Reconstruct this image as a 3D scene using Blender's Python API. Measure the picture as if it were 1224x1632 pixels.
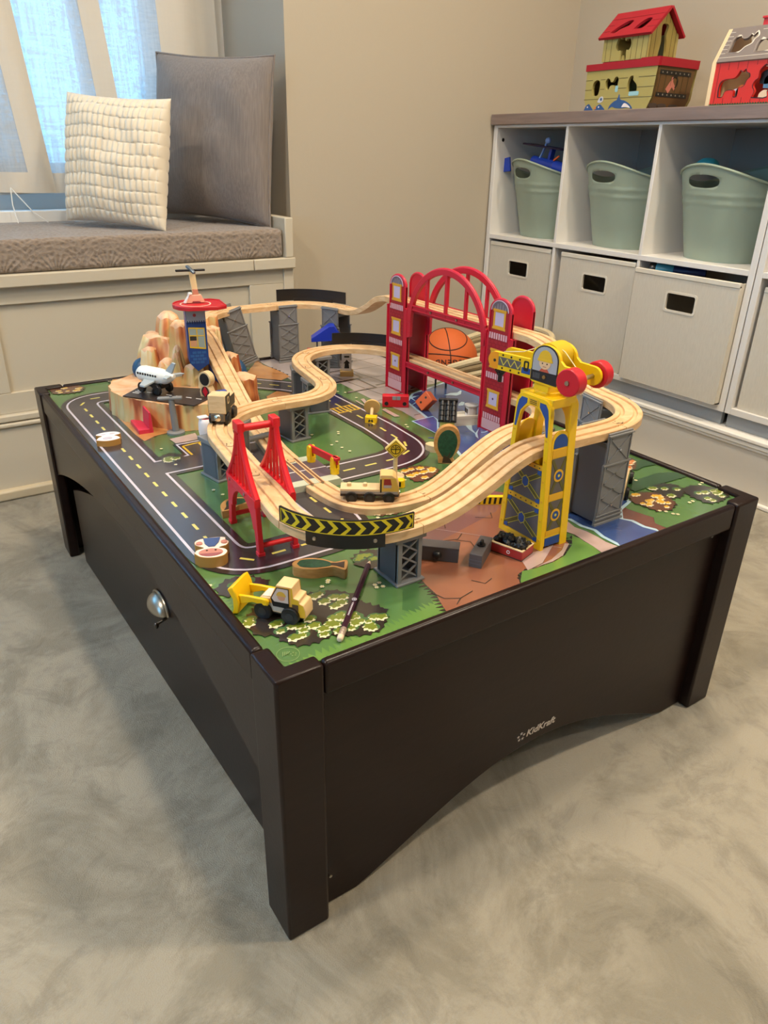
import bpy, bmesh, math, random
from mathutils import Matrix, Vector, noise
from mathutils.geometry import tessellate_polygon
random.seed(7)
for o in list(bpy.data.objects): bpy.data.objects.remove(o, do_unlink=True)
SC = bpy.context.scene
COL = SC.collection
PI = math.pi

# ------------------------------------------------------------------ camera
def make_camera():
    yaw, pitch, roll = 0.59873, -0.45500, 0.02110
    fw = Vector((math.sin(yaw)*math.cos(pitch), math.cos(yaw)*math.cos(pitch), math.sin(pitch)))
    rt = fw.cross(Vector((0, 0, 1))).normalized()
    up = rt.cross(fw)
    r2 = rt*math.cos(roll) + up*math.sin(roll)
    u2 = up*math.cos(roll) - rt*math.sin(roll)
    M = Matrix((r2, u2, -fw)).transposed().to_4x4()
    M.translation = Vector((-0.2401, -0.5381, 0.8776))
    cd = bpy.data.cameras.new('camera')
    cd.sensor_fit = 'VERTICAL'; cd.sensor_height = 36.0; cd.sensor_width = 27.0
    cd.lens = 1170.9/1632*36.0
    cd.clip_start = 0.02; cd.clip_end = 60
    co = bpy.data.objects.new('camera', cd); COL.objects.link(co)
    co.matrix_world = M
    SC.camera = co
make_camera()

# ------------------------------------------------------------------ world, lights, exposure
def make_world():
    w = bpy.data.worlds.new('World'); SC.world = w; w.use_nodes = True
    bg = w.node_tree.nodes['Background']
    bg.inputs[0].default_value = (0.21, 0.57, 1.0, 1); bg.inputs[1].default_value = 5.5
make_world()
def area(name, loc, size, power, col, aim=(0, 0, -1), shape='DISK', portal=False, size_y=None):
    l = bpy.data.lights.new(name, 'AREA'); l.shape = shape; l.size = size
    if size_y: l.size_y = size_y
    l.energy = power; l.color = col
    if portal: l.cycles.is_portal = True
    o = bpy.data.objects.new(name, l); COL.objects.link(o); o.location = loc
    o.rotation_euler = Vector(aim).to_track_quat('-Z', 'Y').to_euler()
    return o
WARM = (1.0, 0.84, 0.64)
LAMPS = [(0.35, 0.45, 22), (0.55, -1.5, 12), (1.30, -0.75, 36), (-1.15, 0.10, 30), (1.20, 0.70, 14)]  # fourth lamp is added to fill the floor shadow left of the table
for k, (x, y, p) in enumerate(LAMPS):
    area('ceiling_lamp_light', (x, y, 2.485), 0.16, p, WARM)
area('window_portal', (-0.82, 2.14, 1.5), 3.0, 1, (1, 1, 1), (0, -1, 0), 'RECTANGLE', True, 1.5)
area('added_window_portal', (-2.46, -0.3, 1.375), 1.5, 1, (1, 1, 1), (1, 0, 0), 'RECTANGLE', True, 1.35)  # serves the unseen window added on the left
SC.view_settings.view_transform = 'Standard'
SC.view_settings.look = 'None'
SC.view_settings.exposure = 0.06
SC.view_settings.gamma = 1.0
SC.view_settings.use_curve_mapping = False

# ------------------------------------------------------------------ materials
def lin(c):
    return tuple((v/255/12.92 if v/255 <= 0.04045 else ((v/255+0.055)/1.055)**2.4) for v in c)
MATS = {}
def mat(name, rgb, rough=0.5, metal=0.0, spec=0.5, coat=0.0, var=0.0, vscale=(8, 8, 8), bump=0.0, bscale=200.0, alt=None, srgb=True, detail=4.0, sheen=0.0):
    """Principled material; var/alt add a noise colour variation, bump adds fine relief."""
    if name in MATS: return MATS[name]
    m = bpy.data.materials.new(name); m.use_nodes = True
    nt = m.node_tree; N = nt.nodes; L = nt.links
    b = N['Principled BSDF']
    c = lin(rgb) if srgb else rgb
    b.inputs['Base Color'].default_value = (*c, 1)
    b.inputs['Roughness'].default_value = rough
    b.inputs['Metallic'].default_value = metal
    b.inputs['Specular IOR Level'].default_value = spec
    b.inputs['Coat Weight'].default_value = coat
    b.inputs['Coat Roughness'].default_value = 0.15
    if sheen: b.inputs['Sheen Weight'].default_value = sheen
    if var or alt or bump:
        tc = N.new('ShaderNodeTexCoord')
    if var or alt:
        mp = N.new('ShaderNodeMapping'); mp.inputs['Scale'].default_value = vscale
        L.new(tc.outputs['Object'], mp.inputs['Vector'])
        nz = N.new('ShaderNodeTexNoise'); nz.inputs['Scale'].default_value = 1.0; nz.inputs['Detail'].default_value = detail
        nz.inputs['Distortion'].default_value = 0.6
        L.new(mp.outputs[0], nz.inputs['Vector'])
        rp = N.new('ShaderNodeValToRGB')
        a2 = lin(alt) if alt else tuple(max(0, v*(1-var)) for v in c)
        rp.color_ramp.elements[0].position = 0.35; rp.color_ramp.elements[0].color = (*a2, 1)
        rp.color_ramp.elements[1].position = 0.65; rp.color_ramp.elements[1].color = (*c, 1)
        L.new(nz.outputs[0], rp.inputs[0]); L.new(rp.outputs[0], b.inputs['Base Color'])
    if bump:
        n2 = N.new('ShaderNodeTexNoise'); n2.inputs['Scale'].default_value = bscale; n2.inputs['Detail'].default_value = 3
        L.new(tc.outputs['Object'], n2.inputs['Vector'])
        bp = N.new('ShaderNodeBump'); bp.inputs['Strength'].default_value = bump; bp.inputs['Distance'].default_value = 0.004
        L.new(n2.outputs[0], bp.inputs['Height']); L.new(bp.outputs[0], b.inputs['Normal'])
    MATS[name] = m
    return m

# ------------------------------------------------------------------ mesh building
class MB:
    def __init__(s): s.v = []; s.f = []; s.mi = []; s.M = Matrix.Identity(4)
    def xf(s, M): s.M = M; return s
    def add(s, vs, fs, m=0):
        k = len(s.v)
        s.v += [tuple(s.M @ Vector(p)) for p in vs]
        s.f += [tuple(i+k for i in f) for f in fs]; s.mi += [m]*len(fs)
        return s
    def box(s, c, d, m=0, R=None):
        x, y, z = d[0]/2, d[1]/2, d[2]/2
        vs = [Vector((a*x, b*y, e*z)) for a in (-1, 1) for b in (-1, 1) for e in (-1, 1)]
        if R is not None: vs = [R @ p for p in vs]
        c = Vector(c)
        return s.add([p+c for p in vs], [(0, 1, 3, 2), (4, 6, 7, 5), (0, 4, 5, 1), (2, 3, 7, 6), (0, 2, 6, 4), (1, 5, 7, 3)], m)
    def bb(s, a, b, m=0):
        return s.box([(a[i]+b[i])/2 for i in range(3)], [abs(b[i]-a[i]) for i in range(3)], m)
    def cyl(s, p0, p1, r0, r1=None, n=16, m=0, caps=True):
        if r1 is None: r1 = r0
        p0 = Vector(p0); p1 = Vector(p1); ax = (p1-p0).normalized()
        a = ax.orthogonal().normalized(); b = ax.cross(a)
        vs = []
        for p, r in ((p0, r0), (p1, r1)):
            vs += [p+(a*math.cos(2*PI*i/n)+b*math.sin(2*PI*i/n))*r for i in range(n)]
        fs = [(i, (i+1) % n, n+(i+1) % n, n+i) for i in range(n)]
        if caps: fs += [tuple(range(n-1, -1, -1)), tuple(range(n, 2*n))]
        return s.add(vs, fs, m)
    def bar(s, p0, p1, w, h, m=0, upv=(0, 0, 1)):
        p0 = Vector(p0); p1 = Vector(p1); ax = (p1-p0).normalized()
        side = ax.cross(Vector(upv)).normalized(); u = side.cross(ax)
        vs = [p+side*(w/2*a)+u*(h/2*b) for p in (p0, p1) for a, b in ((-1, -1), (1, -1), (1, 1), (-1, 1))]
        return s.add(vs, [(0, 1, 5, 4), (1, 2, 6, 5), (2, 3, 7, 6), (3, 0, 4, 7), (3, 2, 1, 0), (4, 5, 6, 7)], m)
    def tube(s, path, r, n=10, m=0, closed=False, caps=True):
        P = [Vector(p) for p in path]; K = len(P); vs = []; fs = []
        rr = r if isinstance(r, (list, tuple)) else [r]*K
        prev = None
        for i in range(K):
            if closed: t = (P[(i+1) % K]-P[i-1]).normalized()
            else: t = (P[min(i+1, K-1)]-P[max(i-1, 0)]).normalized()
            if prev is None: a = t.orthogonal().normalized()
            else:
                a = prev-t*prev.dot(t)
                a = a.normalized() if a.length > 1e-6 else t.orthogonal().normalized()
            prev = a; b = t.cross(a)
            vs += [P[i]+(a*math.cos(2*PI*j/n)+b*math.sin(2*PI*j/n))*rr[i] for j in range(n)]
        for i in range(K if closed else K-1):
            q = (i+1) % K
            fs += [(i*n+j, i*n+(j+1) % n, q*n+(j+1) % n, q*n+j) for j in range(n)]
        if caps and not closed: fs += [tuple(range(n-1, -1, -1)), tuple((K-1)*n+j for j in range(n))]
        return s.add(vs, fs, m)
    def lathe(s, prof, n=24, m=0, c=(0, 0, 0)):
        vs = []; fs = []; K = len(prof)
        for r, z in prof:
            vs += [(c[0]+r*math.cos(2*PI*j/n), c[1]+r*math.sin(2*PI*j/n), c[2]+z) for j in range(n)]
        for i in range(K-1):
            fs += [(i*n+j, i*n+(j+1) % n, (i+1)*n+(j+1) % n, (i+1)*n+j) for j in range(n)]
        fs += [tuple(range(n-1, -1, -1)), tuple((K-1)*n+j for j in range(n))]
        return s.add(vs, fs, m)
    def prism(s, poly, z0, z1, holes=(), m=0, mside=None, mtop=None):
        """polygon in local XY extruded z0..z1, with holes"""
        loops = [list(poly)]+[list(h) for h in holes]
        def area2(l): return sum(l[i-1][0]*l[i][1]-l[i][0]*l[i-1][1] for i in range(len(l)))
        if area2(loops[0]) < 0: loops[0].reverse()
        for k in range(1, len(loops)):
            if area2(loops[k]) > 0: loops[k].reverse()
        flat = [p for l in loops for p in l]; n = len(flat)
        tris = tessellate_polygon([[Vector((p[0], p[1], 0)) for p in l] for l in loops])
        vs = [(p[0], p[1], z0) for p in flat]+[(p[0], p[1], z1) for p in flat]
        top = []; bot = []
        for t in tris:
            a, b, c = [Vector(flat[i]) for i in t]
            if (b-a).cross(c-a) < 0: t = (t[0], t[2], t[1])
            top.append(tuple(i+n for i in t)); bot.append((t[0], t[2], t[1]))
        side = []; k = 0
        for l in loops:
            q = len(l)
            side += [(k+i, k+(i+1) % q, n+k+(i+1) % q, n+k+i) for i in range(q)]
            k += q
        base = len(s.v)
        s.v += [tuple(s.M @ Vector(p)) for p in vs]
        for fs, mm in ((bot, m), (top, m if mtop is None else mtop), (side, m if mside is None else mside)):
            s.f += [tuple(i+base for i in f) for f in fs]; s.mi += [mm]*len(fs)
        return s
    def flat(s, poly, z, m=0, holes=()):
        loops = [list(poly)]+[list(h) for h in holes]
        flat = [p for l in loops for p in l]
        tris = tessellate_polygon([[Vector((p[0], p[1], 0)) for p in l] for l in loops])
        fs = []
        for t in tris:
            a, b, c = [Vector(flat[i]) for i in t]
            fs.append(t if (b-a).cross(c-a) > 0 else (t[0], t[2], t[1]))
        return s.add([(p[0], p[1], z) for p in flat], fs, m)
    def ellipsoid(s, c, r, n=16, k=10, m=0):
        vs = []; fs = []
        for i in range(k+1):
            t = PI*i/k
            vs += [(c[0]+r[0]*math.sin(t)*math.cos(2*PI*j/n), c[1]+r[1]*math.sin(t)*math.sin(2*PI*j/n), c[2]+r[2]*math.cos(t)) for j in range(n)]
        for i in range(k):
            fs += [(i*n+j, (i+1)*n+j, (i+1)*n+(j+1) % n, i*n+(j+1) % n) for j in range(n)]
        return s.add(vs, fs, m)
    def build(s, name, mats, parent=None, loc=(0, 0, 0), rot=None, bevel=0, seg=2, smooth=40, sub=0):
        me = bpy.data.meshes.new(name)
        me.from_pydata(s.v, [], s.f)
        if not isinstance(mats, (list, tuple)): mats = [mats]
        for m in mats: me.materials.append(m)
        me.polygons.foreach_set('material_index', s.mi)
        bm = bmesh.new(); bm.from_mesh(me)
        bmesh.ops.remove_doubles(bm, verts=bm.verts, dist=1e-6)
        bmesh.ops.recalc_face_normals(bm, faces=bm.faces)
        bm.to_mesh(me); bm.free()
        if smooth:
            me.polygons.foreach_set('use_smooth', [True]*len(me.polygons))
            me.set_sharp_from_angle(angle=math.radians(smooth))
        o = bpy.data.objects.new(name, me); COL.objects.link(o)
        o.location = loc
        if rot: o.rotation_euler = rot
        if parent: o.parent = parent
        if bevel:
            b = o.modifiers.new('bevel', 'BEVEL'); b.width = bevel; b.segments = seg; b.limit_method = 'ANGLE'; b.angle_limit = math.radians(35)
        if sub:
            b = o.modifiers.new('sub', 'SUBSURF'); b.levels = sub; b.render_levels = sub
        return o
def tag(o, label=None, cat=None, group=None, kind=None):
    if label: o['label'] = label
    if cat: o['category'] = cat
    if group: o['group'] = group
    if kind: o['kind'] = kind
    return o
def thing(name, label, cat, loc=(0, 0, 0), rot=(0, 0, 0), group=None):
    o = bpy.data.objects.new(name, None); COL.objects.link(o)
    o.empty_display_size = 0.02
    o.location = loc; o.rotation_euler = rot
    return tag(o, label, cat, group)
def copy_tree(o, parent=None):
    c = o.copy(); COL.objects.link(c)
    if parent: c.parent = parent
    for ch in list(o.children): copy_tree(ch, c)
    return c
def Rz(a): return Matrix.Rotation(a, 4, 'Z')
def T(x, y, z): return Matrix.Translation((x, y, z))
def frame(o, xa, ya):
    """matrix taking local X->xa, Y->ya, Z->xa x ya, origin o"""
    xa = Vector(xa).normalized(); ya = Vector(ya).normalized(); za = xa.cross(ya)
    M = Matrix((xa, ya, za)).transposed().to_4x4(); M.translation = Vector(o)
    return M
def text(name, body, size, M, m, parent=None, extrude=0.0002, shear=0.0, bold=0.0, align='LEFT', spacing=1.0):
    cu = bpy.data.curves.new(name, 'FONT'); cu.body = body; cu.size = size; cu.extrude = extrude
    cu.shear = shear; cu.offset = bold; cu.align_x = align; cu.space_character = spacing; cu.resolution_u = 3
    t = bpy.data.objects.new(name+'_src', cu); COL.objects.link(t)
    bpy.context.view_layer.update()
    dg = bpy.context.evaluated_depsgraph_get()
    me = bpy.data.meshes.new_from_object(t.evaluated_get(dg))
    bpy.data.objects.remove(t, do_unlink=True); bpy.data.curves.remove(cu)
    me.transform(M); me.name = name
    me.materials.clear(); me.materials.append(m)
    o = bpy.data.objects.new(name, me); COL.objects.link(o)
    if parent: o.parent = parent
    return o
def circ(cx, cy, r, n=24, a0=0, a1=2*PI, ry=None):
    ry = r if ry is None else ry
    full = abs(a1-a0-2*PI) < 1e-6
    k = n if full else n+1
    return [(cx+r*math.cos(a0+(a1-a0)*i/n), cy+ry*math.sin(a0+(a1-a0)*i/n)) for i in range(k)]
def rrect(x0, y0, x1, y1, r, n=5):
    out = []
    for cx, cy, a in ((x1-r, y1-r, 0), (x0+r, y1-r, PI/2), (x0+r, y0+r, PI), (x1-r, y0+r, 1.5*PI)):
        out += [(cx+r*math.cos(a+PI/2*i/n), cy+r*math.sin(a+PI/2*i/n)) for i in range(n+1)]
    return out

# palette
PAINT = mat('cream_trim_paint', (196, 187, 168), 0.45, bump=0.02, bscale=60)
WHITE = mat('white_laminate', (222, 219, 214), 0.4)
WALLP = mat('beige_wall_paint', (178, 168, 150), 0.8, bump=0.06, bscale=90)
ESP = mat('espresso_stained_wood', (31, 17, 14), 0.32, spec=.28, var=0.25, vscale=(6, 6, 60), bump=0.03, bscale=120)
CEIL = mat('white_ceiling_paint', (235, 232, 225), 0.8)
BLACK = mat('black_plastic', (18, 18, 20), 0.4)
SILVER = mat('brushed_nickel', (176, 170, 158), 0.3, metal=1.0)
WOODL = mat('light_beech_wood', (224, 189, 144), 0.45, alt=(206, 166, 118), vscale=(40, 40, 160), bump=0.02, bscale=300)
BARE = mat('bare_birch_wood', (222, 196, 152), 0.55, alt=(206, 176, 130), vscale=(30, 30, 200))
RED = mat('red_paint', (200, 24, 40), 0.35)
YEL = mat('yellow_paint', (238, 190, 12), 0.35)
# ================================================================== ROOM
def carpet():
    m = bpy.data.materials.new('plush_carpet'); m.use_nodes = True
    N = m.node_tree.nodes; L = m.node_tree.links; b = N['Principled BSDF']
    b.inputs['Roughness'].default_value = 0.95; b.inputs['Specular IOR Level'].default_value = 0.1
    b.inputs['Sheen Weight'].default_value = 0.25
    tc = N.new('ShaderNodeTexCoord')
    def nz(sc, det, dist, rough=0.5):
        n = N.new('ShaderNodeTexNoise'); n.inputs['Scale'].default_value = sc; n.inputs['Detail'].default_value = det
        n.inputs['Distortion'].default_value = dist; n.inputs['Roughness'].default_value = rough
        L.new(tc.outputs['Object'], n.inputs['Vector']); return n
    a = nz(3.2, 7, 1.4, 0.68); c = nz(11.0, 9, 0.9, 0.72); f = nz(560, 3, 0)
    r1 = N.new('ShaderNodeValToRGB'); r1.color_ramp.elements[0].position = 0.42; r1.color_ramp.elements[1].position = 0.56
    r1.color_ramp.elements[0].color = (*lin((144, 137, 120)), 1); r1.color_ramp.elements[1].color = (*lin((168, 160, 142)), 1)
    r2 = N.new('ShaderNodeValToRGB'); r2.color_ramp.elements[0].position = 0.38; r2.color_ramp.elements[1].position = 0.50
    r2.color_ramp.elements[0].color = (0.80, 0.80, 0.80, 1); r2.color_ramp.elements[1].color = (1, 1, 1, 1)
    L.new(a.outputs[0], r1.inputs[0]); L.new(c.outputs[0], r2.inputs[0])
    mx = N.new('ShaderNodeMix'); mx.data_type = 'RGBA'; mx.blend_type = 'MULTIPLY'; mx.inputs[0].default_value = 1.0
    L.new(r1.outputs[0], mx.inputs[6]); L.new(r2.outputs[0], mx.inputs[7]); L.new(mx.outputs[2], b.inputs['Base Color'])
    ad = N.new('ShaderNodeMath'); ad.operation = 'MULTIPLY_ADD'; ad.inputs[1].default_value = 3.0
    L.new(c.outputs[0], ad.inputs[0]); L.new(f.outputs[0], ad.inputs[2])
    bp = N.new('ShaderNodeBump'); bp.inputs['Strength'].default_value = 0.55; bp.inputs['Distance'].default_value = 0.005
    L.new(ad.outputs[0], bp.inputs['Height']); L.new(bp.outputs[0], b.inputs['Normal'])
    return m
CARPET = carpet()
def struct(o): o['kind'] = 'structure'; return o
X0, X1, Y0, Y1, ZC = -2.4, 2.05, -2.9, 1.66, 2.5
struct(MB().bb((X0, Y0, -0.06), (X1, Y1, 0)).build('floor', CARPET))
struct(MB().bb((X0-.1, Y0-.1, ZC), (X1+.1, 2.3, ZC+.08)).build('ceiling', CEIL))
# back wall right of the niche, niche reveal and window wall
XR = 0.885
struct(MB().bb((XR, Y1, 0), (X1+.1, 2.2, ZC)).build('wall_back', WALLP))
struct(MB().bb((X1, Y0, 0), (X1+.1, Y1, ZC)).build('wall_right', WALLP))
wl_ = MB(); LY0, LY1, LZ0, LZ1 = -1.05, .45, .7, 2.05  # opening cut for the added daylight window
wl_.bb((X0-.1, Y0, 0), (X0, 2.2, LZ0)); wl_.bb((X0-.1, Y0, LZ1), (X0, 2.2, ZC)); wl_.bb((X0-.1, Y0, LZ0), (X0, LY0, LZ1)); wl_.bb((X0-.1, LY1, LZ0), (X0, 2.2, LZ1))
struct(wl_.build('wall_left', WALLP))
added_win = struct(thing('added_window', None, None, (X0-.04, (LY0+LY1)/2, LZ0)))  # unseen window, added to bring cool daylight to the left side
struct(MB().bb((X0-.1, Y0-.1, 0), (X1+.1, Y0, ZC)).build('wall_front', WALLP))
YW = 2.09
WX0, WX1, WZ0, WZ1 = -2.30, 0.68, 0.78, 2.20
mb = MB()
mb.bb((X0, YW, 0), (XR, YW+.11, WZ0)); mb.bb((X0, YW, WZ1), (XR, YW+.11, ZC))
mb.bb((X0, YW, WZ0), (WX0, YW+.11, WZ1)); mb.bb((WX1, YW, WZ0), (XR, YW+.11, WZ1))
struct(mb.build('wall_window', mat('white_wall_paint', (205, 203, 198), 0.7)))
win = struct(thing('window_1', None, None, ((WX0+WX1)/2, YW+.08, WZ0)))
def win_part():
    w = (WX1-WX0)/2; h = WZ1-WZ0
    fm = mat('white_window_frame', (225, 226, 226), 0.35)
    f = MB()
    f.bb((-w, -.03, 0), (-w+.05, .03, h)); f.bb((w-.05, -.03, 0), (w, .03, h)); f.bb((-w, -.03, 0), (w, .03, .05)); f.bb((-w, -.03, h-.05), (w, .03, h))
    f.build('window_frame', fm, win, bevel=.003)
    MB().bb((-.025, -.028, .05), (.025, .028, h-.05)).build('mullion', fm, win, bevel=.003)
    g = bpy.data.materials.new('window_glass'); g.use_nodes = True
    gb = g.node_tree.nodes['Principled BSDF']
    gb.inputs['Transmission Weight'].default_value = 1; gb.inputs['Roughness'].default_value = 0; gb.inputs['IOR'].default_value = 1.0; gb.inputs['Specular IOR Level'].default_value = .2
    for a, b in ((-w+.05, -.025), (.025, w-.05)):
        MB().bb((a, -.003, .05), (b, .003, h-.05)).build('pane', g, win)
    MB().bb((-w-.03, -.05, -.022), (w+.03, -.03, 0)).build('sill', fm, win, bevel=.004)
win_part()
def added_win_part():
    fm = MATS['white_window_frame']; w = (LY1-LY0)/2; h = LZ1-LZ0
    f = MB(); f.bb((-.03, -w, 0), (.03, -w+.05, h)); f.bb((-.03, w-.05, 0), (.03, w, h)); f.bb((-.03, -w, 0), (.03, w, .05)); f.bb((-.03, -w, h-.05), (.03, w, h))
    f.build('window_frame', fm, added_win, bevel=.003)
    MB().bb((-.028, -.025, .05), (.028, .025, h-.05)).build('mullion', fm, added_win, bevel=.003)
    for a, b in ((-w+.05, -.025), (.025, w-.05)): MB().bb((-.003, a, .05), (.003, b, h-.05)).build('pane', bpy.data.materials['window_glass'], added_win)
added_win_part()
struct(MB().bb((X0, 2.03, .60), (XR, YW, .700)).build('trim_1', mat('white_ledge_paint', (226, 224, 218), .45), bevel=.003))
# baseboard along the back wall, right of the bench
bb_ = MB(); bb_.bb((XR-.03, Y1-.018, 0), (1.685, Y1, .155)); bb_.bb((XR-.03, Y1-.024, .155), (1.685, Y1, .185))
struct(bb_.build('baseboard_back', PAINT, bevel=.004))
# raised plinth under the cube shelves with stepped moulding
pl = struct(MB().bb((1.685, Y0, 0), (X1, Y1, .155)).build('baseboard_right', mat('white_plinth_paint', (214, 208, 197), .45)))
WTR = mat('white_trim_paint', (236, 233, 226), .35)
MB().bb((1.676, Y0, .153), (1.75, Y1, .163)).bb((1.670, Y0, .163), (1.75, Y1, .176)).build('moulding', WTR, pl, bevel=.003)
MB().bb((1.664, Y0, .178), (X1, Y1, .190)).build('plinth_cap', WTR, pl, bevel=.003)
MB().bb((1.672, Y0, 0), (1.685, Y1, .014)).build('shoe_moulding', WTR, pl, bevel=.004)
# ceiling lamps (recessed, out of view; the left one is an added fill)
for k, (x, y, p) in enumerate(LAMPS):
    t = thing('recessed_lamp', 'round recessed ceiling lamp, ' + ('above the train table', 'behind the photographer', 'nearest the plinth at the room front', 'unseen fill added at the left of the room', 'above the shelf side of the table')[k], 'lamp', (x, y, 2.497), group='recessed ceiling lamps')
    e = bpy.data.materials.get('lamp_glow')
    if not e:
        e = bpy.data.materials.new('lamp_glow'); e.use_nodes = True
        eb = e.node_tree.nodes['Principled BSDF']; eb.inputs['Emission Color'].default_value = (1, .85, .65, 1); eb.inputs['Emission Strength'].default_value = 2
    MB().prism(circ(0, 0, .11, 32), -.004, .003, [circ(0, 0, .085, 32)]).build('trim_ring', CEIL, t)
    MB().cyl((0, 0, -.001), (0, 0, .003), .085, n=32).build('diffuser', e, t)

# ================================================================== WINDOW SEAT
ws = thing('window_seat', 'cream panelled window seat bench under the curtained window', 'bench', (-.6, 1.567, 0))
def seat():
    o = Vector((-.6, 1.567, 0))
    L = -2.39-o.x; R_ = .835-o.x
    def B(a, b): return ((a[0], a[1]-o.y, a[2]), (b[0], b[1]-o.y, b[2]))
    # carcass body with recessed shaker panels: stiles and rails in front of a back board
    MB().bb(*B((L, 1.577, 0), (R_, 2.08, .557))).build('carcass', PAINT, ws)
    st = MB()
    st.bb(*B((L, 1.567, .233), (R_, 1.58, .288))); st.bb(*B((L, 1.567, .513), (R_, 1.58, .557)))
    st.build('face_rail', PAINT, ws, bevel=.0015)
    for a, b in ((.693, .835), (-.035, -.003-.0), (-.80, -.74), (-1.55, -1.49)):
        MB().bb(*B((a-o.x, 1.567, .288), (b-o.x, 1.58, .513))).build('stile', PAINT, ws, bevel=.0015)
    MB().bb(*B((.805-o.x, 1.560, 0), (R_+.002, 1.575, .557))).build('corner_post', PAINT, ws, bevel=.002)
    MB().bb(*B((L, 1.556, 0), (R_, 1.58, .20))).build('base_board', PAINT, ws, bevel=.003)
    MB().bb(*B((L, 1.548, .20), (R_, 1.58, .212))).bb(*B((L, 1.552, .214), (R_, 1.58, .233))).build('base_moulding', PAINT, ws, bevel=.004)
    MB().bb(*B((L, 1.536, 0), (R_, 1.56, .03))).build('shoe_moulding', mat('warm_trim_paint', (205, 190, 160), .45), ws, bevel=.006)
    MB().bb(*B((L, 1.545, .557), (.7015-o.x, 2.08, .588))).build('seat_board', PAINT, ws, bevel=.003)
    MB().bb(*B((.703-o.x, 1.545, .557), (R_+.004, 2.08, .588))).build('seat_board', PAINT, ws, bevel=.003)
    MB().bb(*B((.808-o.x, 1.548, .588), (R_, 2.08, .70))).build('end_board', PAINT, ws, bevel=.003)
seat()
def quilt_mat():
    m = bpy.data.materials.new('taupe_quilted_matelasse'); m.use_nodes = True
    N = m.node_tree.nodes; L = m.node_tree.links; b = N['Principled BSDF']
    b.inputs['Roughness'].default_value = .9; b.inputs['Sheen Weight'].default_value = .3
    tc = N.new('ShaderNodeTexCoord')
    def M_(op, a, bb=None):
        n = N.new('ShaderNodeMath'); n.operation = op
        for i, q in enumerate((a, bb)):
            if q is None: continue
            if isinstance(q, (int, float)): n.inputs[i].default_value = q
            else: L.new(q, n.inputs[i])
        return n.outputs[0]
    # scalloped medallion: concentric rings around repeated centres plus floral voronoi cells
    mp = N.new('ShaderNodeMapping'); mp.inputs['Scale'].default_value = (7.7, 7.7, 7.7); L.new(tc.outputs['Object'], mp.inputs[0])
    fr = N.new('ShaderNodeVectorMath'); fr.operation = 'FRACTION'; L.new(mp.outputs[0], fr.inputs[0])
    sx = N.new('ShaderNodeSeparateXYZ'); L.new(fr.outputs[0], sx.inputs[0])
    sp = N.new('ShaderNodeSeparateXYZ'); L.new(mp.outputs[0], sp.inputs[0])
    dx = M_('SUBTRACT', sx.outputs[0], .5); dz = M_('ADD', M_('SUBTRACT', sp.outputs[2], .0), M_('MULTIPLY', sp.outputs[1], .8))
    dzf = M_('FRACT', dz)
    r = M_('SQRT', M_('ADD', M_('MULTIPLY', dx, dx), M_('MULTIPLY', dzf, dzf)))
    rings = M_('SINE', M_('MULTIPLY', r, 60))
    ang = M_('ARCTAN2', dx, dzf)
    pet = M_('SINE', M_('MULTIPLY', ang, 22))
    vo = N.new('ShaderNodeTexVoronoi'); vo.inputs['Scale'].default_value = 95; L.new(tc.outputs['Object'], vo.inputs['Vector'])
    inner = M_('LESS_THAN', r, .42)
    pat = M_('ADD', M_('MULTIPLY', M_('GREATER_THAN', rings, .3), .6), M_('MULTIPLY', M_('MULTIPLY', inner, pet), .35))
    h = M_('ADD', pat, M_('MULTIPLY', vo.outputs['Distance'], 1.2))
    rp = N.new('ShaderNodeValToRGB')
    rp.color_ramp.elements[0].color = (*lin((116, 104, 94)), 1); rp.color_ramp.elements[1].color = (*lin((146, 132, 119)), 1)
    L.new(h, rp.inputs[0]); L.new(rp.outputs[0], b.inputs['Base Color'])
    bp = N.new('ShaderNodeBump'); bp.inputs['Strength'].default_value = .6; bp.inputs['Distance'].default_value = .004
    L.new(h, bp.inputs['Height']); L.new(bp.outputs[0], b.inputs['Normal'])
    return m
cu = MB().bb((-1.49, -.262, -.04), (1.49, .262, .04)).build('seat_cushion', quilt_mat(), loc=(-.686, 1.818, .629), bevel=.012, seg=4)
tag(cu, 'taupe quilted bench cushion with embossed medallion pattern on window seat', 'cushion')

def pillow(name, w, h, t, m, M, fn=None, n=48, k=2.2):
    """plump square cushion; local x width, z height, y thickness"""
    vs = []; fs = []
    def P(u, v, sgn):
        px = u*w/2*(1-.05*(1-v*v)*abs(u)**2); pz = v*h/2*(1-.05*(1-u*u)*abs(v)**2)
        q = max(0, (1-abs(u)**k))**.5*max(0, (1-abs(v)**k))**.5
        y = sgn*t/2*q
        if fn: d = fn(u, v)*min(1, q*3); y += sgn*d
        wr = .012*noise.noise(Vector((u*2.3+5*sgn, v*2.1, 3)))*q
        return (px, y+wr*sgn, pz)
    for sgn in (-1, 1):
        b0 = len(vs)
        for i in range(n+1):
            for j in range(n+1):
                vs.append(P(-1+2*i/n, -1+2*j/n, sgn))
        for i in range(n):
            for j in range(n):
                a = b0+i*(n+1)+j
                fs.append((a, a+n+1, a+n+2, a+1) if sgn < 0 else (a, a+1, a+n+2, a+n+1))
    mb = MB(); mb.add(vs, fs)
    o = mb.build(name, m, smooth=60); o.matrix_world = M
    return o
def linen(name, rgb, alt):
    return mat(name, rgb, .9, alt=alt, vscale=(260, 260, 14), bump=.25, bscale=700, sheen=.2)
da = math.atan2(.31, -.22)
Mg = T(.712, 1.812, .668+.233) @ Rz(math.radians(-63)) @ Matrix.Rotation(math.radians(-3), 4, 'X') @ Matrix.Rotation(math.radians(3), 4, 'Y')
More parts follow.
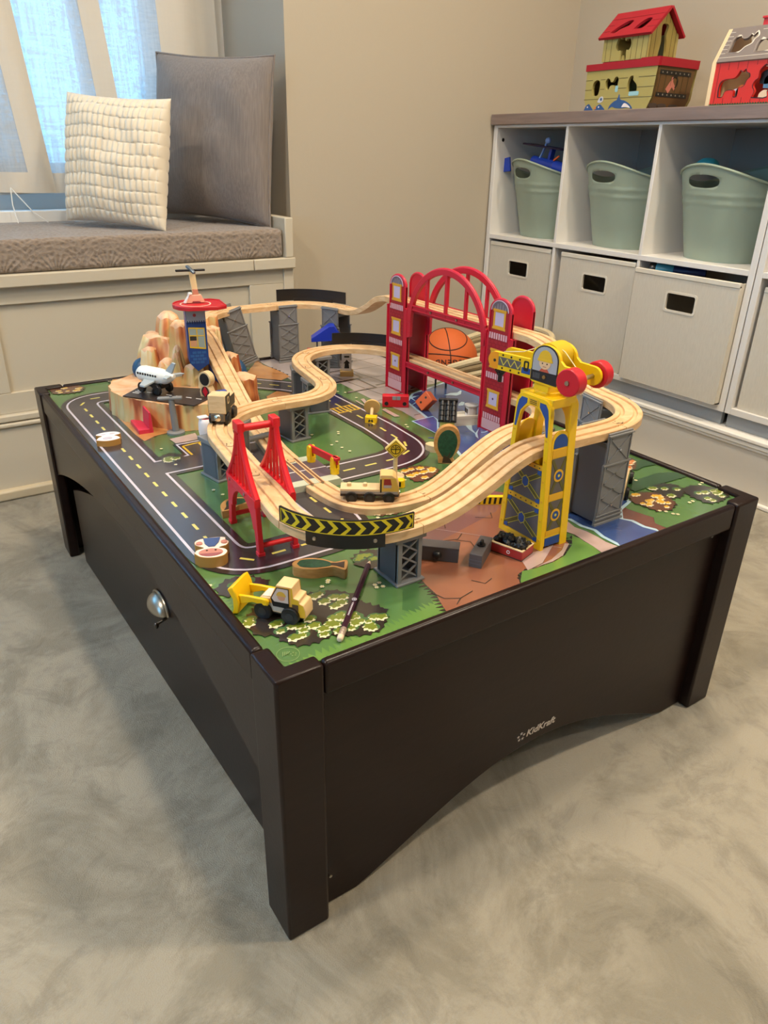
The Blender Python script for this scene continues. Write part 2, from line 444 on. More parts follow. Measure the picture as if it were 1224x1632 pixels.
gp = pillow('throw_pillow', .44, .448, .16, linen('grey_striped_linen', (134, 125, 119), (120, 111, 106)), Mg)
tag(gp, 'large grey linen throw pillow leaning in the corner of the window seat', 'pillow')
pp = MB()
edge = []
for i in range(40):
    a = i/40*4; s_ = int(a); q = a-s_
    u, v = [(-1+2*q, -1), (1, -1+2*q), (1-2*q, 1), (-1, 1-2*q)][s_]
    edge.append((u*.22*(1-.05*(1-v*v)), 0, v*.224*(1-.05*(1-u*u))))
pp.tube(edge, .0035, 8, closed=True).build('piping', MATS['grey_striped_linen'], gp)
def ribs(u, v):
    row = (v+1)*5.5+.10*math.sin(u*4); col = (u+1)*9.5+.35*noise.noise(Vector((int(row)*3.1, u*2, 1)))
    c = abs((col) % 1-.5)*2
    r = (row % 1)
    return .0095*(1-c**2.2)*(.45+.55*abs(math.sin(PI*r))**.5)*(.8+.35*noise.noise(Vector((int(col)*1.7, int(row)*2.3, 0))))-.002*(1 if r < .08 else 0)
Mc = T(.400, 1.755, .668+.172) @ Rz(math.radians(-50)) @ Matrix.Rotation(math.radians(-11), 4, 'X') @ Matrix.Rotation(math.radians(3), 4, 'Y')
cp = pillow('throw_pillow', .325, .335, .12, mat('cream_plush_chenille', (226, 215, 194), .95, bump=.3, bscale=500, sheen=.5), Mc, ribs, n=132)
tag(cp, 'small cream ribbed plush throw pillow in front of the grey one', 'pillow')

# curtains: sheer linen panels
def curtain_mat(name, tr, rgb, tl=.30):
    m = bpy.data.materials.new(name); m.use_nodes = True
    nt = m.node_tree; N = nt.nodes; L = nt.links; N.clear()
    out = N.new('ShaderNodeOutputMaterial')
    c = (*lin(rgb), 1)
    d = N.new('ShaderNodeBsdfDiffuse'); d.inputs[0].default_value = c
    t = N.new('ShaderNodeBsdfTranslucent'); t.inputs[0].default_value = c
    tp = N.new('ShaderNodeBsdfTransparent')
    m1 = N.new('ShaderNodeMixShader'); m1.inputs[0].default_value = tl
    L.new(d.outputs[0], m1.inputs[1]); L.new(t.outputs[0], m1.inputs[2])
    m2 = N.new('ShaderNodeMixShader')
    tc = N.new('ShaderNodeTexCoord')
    f = []
    for sc in ((900, 900, 60), (60, 900, 900)):
        mp = N.new('ShaderNodeMapping'); mp.inputs['Scale'].default_value = sc; L.new(tc.outputs['Object'], mp.inputs[0])
        n = N.new('ShaderNodeTexNoise'); n.inputs['Scale'].default_value = .17; n.inputs['Detail'].default_value = 3; L.new(mp.outputs[0], n.inputs['Vector']); f.append(n.outputs[0])
    a = N.new('ShaderNodeMath'); a.operation = 'ADD'; L.new(f[0], a.inputs[0]); L.new(f[1], a.inputs[1])
    mr = N.new('ShaderNodeMapRange'); mr.inputs[1].default_value = .8; mr.inputs[2].default_value = 1.2; mr.inputs[3].default_value = max(0, tr-.18); mr.inputs[4].default_value = tr*1.7
    L.new(a.outputs[0], mr.inputs[0]); L.new(mr.outputs[0], m2.inputs[0])
    L.new(m1.outputs[0], m2.inputs[1]); L.new(tp.outputs[0], m2.inputs[2]); L.new(m2.outputs[0], out.inputs[0])
    return m
SHEER = curtain_mat('sheer_linen', .12, (200, 200, 198))
HEM = curtain_mat('linen_hem', .01, (226, 218, 204), .15)
def curtain(x0t, x1t, x0b, x1b, zb, y, amp, waves, ph, label, left_hem, right_hem):
    zt = 2.24; n = 90; k = 30
    t = thing('linen_curtain', label, 'curtain', ((x0b+x1b)/2, y, zb), group=None)
    def P(u, v):
        xa = x0t+(x1t-x0t)*u; xb = x0b+(x1b-x0b)*u
        x = xb+(xa-xb)*v
        d = amp*math.sin(u*waves*2*PI+ph)*(1-.35*v)+amp*.35*math.sin(u*waves*4.3*PI+1.3*ph)
        z = zb+(zt-zb)*v+.006*math.sin(u*3+ph)*(1-v)
        return (x-(x0b+x1b)/2, d, z-zb)
    def grid(u0, u1, v0, v1, nu, nv, off=0):
        vs = []; fs = []
        for i in range(nu+1):
            for j in range(nv+1):
                p = P(u0+(u1-u0)*i/nu, v0+(v1-v0)*j/nv); vs.append((p[0], p[1]+off, p[2]))
        for i in range(nu):
            for j in range(nv):
                a = i*(nv+1)+j; fs.append((a, a+nv+1, a+nv+2, a+1))
        return MB().add(vs, fs)
    grid(0, 1, 0, 1, n, k).build('cloth', SHEER, t, smooth=80)
    hz = .055/(zt-zb)
    grid(0, 1, 0, hz, n, 3, -.002).build('bottom_hem', HEM, t, smooth=80)
    if left_hem: grid(0, left_hem, hz, 1, 6, k, -.002).build('side_hem', HEM, t, smooth=80)
    if right_hem: grid(1-right_hem, 1, hz, 1, 6, k, -.002).build('side_hem', HEM, t, smooth=80)
curtain(-1.00, .16, -.92, .285, .752, 2.018, .014, 6, .6, 'left sheer linen curtain panel with front edge slanting over the window', 0, .058)
curtain(-.10, .40, -.10, .53, .750, 2.046, .008, 3, 4.0, 'middle sheer linen curtain panel behind the small pillow', 0, .10)
curtain(.36, .84, .42, .86, .745, 2.068, .008, 2, 2.0, 'right sheer linen curtain panel hanging behind the pillows', 0, .42)
rod = MB(); rod.cyl((-2.39, 2.04, 2.25), (.87, 2.04, 2.25), .011, n=14)
tag(rod.build('curtain_rod', mat('dark_rod_metal', (60, 55, 50), .4, metal=.8)), 'thin dark curtain rod above the window', 'rod')
CW = mat('white_cord', (225, 225, 222), .6)
for nm, lb, path in (('pull_cord', 'right white blind cord trailing from the curtain hem to the seat', [(.155, 2.0, .765), (.175, 1.98, .735), (.20, 1.97, .70), (.235, 1.96, .672)]),
                     ('pull_cord', 'left short white blind cord hanging straight below the curtain hem', [(.155, 2.0, .765), (.15, 1.985, .72), (.153, 1.965, .672)]),
                     ('cord_loop', 'small white cord loop peeking out under the curtain hem', [(.075+.018*math.cos(a/12*PI*1.1+PI), 2.0, .748+.016*math.sin(a/12*PI*1.1+PI)) for a in range(13)])):
    tag(MB().tube(path, .0016, 6).build(nm, CW), lb, 'cord')

# ================================================================== CUBE SHELF
SX = 1.685
def shelf_unit(yA, yB, cols, label):
    """open cube unit from y=yA (left in photo) down to yB; origin at its front left foot"""
    t = thing('cube_shelf', label, 'shelf', (SX, yA, .19))
    D = 2.04-SX
    def b(y0, y1, z0, z1, x0=0, x1=D, n='divider', m=WHITE, bv=.0012):
        return MB().bb((x0, y0-yA, z0-.19), (x1, y1-yA, z1-.19)).build(n, m, t, bevel=bv)
    e = .018 if True else 0
    b(yA-e, yA, .232, .97, n='side_panel'); b(yB, yB+e, .232, .97, n='side_panel')
    for y in cols: b(y-.0055, y+.0055, .25, .97, .001)
    b(yB+e, yA-e, .232, .25, n='bottom_board'); b(yB+e, yA-e, .602, .617, .0005, n='shelf_board')
    b(yB+e, yA-e, .962, .97, n='top_board')
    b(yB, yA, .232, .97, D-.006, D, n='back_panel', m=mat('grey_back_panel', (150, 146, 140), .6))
    b(yB+.012, yA-.002, .19, .232, .018, .034, n='plinth_board', m=mat('shaded_plinth', (150, 155, 160), .5))  # kick board colour has the bluish shade of the recess put in
    MB().cyl((.03, -.0185, .735), (.03, -.0155, .735), .006, n=14).build('screw_cap', BLACK, t)
    return t
shelf_unit(1.652, .583, (1.307, .957), 'white six cube shelf unit on the plinth holding green tubs')
shelf_unit(.580, -.50, (.225, -.13), 'white cube shelf unit at the right edge, next to the six cube one')
top = MB().bb((1.672, -.5, .97), (2.045, 1.656, 1.003)).build('shelf_top', mat('grey_wood_counter', (140, 122, 114), .45, alt=(122, 106, 100), vscale=(60, 5, 60), bump=.05, bscale=150), bevel=.002)
tag(top, 'long greyish brown wood counter top over the cube shelves', 'counter')

FAB = mat('natural_linen_canvas', (206, 199, 184), .9, alt=(200, 193, 178), vscale=(300, 300, 40), bump=.2, bscale=800)
def fabric_bin(y0, y1, xf, z1, label, dz=0, tilt=0):
    w = y0-y1; h = z1-.252
    t = thing('fabric_bin', label, 'bin', (xf, (y0+y1)/2, .2505), (0, 0, tilt), 'canvas storage bins')
    M = frame((0, 0, 0), (0, -1, 0), (0, 0, 1))   # local x -> -y, y -> z, z -> -x
    hole = rrect(-.047, h*.70, .047, h*.70+.046, .006, 3)
    MB().xf(M).prism(rrect(-w/2, 0, w/2, h, .006, 2), -.005, 0, [hole]).build('front_panel', FAB, t)
    ring = MB().xf(M); ring.prism(rrect(-.053, h*.70-.006, .053, h*.70+.052, .009, 3), -.001, .0015, [hole]); ring.build('handle_binding', mat('pale_canvas_binding', (214, 207, 192), .8), t)
    MB().xf(M).bb((-w/2, h-.012, -.008), (w/2, h+.002, .002)).build('top_hem', MATS['pale_canvas_binding'], t, bevel=.002)
    sd = MB()
    sd.bb((.005, w/2-.004, 0), (.33, w/2, h)); sd.bb((.005, -w/2, 0), (.33, -w/2+.004, h)); sd.bb((.326, -w/2, 0), (.33, w/2, h)); sd.bb((.005, -w/2, 0), (.33, w/2, .004))
    sd.build('body', FAB, t)
    return t
fabric_bin(1.629, 1.322, SX+.006, .593, 'canvas bin in the lower left cube, under the tub with the blue toy')
fabric_bin(1.272, .966, SX+.004, .592, 'canvas bin in the lower middle cube of the shelf')
fabric_bin(.946, .603, SX-.020, .584, 'canvas bin pulled forward in the lower right cube, teal bottle on top')
fabric_bin(.552, .240, SX+.010, .58, 'canvas bin at the right edge of the photo in the next shelf unit')

SAGE = mat('sage_green_plastic', (150, 164, 146), .42)
def bucket(yc, label, xo=.160, rz=-.17):
    t = thing('storage_tub', label, 'tub', (SX+xo, yc, .6172), (0, 0, rz), group='sage green tubs')
    n, k = 120, 44
    def R_(z): return .106+.047*(z/.245)+(.002 if .168 < z < .175 or .147 < z < .154 else 0)
    def top_(th): return .199+.049*math.cos(th)**2
    def inhole(a, z): return (abs(a)/.054)**2.6+(abs(z-.206)/.0165)**2.6
    vs = []; fs = []
    P = {}
    for i in range(n):
        th = PI+2*PI*i/n
        for j in range(k+1):
            H = top_(th); z = H*(j/k)
            P[(i, j)] = [th, z]
    def cell(i, j):
        th = (P[(i, j)][0]+2*PI/n/2); a = ((th-PI+PI) % (2*PI)-PI)*.145
        z = (P[(i, j)][1]+P[(i, (j+1))][1])/2
        return inhole(a, z) < 1
    dead = {(i, j) for i in range(n) for j in range(k) if cell(i, j)}
    # pull the rim vertices of the opening onto the smooth hole outline
    for i in range(n):
        for j in range(k+1):
            around = [((i-a) % n, j-b) for a in (0, 1) for b in (0, 1)]
            d = sum(c in dead for c in around)
            if 0 < d < 4:
                th, z = P[(i, j)]; a = ((th-PI+PI) % (2*PI)-PI)*.145
                s_ = inhole(a, z)**(-1/2.6)
                P[(i, j)] = [PI+a*s_/.145, .206+(z-.206)*s_]
    for i in range(n):
        for j in range(k+1):
            th, z = P[(i, j)]; r = R_(z); sq = (abs(math.cos(th))**2.4+abs(math.sin(th))**2.4)**(-1/2.4)
            vs.append((r*sq*math.cos(th), r*sq*math.sin(th)*1.02, z))
    for i in range(n):
        for j in range(k):
            if (i, j) in dead: continue
            a = i*(k+1)+j; b_ = ((i+1) % n)*(k+1)+j
            fs.append((a, b_, b_+1, a+1))
    fs.append(tuple(i*(k+1) for i in range(n-1, -1, -1)))
    o = MB().add(vs, fs).build('tub_body', SAGE, t, smooth=50)
    so = o.modifiers.new('solid', 'SOLIDIFY'); so.thickness = .003
    rim = []
    for i in range(n):
        th = PI+2*PI*i/n; z = top_(th); r = R_(z)+.0015; sq = (abs(math.cos(th))**2.4+abs(math.sin(th))**2.4)**(-1/2.4)
        rim.append((r*sq*math.cos(th), r*sq*math.sin(th)*1.02, z))
    MB().tube(rim, .0035, 8, closed=True).build('rim', SAGE, t)
    return t
bucket(1.474, 'sage green tub in the upper left cube, blue toy plane sticking out', .155, -.27)
bucket(1.132, 'sage green tub in the upper middle cube, pale toy inside')
bucket(.779, 'sage green tub in the upper right cube with a teal ball')
# ================================================================== TRAIN TABLE
TW, TL, TH, MZ = 0.844, 1.188, 0.40, 0.395
tb = thing('train_table', 'dark espresso wooden train table with printed play board top', 'table')
def table():
    LW = .057; LT = .022
    for sx, sy in ((0, 0), (1, 0), (0, 1), (1, 1)):
        # L shaped corner post, arms along both sides, top just proud of the rails
        a = [(0, 0), (LW, 0), (LW, LT), (LT, LT), (LT, LW+.004), (0, LW+.004)]
        poly = [((TW-x if sx else x), (TL-y if sy else y)) for x, y in a]
        MB().prism(poly, 0, TH+.001).build('leg', ESP, tb, bevel=.004, seg=3)
    g = .0012
    R1 = LW+g; y1 = LW+.004+g
    MB().bb((R1, .0025, .357), (TW-R1, .0155, TH)).build('rail', ESP, tb, bevel=.005, seg=3)
    MB().bb((R1, TL-.0155, .357), (TW-R1, TL-.0025, TH)).build('rail', ESP, tb, bevel=.005, seg=3)
    MB().bb((.0025, y1, .357), (.018, TL-y1, TH)).build('rail', ESP, tb, bevel=.005, seg=3)
    MB().bb((TW-.0155, y1, .357), (TW-.0025, TL-y1, TH)).build('rail', ESP, tb, bevel=.005, seg=3)
    # end panels with arched foot (front and back)
    def arch(L0, L1, zb, zt, apex, flat):
        p = [(L0, zt), (L0, zb), (L0+flat, zb)]
        n = 28
        for i in range(n+1):
            u = i/n; x = L0+flat+(L1-L0-2*flat)*u
            p.append((x, zb+apex*math.sin(PI*u)**1.15))
        p += [(L1-flat, zb), (L1, zb), (L1, zt)]
        return p
    M = frame((0, .029, 0), (1, 0, 0), (0, 0, 1))
    MB().xf(M).prism(arch(LT+.0005, TW-LT-.0005, .002, .3715, .100, .085), 0, .010).build('end_panel', ESP, tb, bevel=.0015)
    M = frame((0, TL-.008, 0), (1, 0, 0), (0, 0, 1))
    MB().xf(M).prism(arch(LT, TW-LT, .002, .372, .098, .085), 0, .010).build('end_panel', ESP, tb, bevel=.0015)
    # side aprons: arch open above the trundle drawer
    for x in (.006, TW-.016):
        M = frame((x, 0, 0), (0, 1, 0), (0, 0, 1))
        n = 30; p = [(LT, .372), (LT, .20)]
        for i in range(n+1):
            u = i/n; p.append((.045+(TL-.09)*u, .205+.107*math.sin(PI*u)**.85))
        p += [(TL-LT, .20), (TL-LT, .372)]
        MB().xf(M).prism(p, 0, .010).build('apron', ESP, tb, bevel=.0015)
    MB().bb((.019, .019, .372), (TW-.019, TL-.019, .390)).build('board_support', mat('brown_hardboard', (70, 50, 40), .7), tb)
    for p in ((.765, .0188, .345), (.069, .0188, .052)):
        MB().cyl(p, (p[0], p[1]-.0016, p[2]), .0022, n=12).build('screw', SILVER, tb)
    # printed maker's mark on the end panel
    LG = mat('silver_print', (190, 180, 170), .5)
    M = frame((.3985, .0189, .1165), (1, 0, 0), (0, 0, 1))
    text('logo', 'KidKraft', .0168, M, LG, tb, .0001, .22, .00035)
    s = MB().xf(frame((.3885, .0189, .1215), (1, 0, 0), (0, 0, 1)))
    for i in range(5):
        a = PI/2+i*2*PI/5; cx, cy = .0058*math.cos(a), .0058*math.sin(a)
        st = [(cx+(.0030 if k % 2 == 0 else .0011)*math.cos(a+k*PI/5), cy+(.0030 if k % 2 == 0 else .0011)*math.sin(a+k*PI/5)) for k in range(10)]
        s.prism(st, 0, .0003)
    s.build('logo_stars', LG, tb)
table()
# trundle drawer under the left side, slightly askew
dr = thing('trundle_drawer', 'dark wooden trundle drawer with cup handle under the train table', 'drawer', (.033, .58, 0), (0, 0, math.radians(1.2)))
def drawer():
    n = 30; W = .49
    p = [(-W, .012)]
    p += [(-W+2*W*i/n, .178+.113*math.sin(PI*(.035+.93*i/n))**.9) for i in range(n+1)]
    p += [(W, .012)]
    MB().xf(frame((0, 0, 0), (0, 1, 0), (0, 0, 1))).prism(p, -.0, .014).build('drawer_front', ESP, dr, bevel=.0015)
    b = MB(); b.bb((.014, -W+.01, .02), (.60, W-.01, .03)); b.bb((.014, -W+.01, .03), (.60, -W+.022, .15)); b.bb((.014, W-.022, .03), (.60, W-.01, .15)); b.bb((.588, -W+.02, .03), (.60, W-.02, .15))
    b.build('drawer_box', ESP, dr)
    pass
    cup = MB(); vs = []; fs = []; a_, c_ = 20, 10
    for i in range(a_+1):
        for j in range(c_+1):
            al = PI*i/a_; be = PI*.5*j/c_
            vs.append((-.020*math.sin(be)*math.sin(al)**.7-.004, .033*math.cos(al), .026*math.sin(al)*math.cos(be)))
    for i in range(a_):
        for j in range(c_):
            q = i*(c_+1)+j; fs.append((q, q+c_+1, q+c_+2, q+1))
    cup.add(vs, fs); cup.xf(frame((-.0035, 0, 0), (0, 1, 0), (0, 0, 1)))
    o = cup.build('cup_handle', SILVER, dr, loc=(.002, -.07, .195), smooth=60)
    so = o.modifiers.new('s', 'SOLIDIFY'); so.thickness = .0018
    MB().tube([(-.0025, -.07+.0345*math.cos(PI*k/20), .195+.0275*math.sin(PI*k/20)) for k in range(21)], .0022, 8).build('handle_rim', SILVER, dr)
    hk = MB(); hk.tube([(-.003, 0, 0), (-.012, 0, -.004), (-.020, 0, -.006)], .0025, 8); hk.ellipsoid((-.021, 0, -.009), (.004, .004, .006), 10, 6)
    hk.build('handle_catch', mat('dark_nickel', (90, 85, 80), .3, metal=1), dr, loc=(0, -.097, .190))
drawer()
# ================================================================== PRINTED PLAY BOARD
SHP = {
 'sand': [[(0.1156,1.0114),(0.1020,0.9262),(0.0987,0.8268),(0.1060,0.7506),(0.1295,0.7667),(0.1602,0.7744),(0.2232,0.7528),(0.3292,0.7922),(0.3747,0.8273),(0.4135,0.9264),(0.3725,1.0711),(0.2422,1.1462),(0.1486,1.0805)], [(0.5288,1.1788),(0.5225,1.1269),(0.5300,1.0870),(0.5341,1.0331),(0.5312,1.0016),(0.5006,0.9838),(0.4716,0.9848),(0.4379,1.0012),(0.4376,1.0554)], [(0.4158,0.8865),(0.5035,0.9472),(0.4497,0.8251),(0.4026,0.7790),(0.3872,0.8120)]],
 'plaza': [[(0.5285,1.1953),(0.6033,1.2208),(0.7235,1.2333),(0.8367,1.2207),(0.9380,1.1817),(0.9808,1.0321),(0.9639,0.8904),(0.8757,0.8061),(0.7904,0.7813),(0.7281,0.7823),(0.6803,0.7323),(0.6546,0.6798),(0.6491,0.6340),(0.6551,0.5881),(0.6224,0.5538),(0.6070,0.5983),(0.6129,0.6553),(0.6030,0.7355),(0.6050,0.8422),(0.6076,0.9169),(0.5991,0.9463),(0.5658,0.9471),(0.5182,0.9505),(0.5289,1.0698)]],
 'water': [[(0.6282,0.5635),(0.6602,0.6969),(0.7057,0.7391),(0.7969,0.7657),(0.8890,0.7984),(0.8746,0.6575),(0.8379,0.4990),(0.7626,0.3708),(0.6946,0.2661),(0.6829,0.1782),(0.6596,0.1074),(0.6253,0.0969),(0.6006,0.0733),(0.6088,0.0586),(0.6082,0.0370),(0.6150,0.0205),(0.6160,0.0169),(0.5337,0.0154),(0.5384,0.0238),(0.5380,0.0472),(0.5438,0.0675),(0.5373,0.0869),(0.5390,0.1112),(0.5325,0.1184),(0.5583,0.1694),(0.5668,0.2340),(0.5489,0.2900),(0.5492,0.3606)]],
 'bank': [[(0.6398,0.1063),(0.6387,0.0862),(0.6444,0.0660),(0.6480,0.0506),(0.6351,0.0361),(0.6353,0.0203),(0.6371,0.0130),(0.6138,0.0152),(0.6144,0.0332),(0.6152,0.0546),(0.6050,0.0738),(0.6138,0.0881)]],
 'stone_path': [[(0.5257,0.1422),(0.5305,0.1164),(0.5229,0.0896),(0.5274,0.0716),(0.5280,0.0504),(0.5264,0.0341),(0.5308,0.0144),(0.4973,0.0160),(0.5011,0.0356),(0.5024,0.0518),(0.5054,0.0732),(0.5008,0.0880),(0.4979,0.1081)]],
 'quarry': [[(0.2917,0.1904),(0.2694,0.1375),(0.2614,0.1143),(0.2488,0.0951),(0.2452,0.0766),(0.2433,0.0552),(0.2367,0.0375),(0.2281,0.0106),(0.3458,0.0147),(0.3593,0.0341),(0.3708,0.0378),(0.3864,0.0336),(0.4052,0.0359),(0.4230,0.0334),(0.4463,0.0392),(0.4771,0.0567),(0.4856,0.0769),(0.4867,0.0960),(0.4982,0.1373),(0.5105,0.1816),(0.5089,0.2300),(0.4880,0.2592),(0.4345,0.2674),(0.3326,0.2251)]],
 'quarry_dark': [[(0.2917,0.1904),(0.2762,0.1449),(0.3170,0.1559),(0.4610,0.1893),(0.5187,0.2323),(0.4927,0.2647),(0.3934,0.2610)]],
 'rock': [[(0.3881,0.0354),(0.4263,0.0400),(0.4566,0.0508),(0.4736,0.0620),(0.4791,0.0586),(0.4463,0.0392),(0.4209,0.0347),(0.4052,0.0359)], [(0.3953,0.0709),(0.4217,0.0665),(0.4585,0.0682),(0.4087,0.0394),(0.3786,0.0357)]],
 'grass_l': [[(0.3708,0.0378),(0.3901,0.0341),(0.4230,0.0334),(0.4485,0.0379),(0.4804,0.0546),(0.5009,0.0740),(0.5038,0.0592),(0.5026,0.0346),(0.5014,0.0140),(0.3456,0.0112),(0.3520,0.0212)]],
 'fringe_l': [[(0.0138,0.2358),(0.0126,0.0174),(0.0264,0.0169),(0.0198,0.0463),(0.0194,0.0808),(0.0209,0.1165),(0.0205,0.1560),(0.0212,0.2141)]],
 'fringe_f': [[(0.0135,0.0169),(0.2297,0.0195),(0.2381,0.0402),(0.2031,0.0362),(0.1571,0.0283),(0.1142,0.0299),(0.0800,0.0250),(0.0562,0.0274),(0.0368,0.0231)]],
 'sidewalk': [[(0.5804,0.7646),(0.5909,0.7662),(0.5750,0.7192),(0.5682,0.7195)], [(0.5814,0.6829),(0.5915,0.6841),(0.5891,0.6266),(0.5777,0.6299)], [(0.5649,0.7623),(0.5690,0.7614),(0.5665,0.7168),(0.5615,0.7126)]],
 'pier_tri': [[(0.5947,0.5882),(0.6468,0.5906),(0.6394,0.5690),(0.5921,0.5066)]],
 'foam': [[(0.6790,0.7164),(0.6937,0.7252),(0.7077,0.7214),(0.6829,0.7141),(0.6753,0.6846),(0.6473,0.6722),(0.6755,0.6887)], [(0.7575,0.6968),(0.7791,0.7021),(0.7956,0.6970),(0.8108,0.7065),(0.8113,0.7016),(0.7952,0.6837),(0.7789,0.6799),(0.7694,0.6899)], [(0.6751,0.5298),(0.6802,0.5089),(0.6656,0.4898),(0.6575,0.4709),(0.6807,0.4877),(0.6590,0.4667),(0.6423,0.4440),(0.6453,0.4551),(0.6547,0.4692),(0.6595,0.4934)], [(0.7453,0.6311),(0.7602,0.6391),(0.7637,0.6328),(0.7480,0.6172),(0.7363,0.6200)]],
 'bridge_walk': [],
 'ped': [[(0.1476,0.7361),(0.1996,0.7435),(0.1941,0.7083),(0.1498,0.7040)]],
 'lot': [],
}
BUSH = {
 'a1': [(0.0281,1.1647),(0.0588,1.1877),(0.0898,1.1697),(0.0966,1.1467),(0.0834,1.1212),(0.0568,1.1171),(0.0291,1.1290)],
 'a2': [(0.1508,1.1831),(0.1757,1.1924),(0.2068,1.1825),(0.2088,1.1575),(0.1823,1.1373),(0.1587,1.1448)],
 'b': [(0.1022,0.6573),(0.1221,0.6678),(0.1387,0.6521),(0.1335,0.6275),(0.1197,0.6195),(0.1020,0.6302)],
 'c1': [(0.0208,0.2033),(0.0346,0.2142),(0.0524,0.2175),(0.0708,0.2089),(0.0817,0.1905),(0.0797,0.1804),(0.0636,0.1933),(0.0490,0.1912),(0.0341,0.1814),(0.0228,0.1858)],
 'big': [(0.0232,0.1246),(0.0409,0.1381),(0.0607,0.1410),(0.0997,0.1376),(0.1198,0.1331),(0.1390,0.1266),(0.1565,0.1074),(0.1553,0.0868),(0.1717,0.0585),(0.1644,0.0455),(0.1459,0.0283),(0.1240,0.0283),(0.1086,0.0380),(0.0932,0.0477),(0.0742,0.0462),(0.0528,0.0487),(0.0429,0.0682),(0.0414,0.0804),(0.0261,0.0900),(0.0195,0.1080)],
 'd': [(0.2021,0.1791),(0.2205,0.1904),(0.2376,0.1865),(0.2470,0.1707),(0.2462,0.1453),(0.2230,0.1349),(0.2064,0.1483),(0.1980,0.1597)],
 'yel': [(0.4248,0.3852),(0.4482,0.3971),(0.4659,0.3917),(0.4783,0.3789),(0.4862,0.3662),(0.4780,0.3555),(0.4559,0.3435),(0.4327,0.3379),(0.4214,0.3423),(0.4221,0.3665)],
 'org': [(0.2914,0.2964),(0.3155,0.2928),(0.3387,0.2823),(0.3517,0.2668),(0.3267,0.2600),(0.3000,0.2692)],
 'r1': [(0.6792,0.1179),(0.6999,0.1200),(0.7194,0.1096),(0.7314,0.0933),(0.7197,0.0643),(0.6937,0.0525),(0.6712,0.0596),(0.6682,0.0819),(0.6649,0.1014)],
 'r2': [(0.7355,0.1288),(0.7629,0.1238),(0.7791,0.1100),(0.7760,0.0887),(0.7490,0.0752),(0.7272,0.0776),(0.7268,0.0961),(0.7261,0.1116)],
 'r3': [(0.7713,0.0916),(0.8047,0.0905),(0.8178,0.0748),(0.8301,0.0557),(0.8176,0.0370),(0.7873,0.0301),(0.7636,0.0374),(0.7619,0.0601)],
 'h1': [(0.7567,0.1976),(0.8051,0.2123),(0.8373,0.2020),(0.8396,0.1825),(0.7989,0.1894),(0.7765,0.1855)],
 'h2': [(0.7072,0.1460),(0.7461,0.1540),(0.7935,0.1540),(0.8393,0.1347),(0.8316,0.1226),(0.7735,0.1253),(0.7355,0.1288),(0.7005,0.1271)],
 'r0': [(0.8000,0.2245),(0.8129,0.2260),(0.8013,0.2056),(0.7783,0.1888),(0.7611,0.1906)],
}
FLOW = [
 ([(0.1418,0.1416)], 4),
 ([(0.1900,0.1086)], 4),
 ([(0.1087,0.1736)], 1),
 ([(0.4337,0.6106),(0.4049,0.5669),(0.3881,0.5565),(0.3973,0.5357),(0.4004,0.5136)], 1),
 ([(0.5733,0.5706),(0.5736,0.7841),(0.5756,0.8305),(0.4013,0.3495)], 2),
 ([(0.2905,0.2823),(0.2966,0.2642),(0.1300,0.4809),(0.1355,0.4572)], 1),
 ([(0.6873,0.0330),(0.7452,0.0452),(0.8185,0.0940),(0.7446,0.1630),(0.6835,0.0554)], 2),
 ([(0.1186,0.6953),(0.1151,0.6116)], 1),
 ([(0.0181,0.2161)], 1),
 ([(0.3683,0.6312),(0.3832,0.6223),(0.4289,0.6016)], 1),
]
BX0, BX1, BY0, BY1 = .0165, TW-.0165, .0165, TL-.0165
def clip(poly):
    def cut(p, f, g):
        o = []
        for i in range(len(p)):
            a, b = p[i-1], p[i]; fa, fb = f(a), f(b)
            if (fa >= 0) != (fb >= 0):
                t = fa/(fa-fb); o.append((a[0]+(b[0]-a[0])*t, a[1]+(b[1]-a[1])*t))
            if fb >= 0: o.append(b)
        return o
    for f in (lambda q: q[0]-BX0, lambda q: BX1-q[0], lambda q: q[1]-BY0, lambda q: BY1-q[1]):
        poly = cut(poly, f, None)
        if len(poly) < 3: return []
    return poly
def jag(poly, step, amp, seed=0):
    r = random.Random(seed); o = []; k = 0
    cx = sum(p[0] for p in poly)/len(poly); cy = sum(p[1] for p in poly)/len(poly)
    A = sum(poly[i-1][0]*poly[i][1]-poly[i][0]*poly[i-1][1] for i in range(len(poly)))
    sg = 1 if A > 0 else -1
    for i in range(len(poly)):
        a, b = poly[i-1], poly[i]; d = math.hypot(b[0]-a[0], b[1]-a[1]); n = max(1, int(d/step))
        if d < 1e-6: continue
        nx, ny = (b[1]-a[1])/d*sg, -(b[0]-a[0])/d*sg
        for j in range(n):
            t = j/n; q = amp*(r.uniform(.5, 1.0) if k % 2 else -.35*r.random()); k += 1
            o.append((a[0]+(b[0]-a[0])*t+nx*q, a[1]+(b[1]-a[1])*t+ny*q))
    return o
def fillet(P, r, n=9):
    o = [P[0]]
    for i in range(1, len(P)-1):
        a, b, c = Vector(P[i-1]), Vector(P[i]), Vector(P[i+1])
        u = (a-b).normalized(); v = (c-b).normalized(); ang = u.angle(v)
        if abs(ang-PI) < .05: o.append(P[i]); continue
        d = min(r/math.tan(ang/2), (a-b).length*.49, (c-b).length*.49); p0 = b+u*d; p1 = b+v*d
        for k in range(n+1):
            t = k/n; o.append(tuple(p0*(1-t)**2+b*2*t*(1-t)+p1*t*t))
    o.append(P[-1]); return o
def strip(P, w):
    """thick polyline as a list of quads (world XY)"""
    L = []; R = []
    for i in range(len(P)):
        a = Vector(P[max(i-1, 0)]); b = Vector(P[min(i+1, len(P)-1)]); t = (b-a).normalized(); n = Vector((-t.y, t.x))
        p = Vector(P[i]); L.append(tuple(p+n*w)); R.append(tuple(p-n*w))
    return [[L[i], L[i+1], R[i+1], R[i]] for i in range(len(P)-1)]
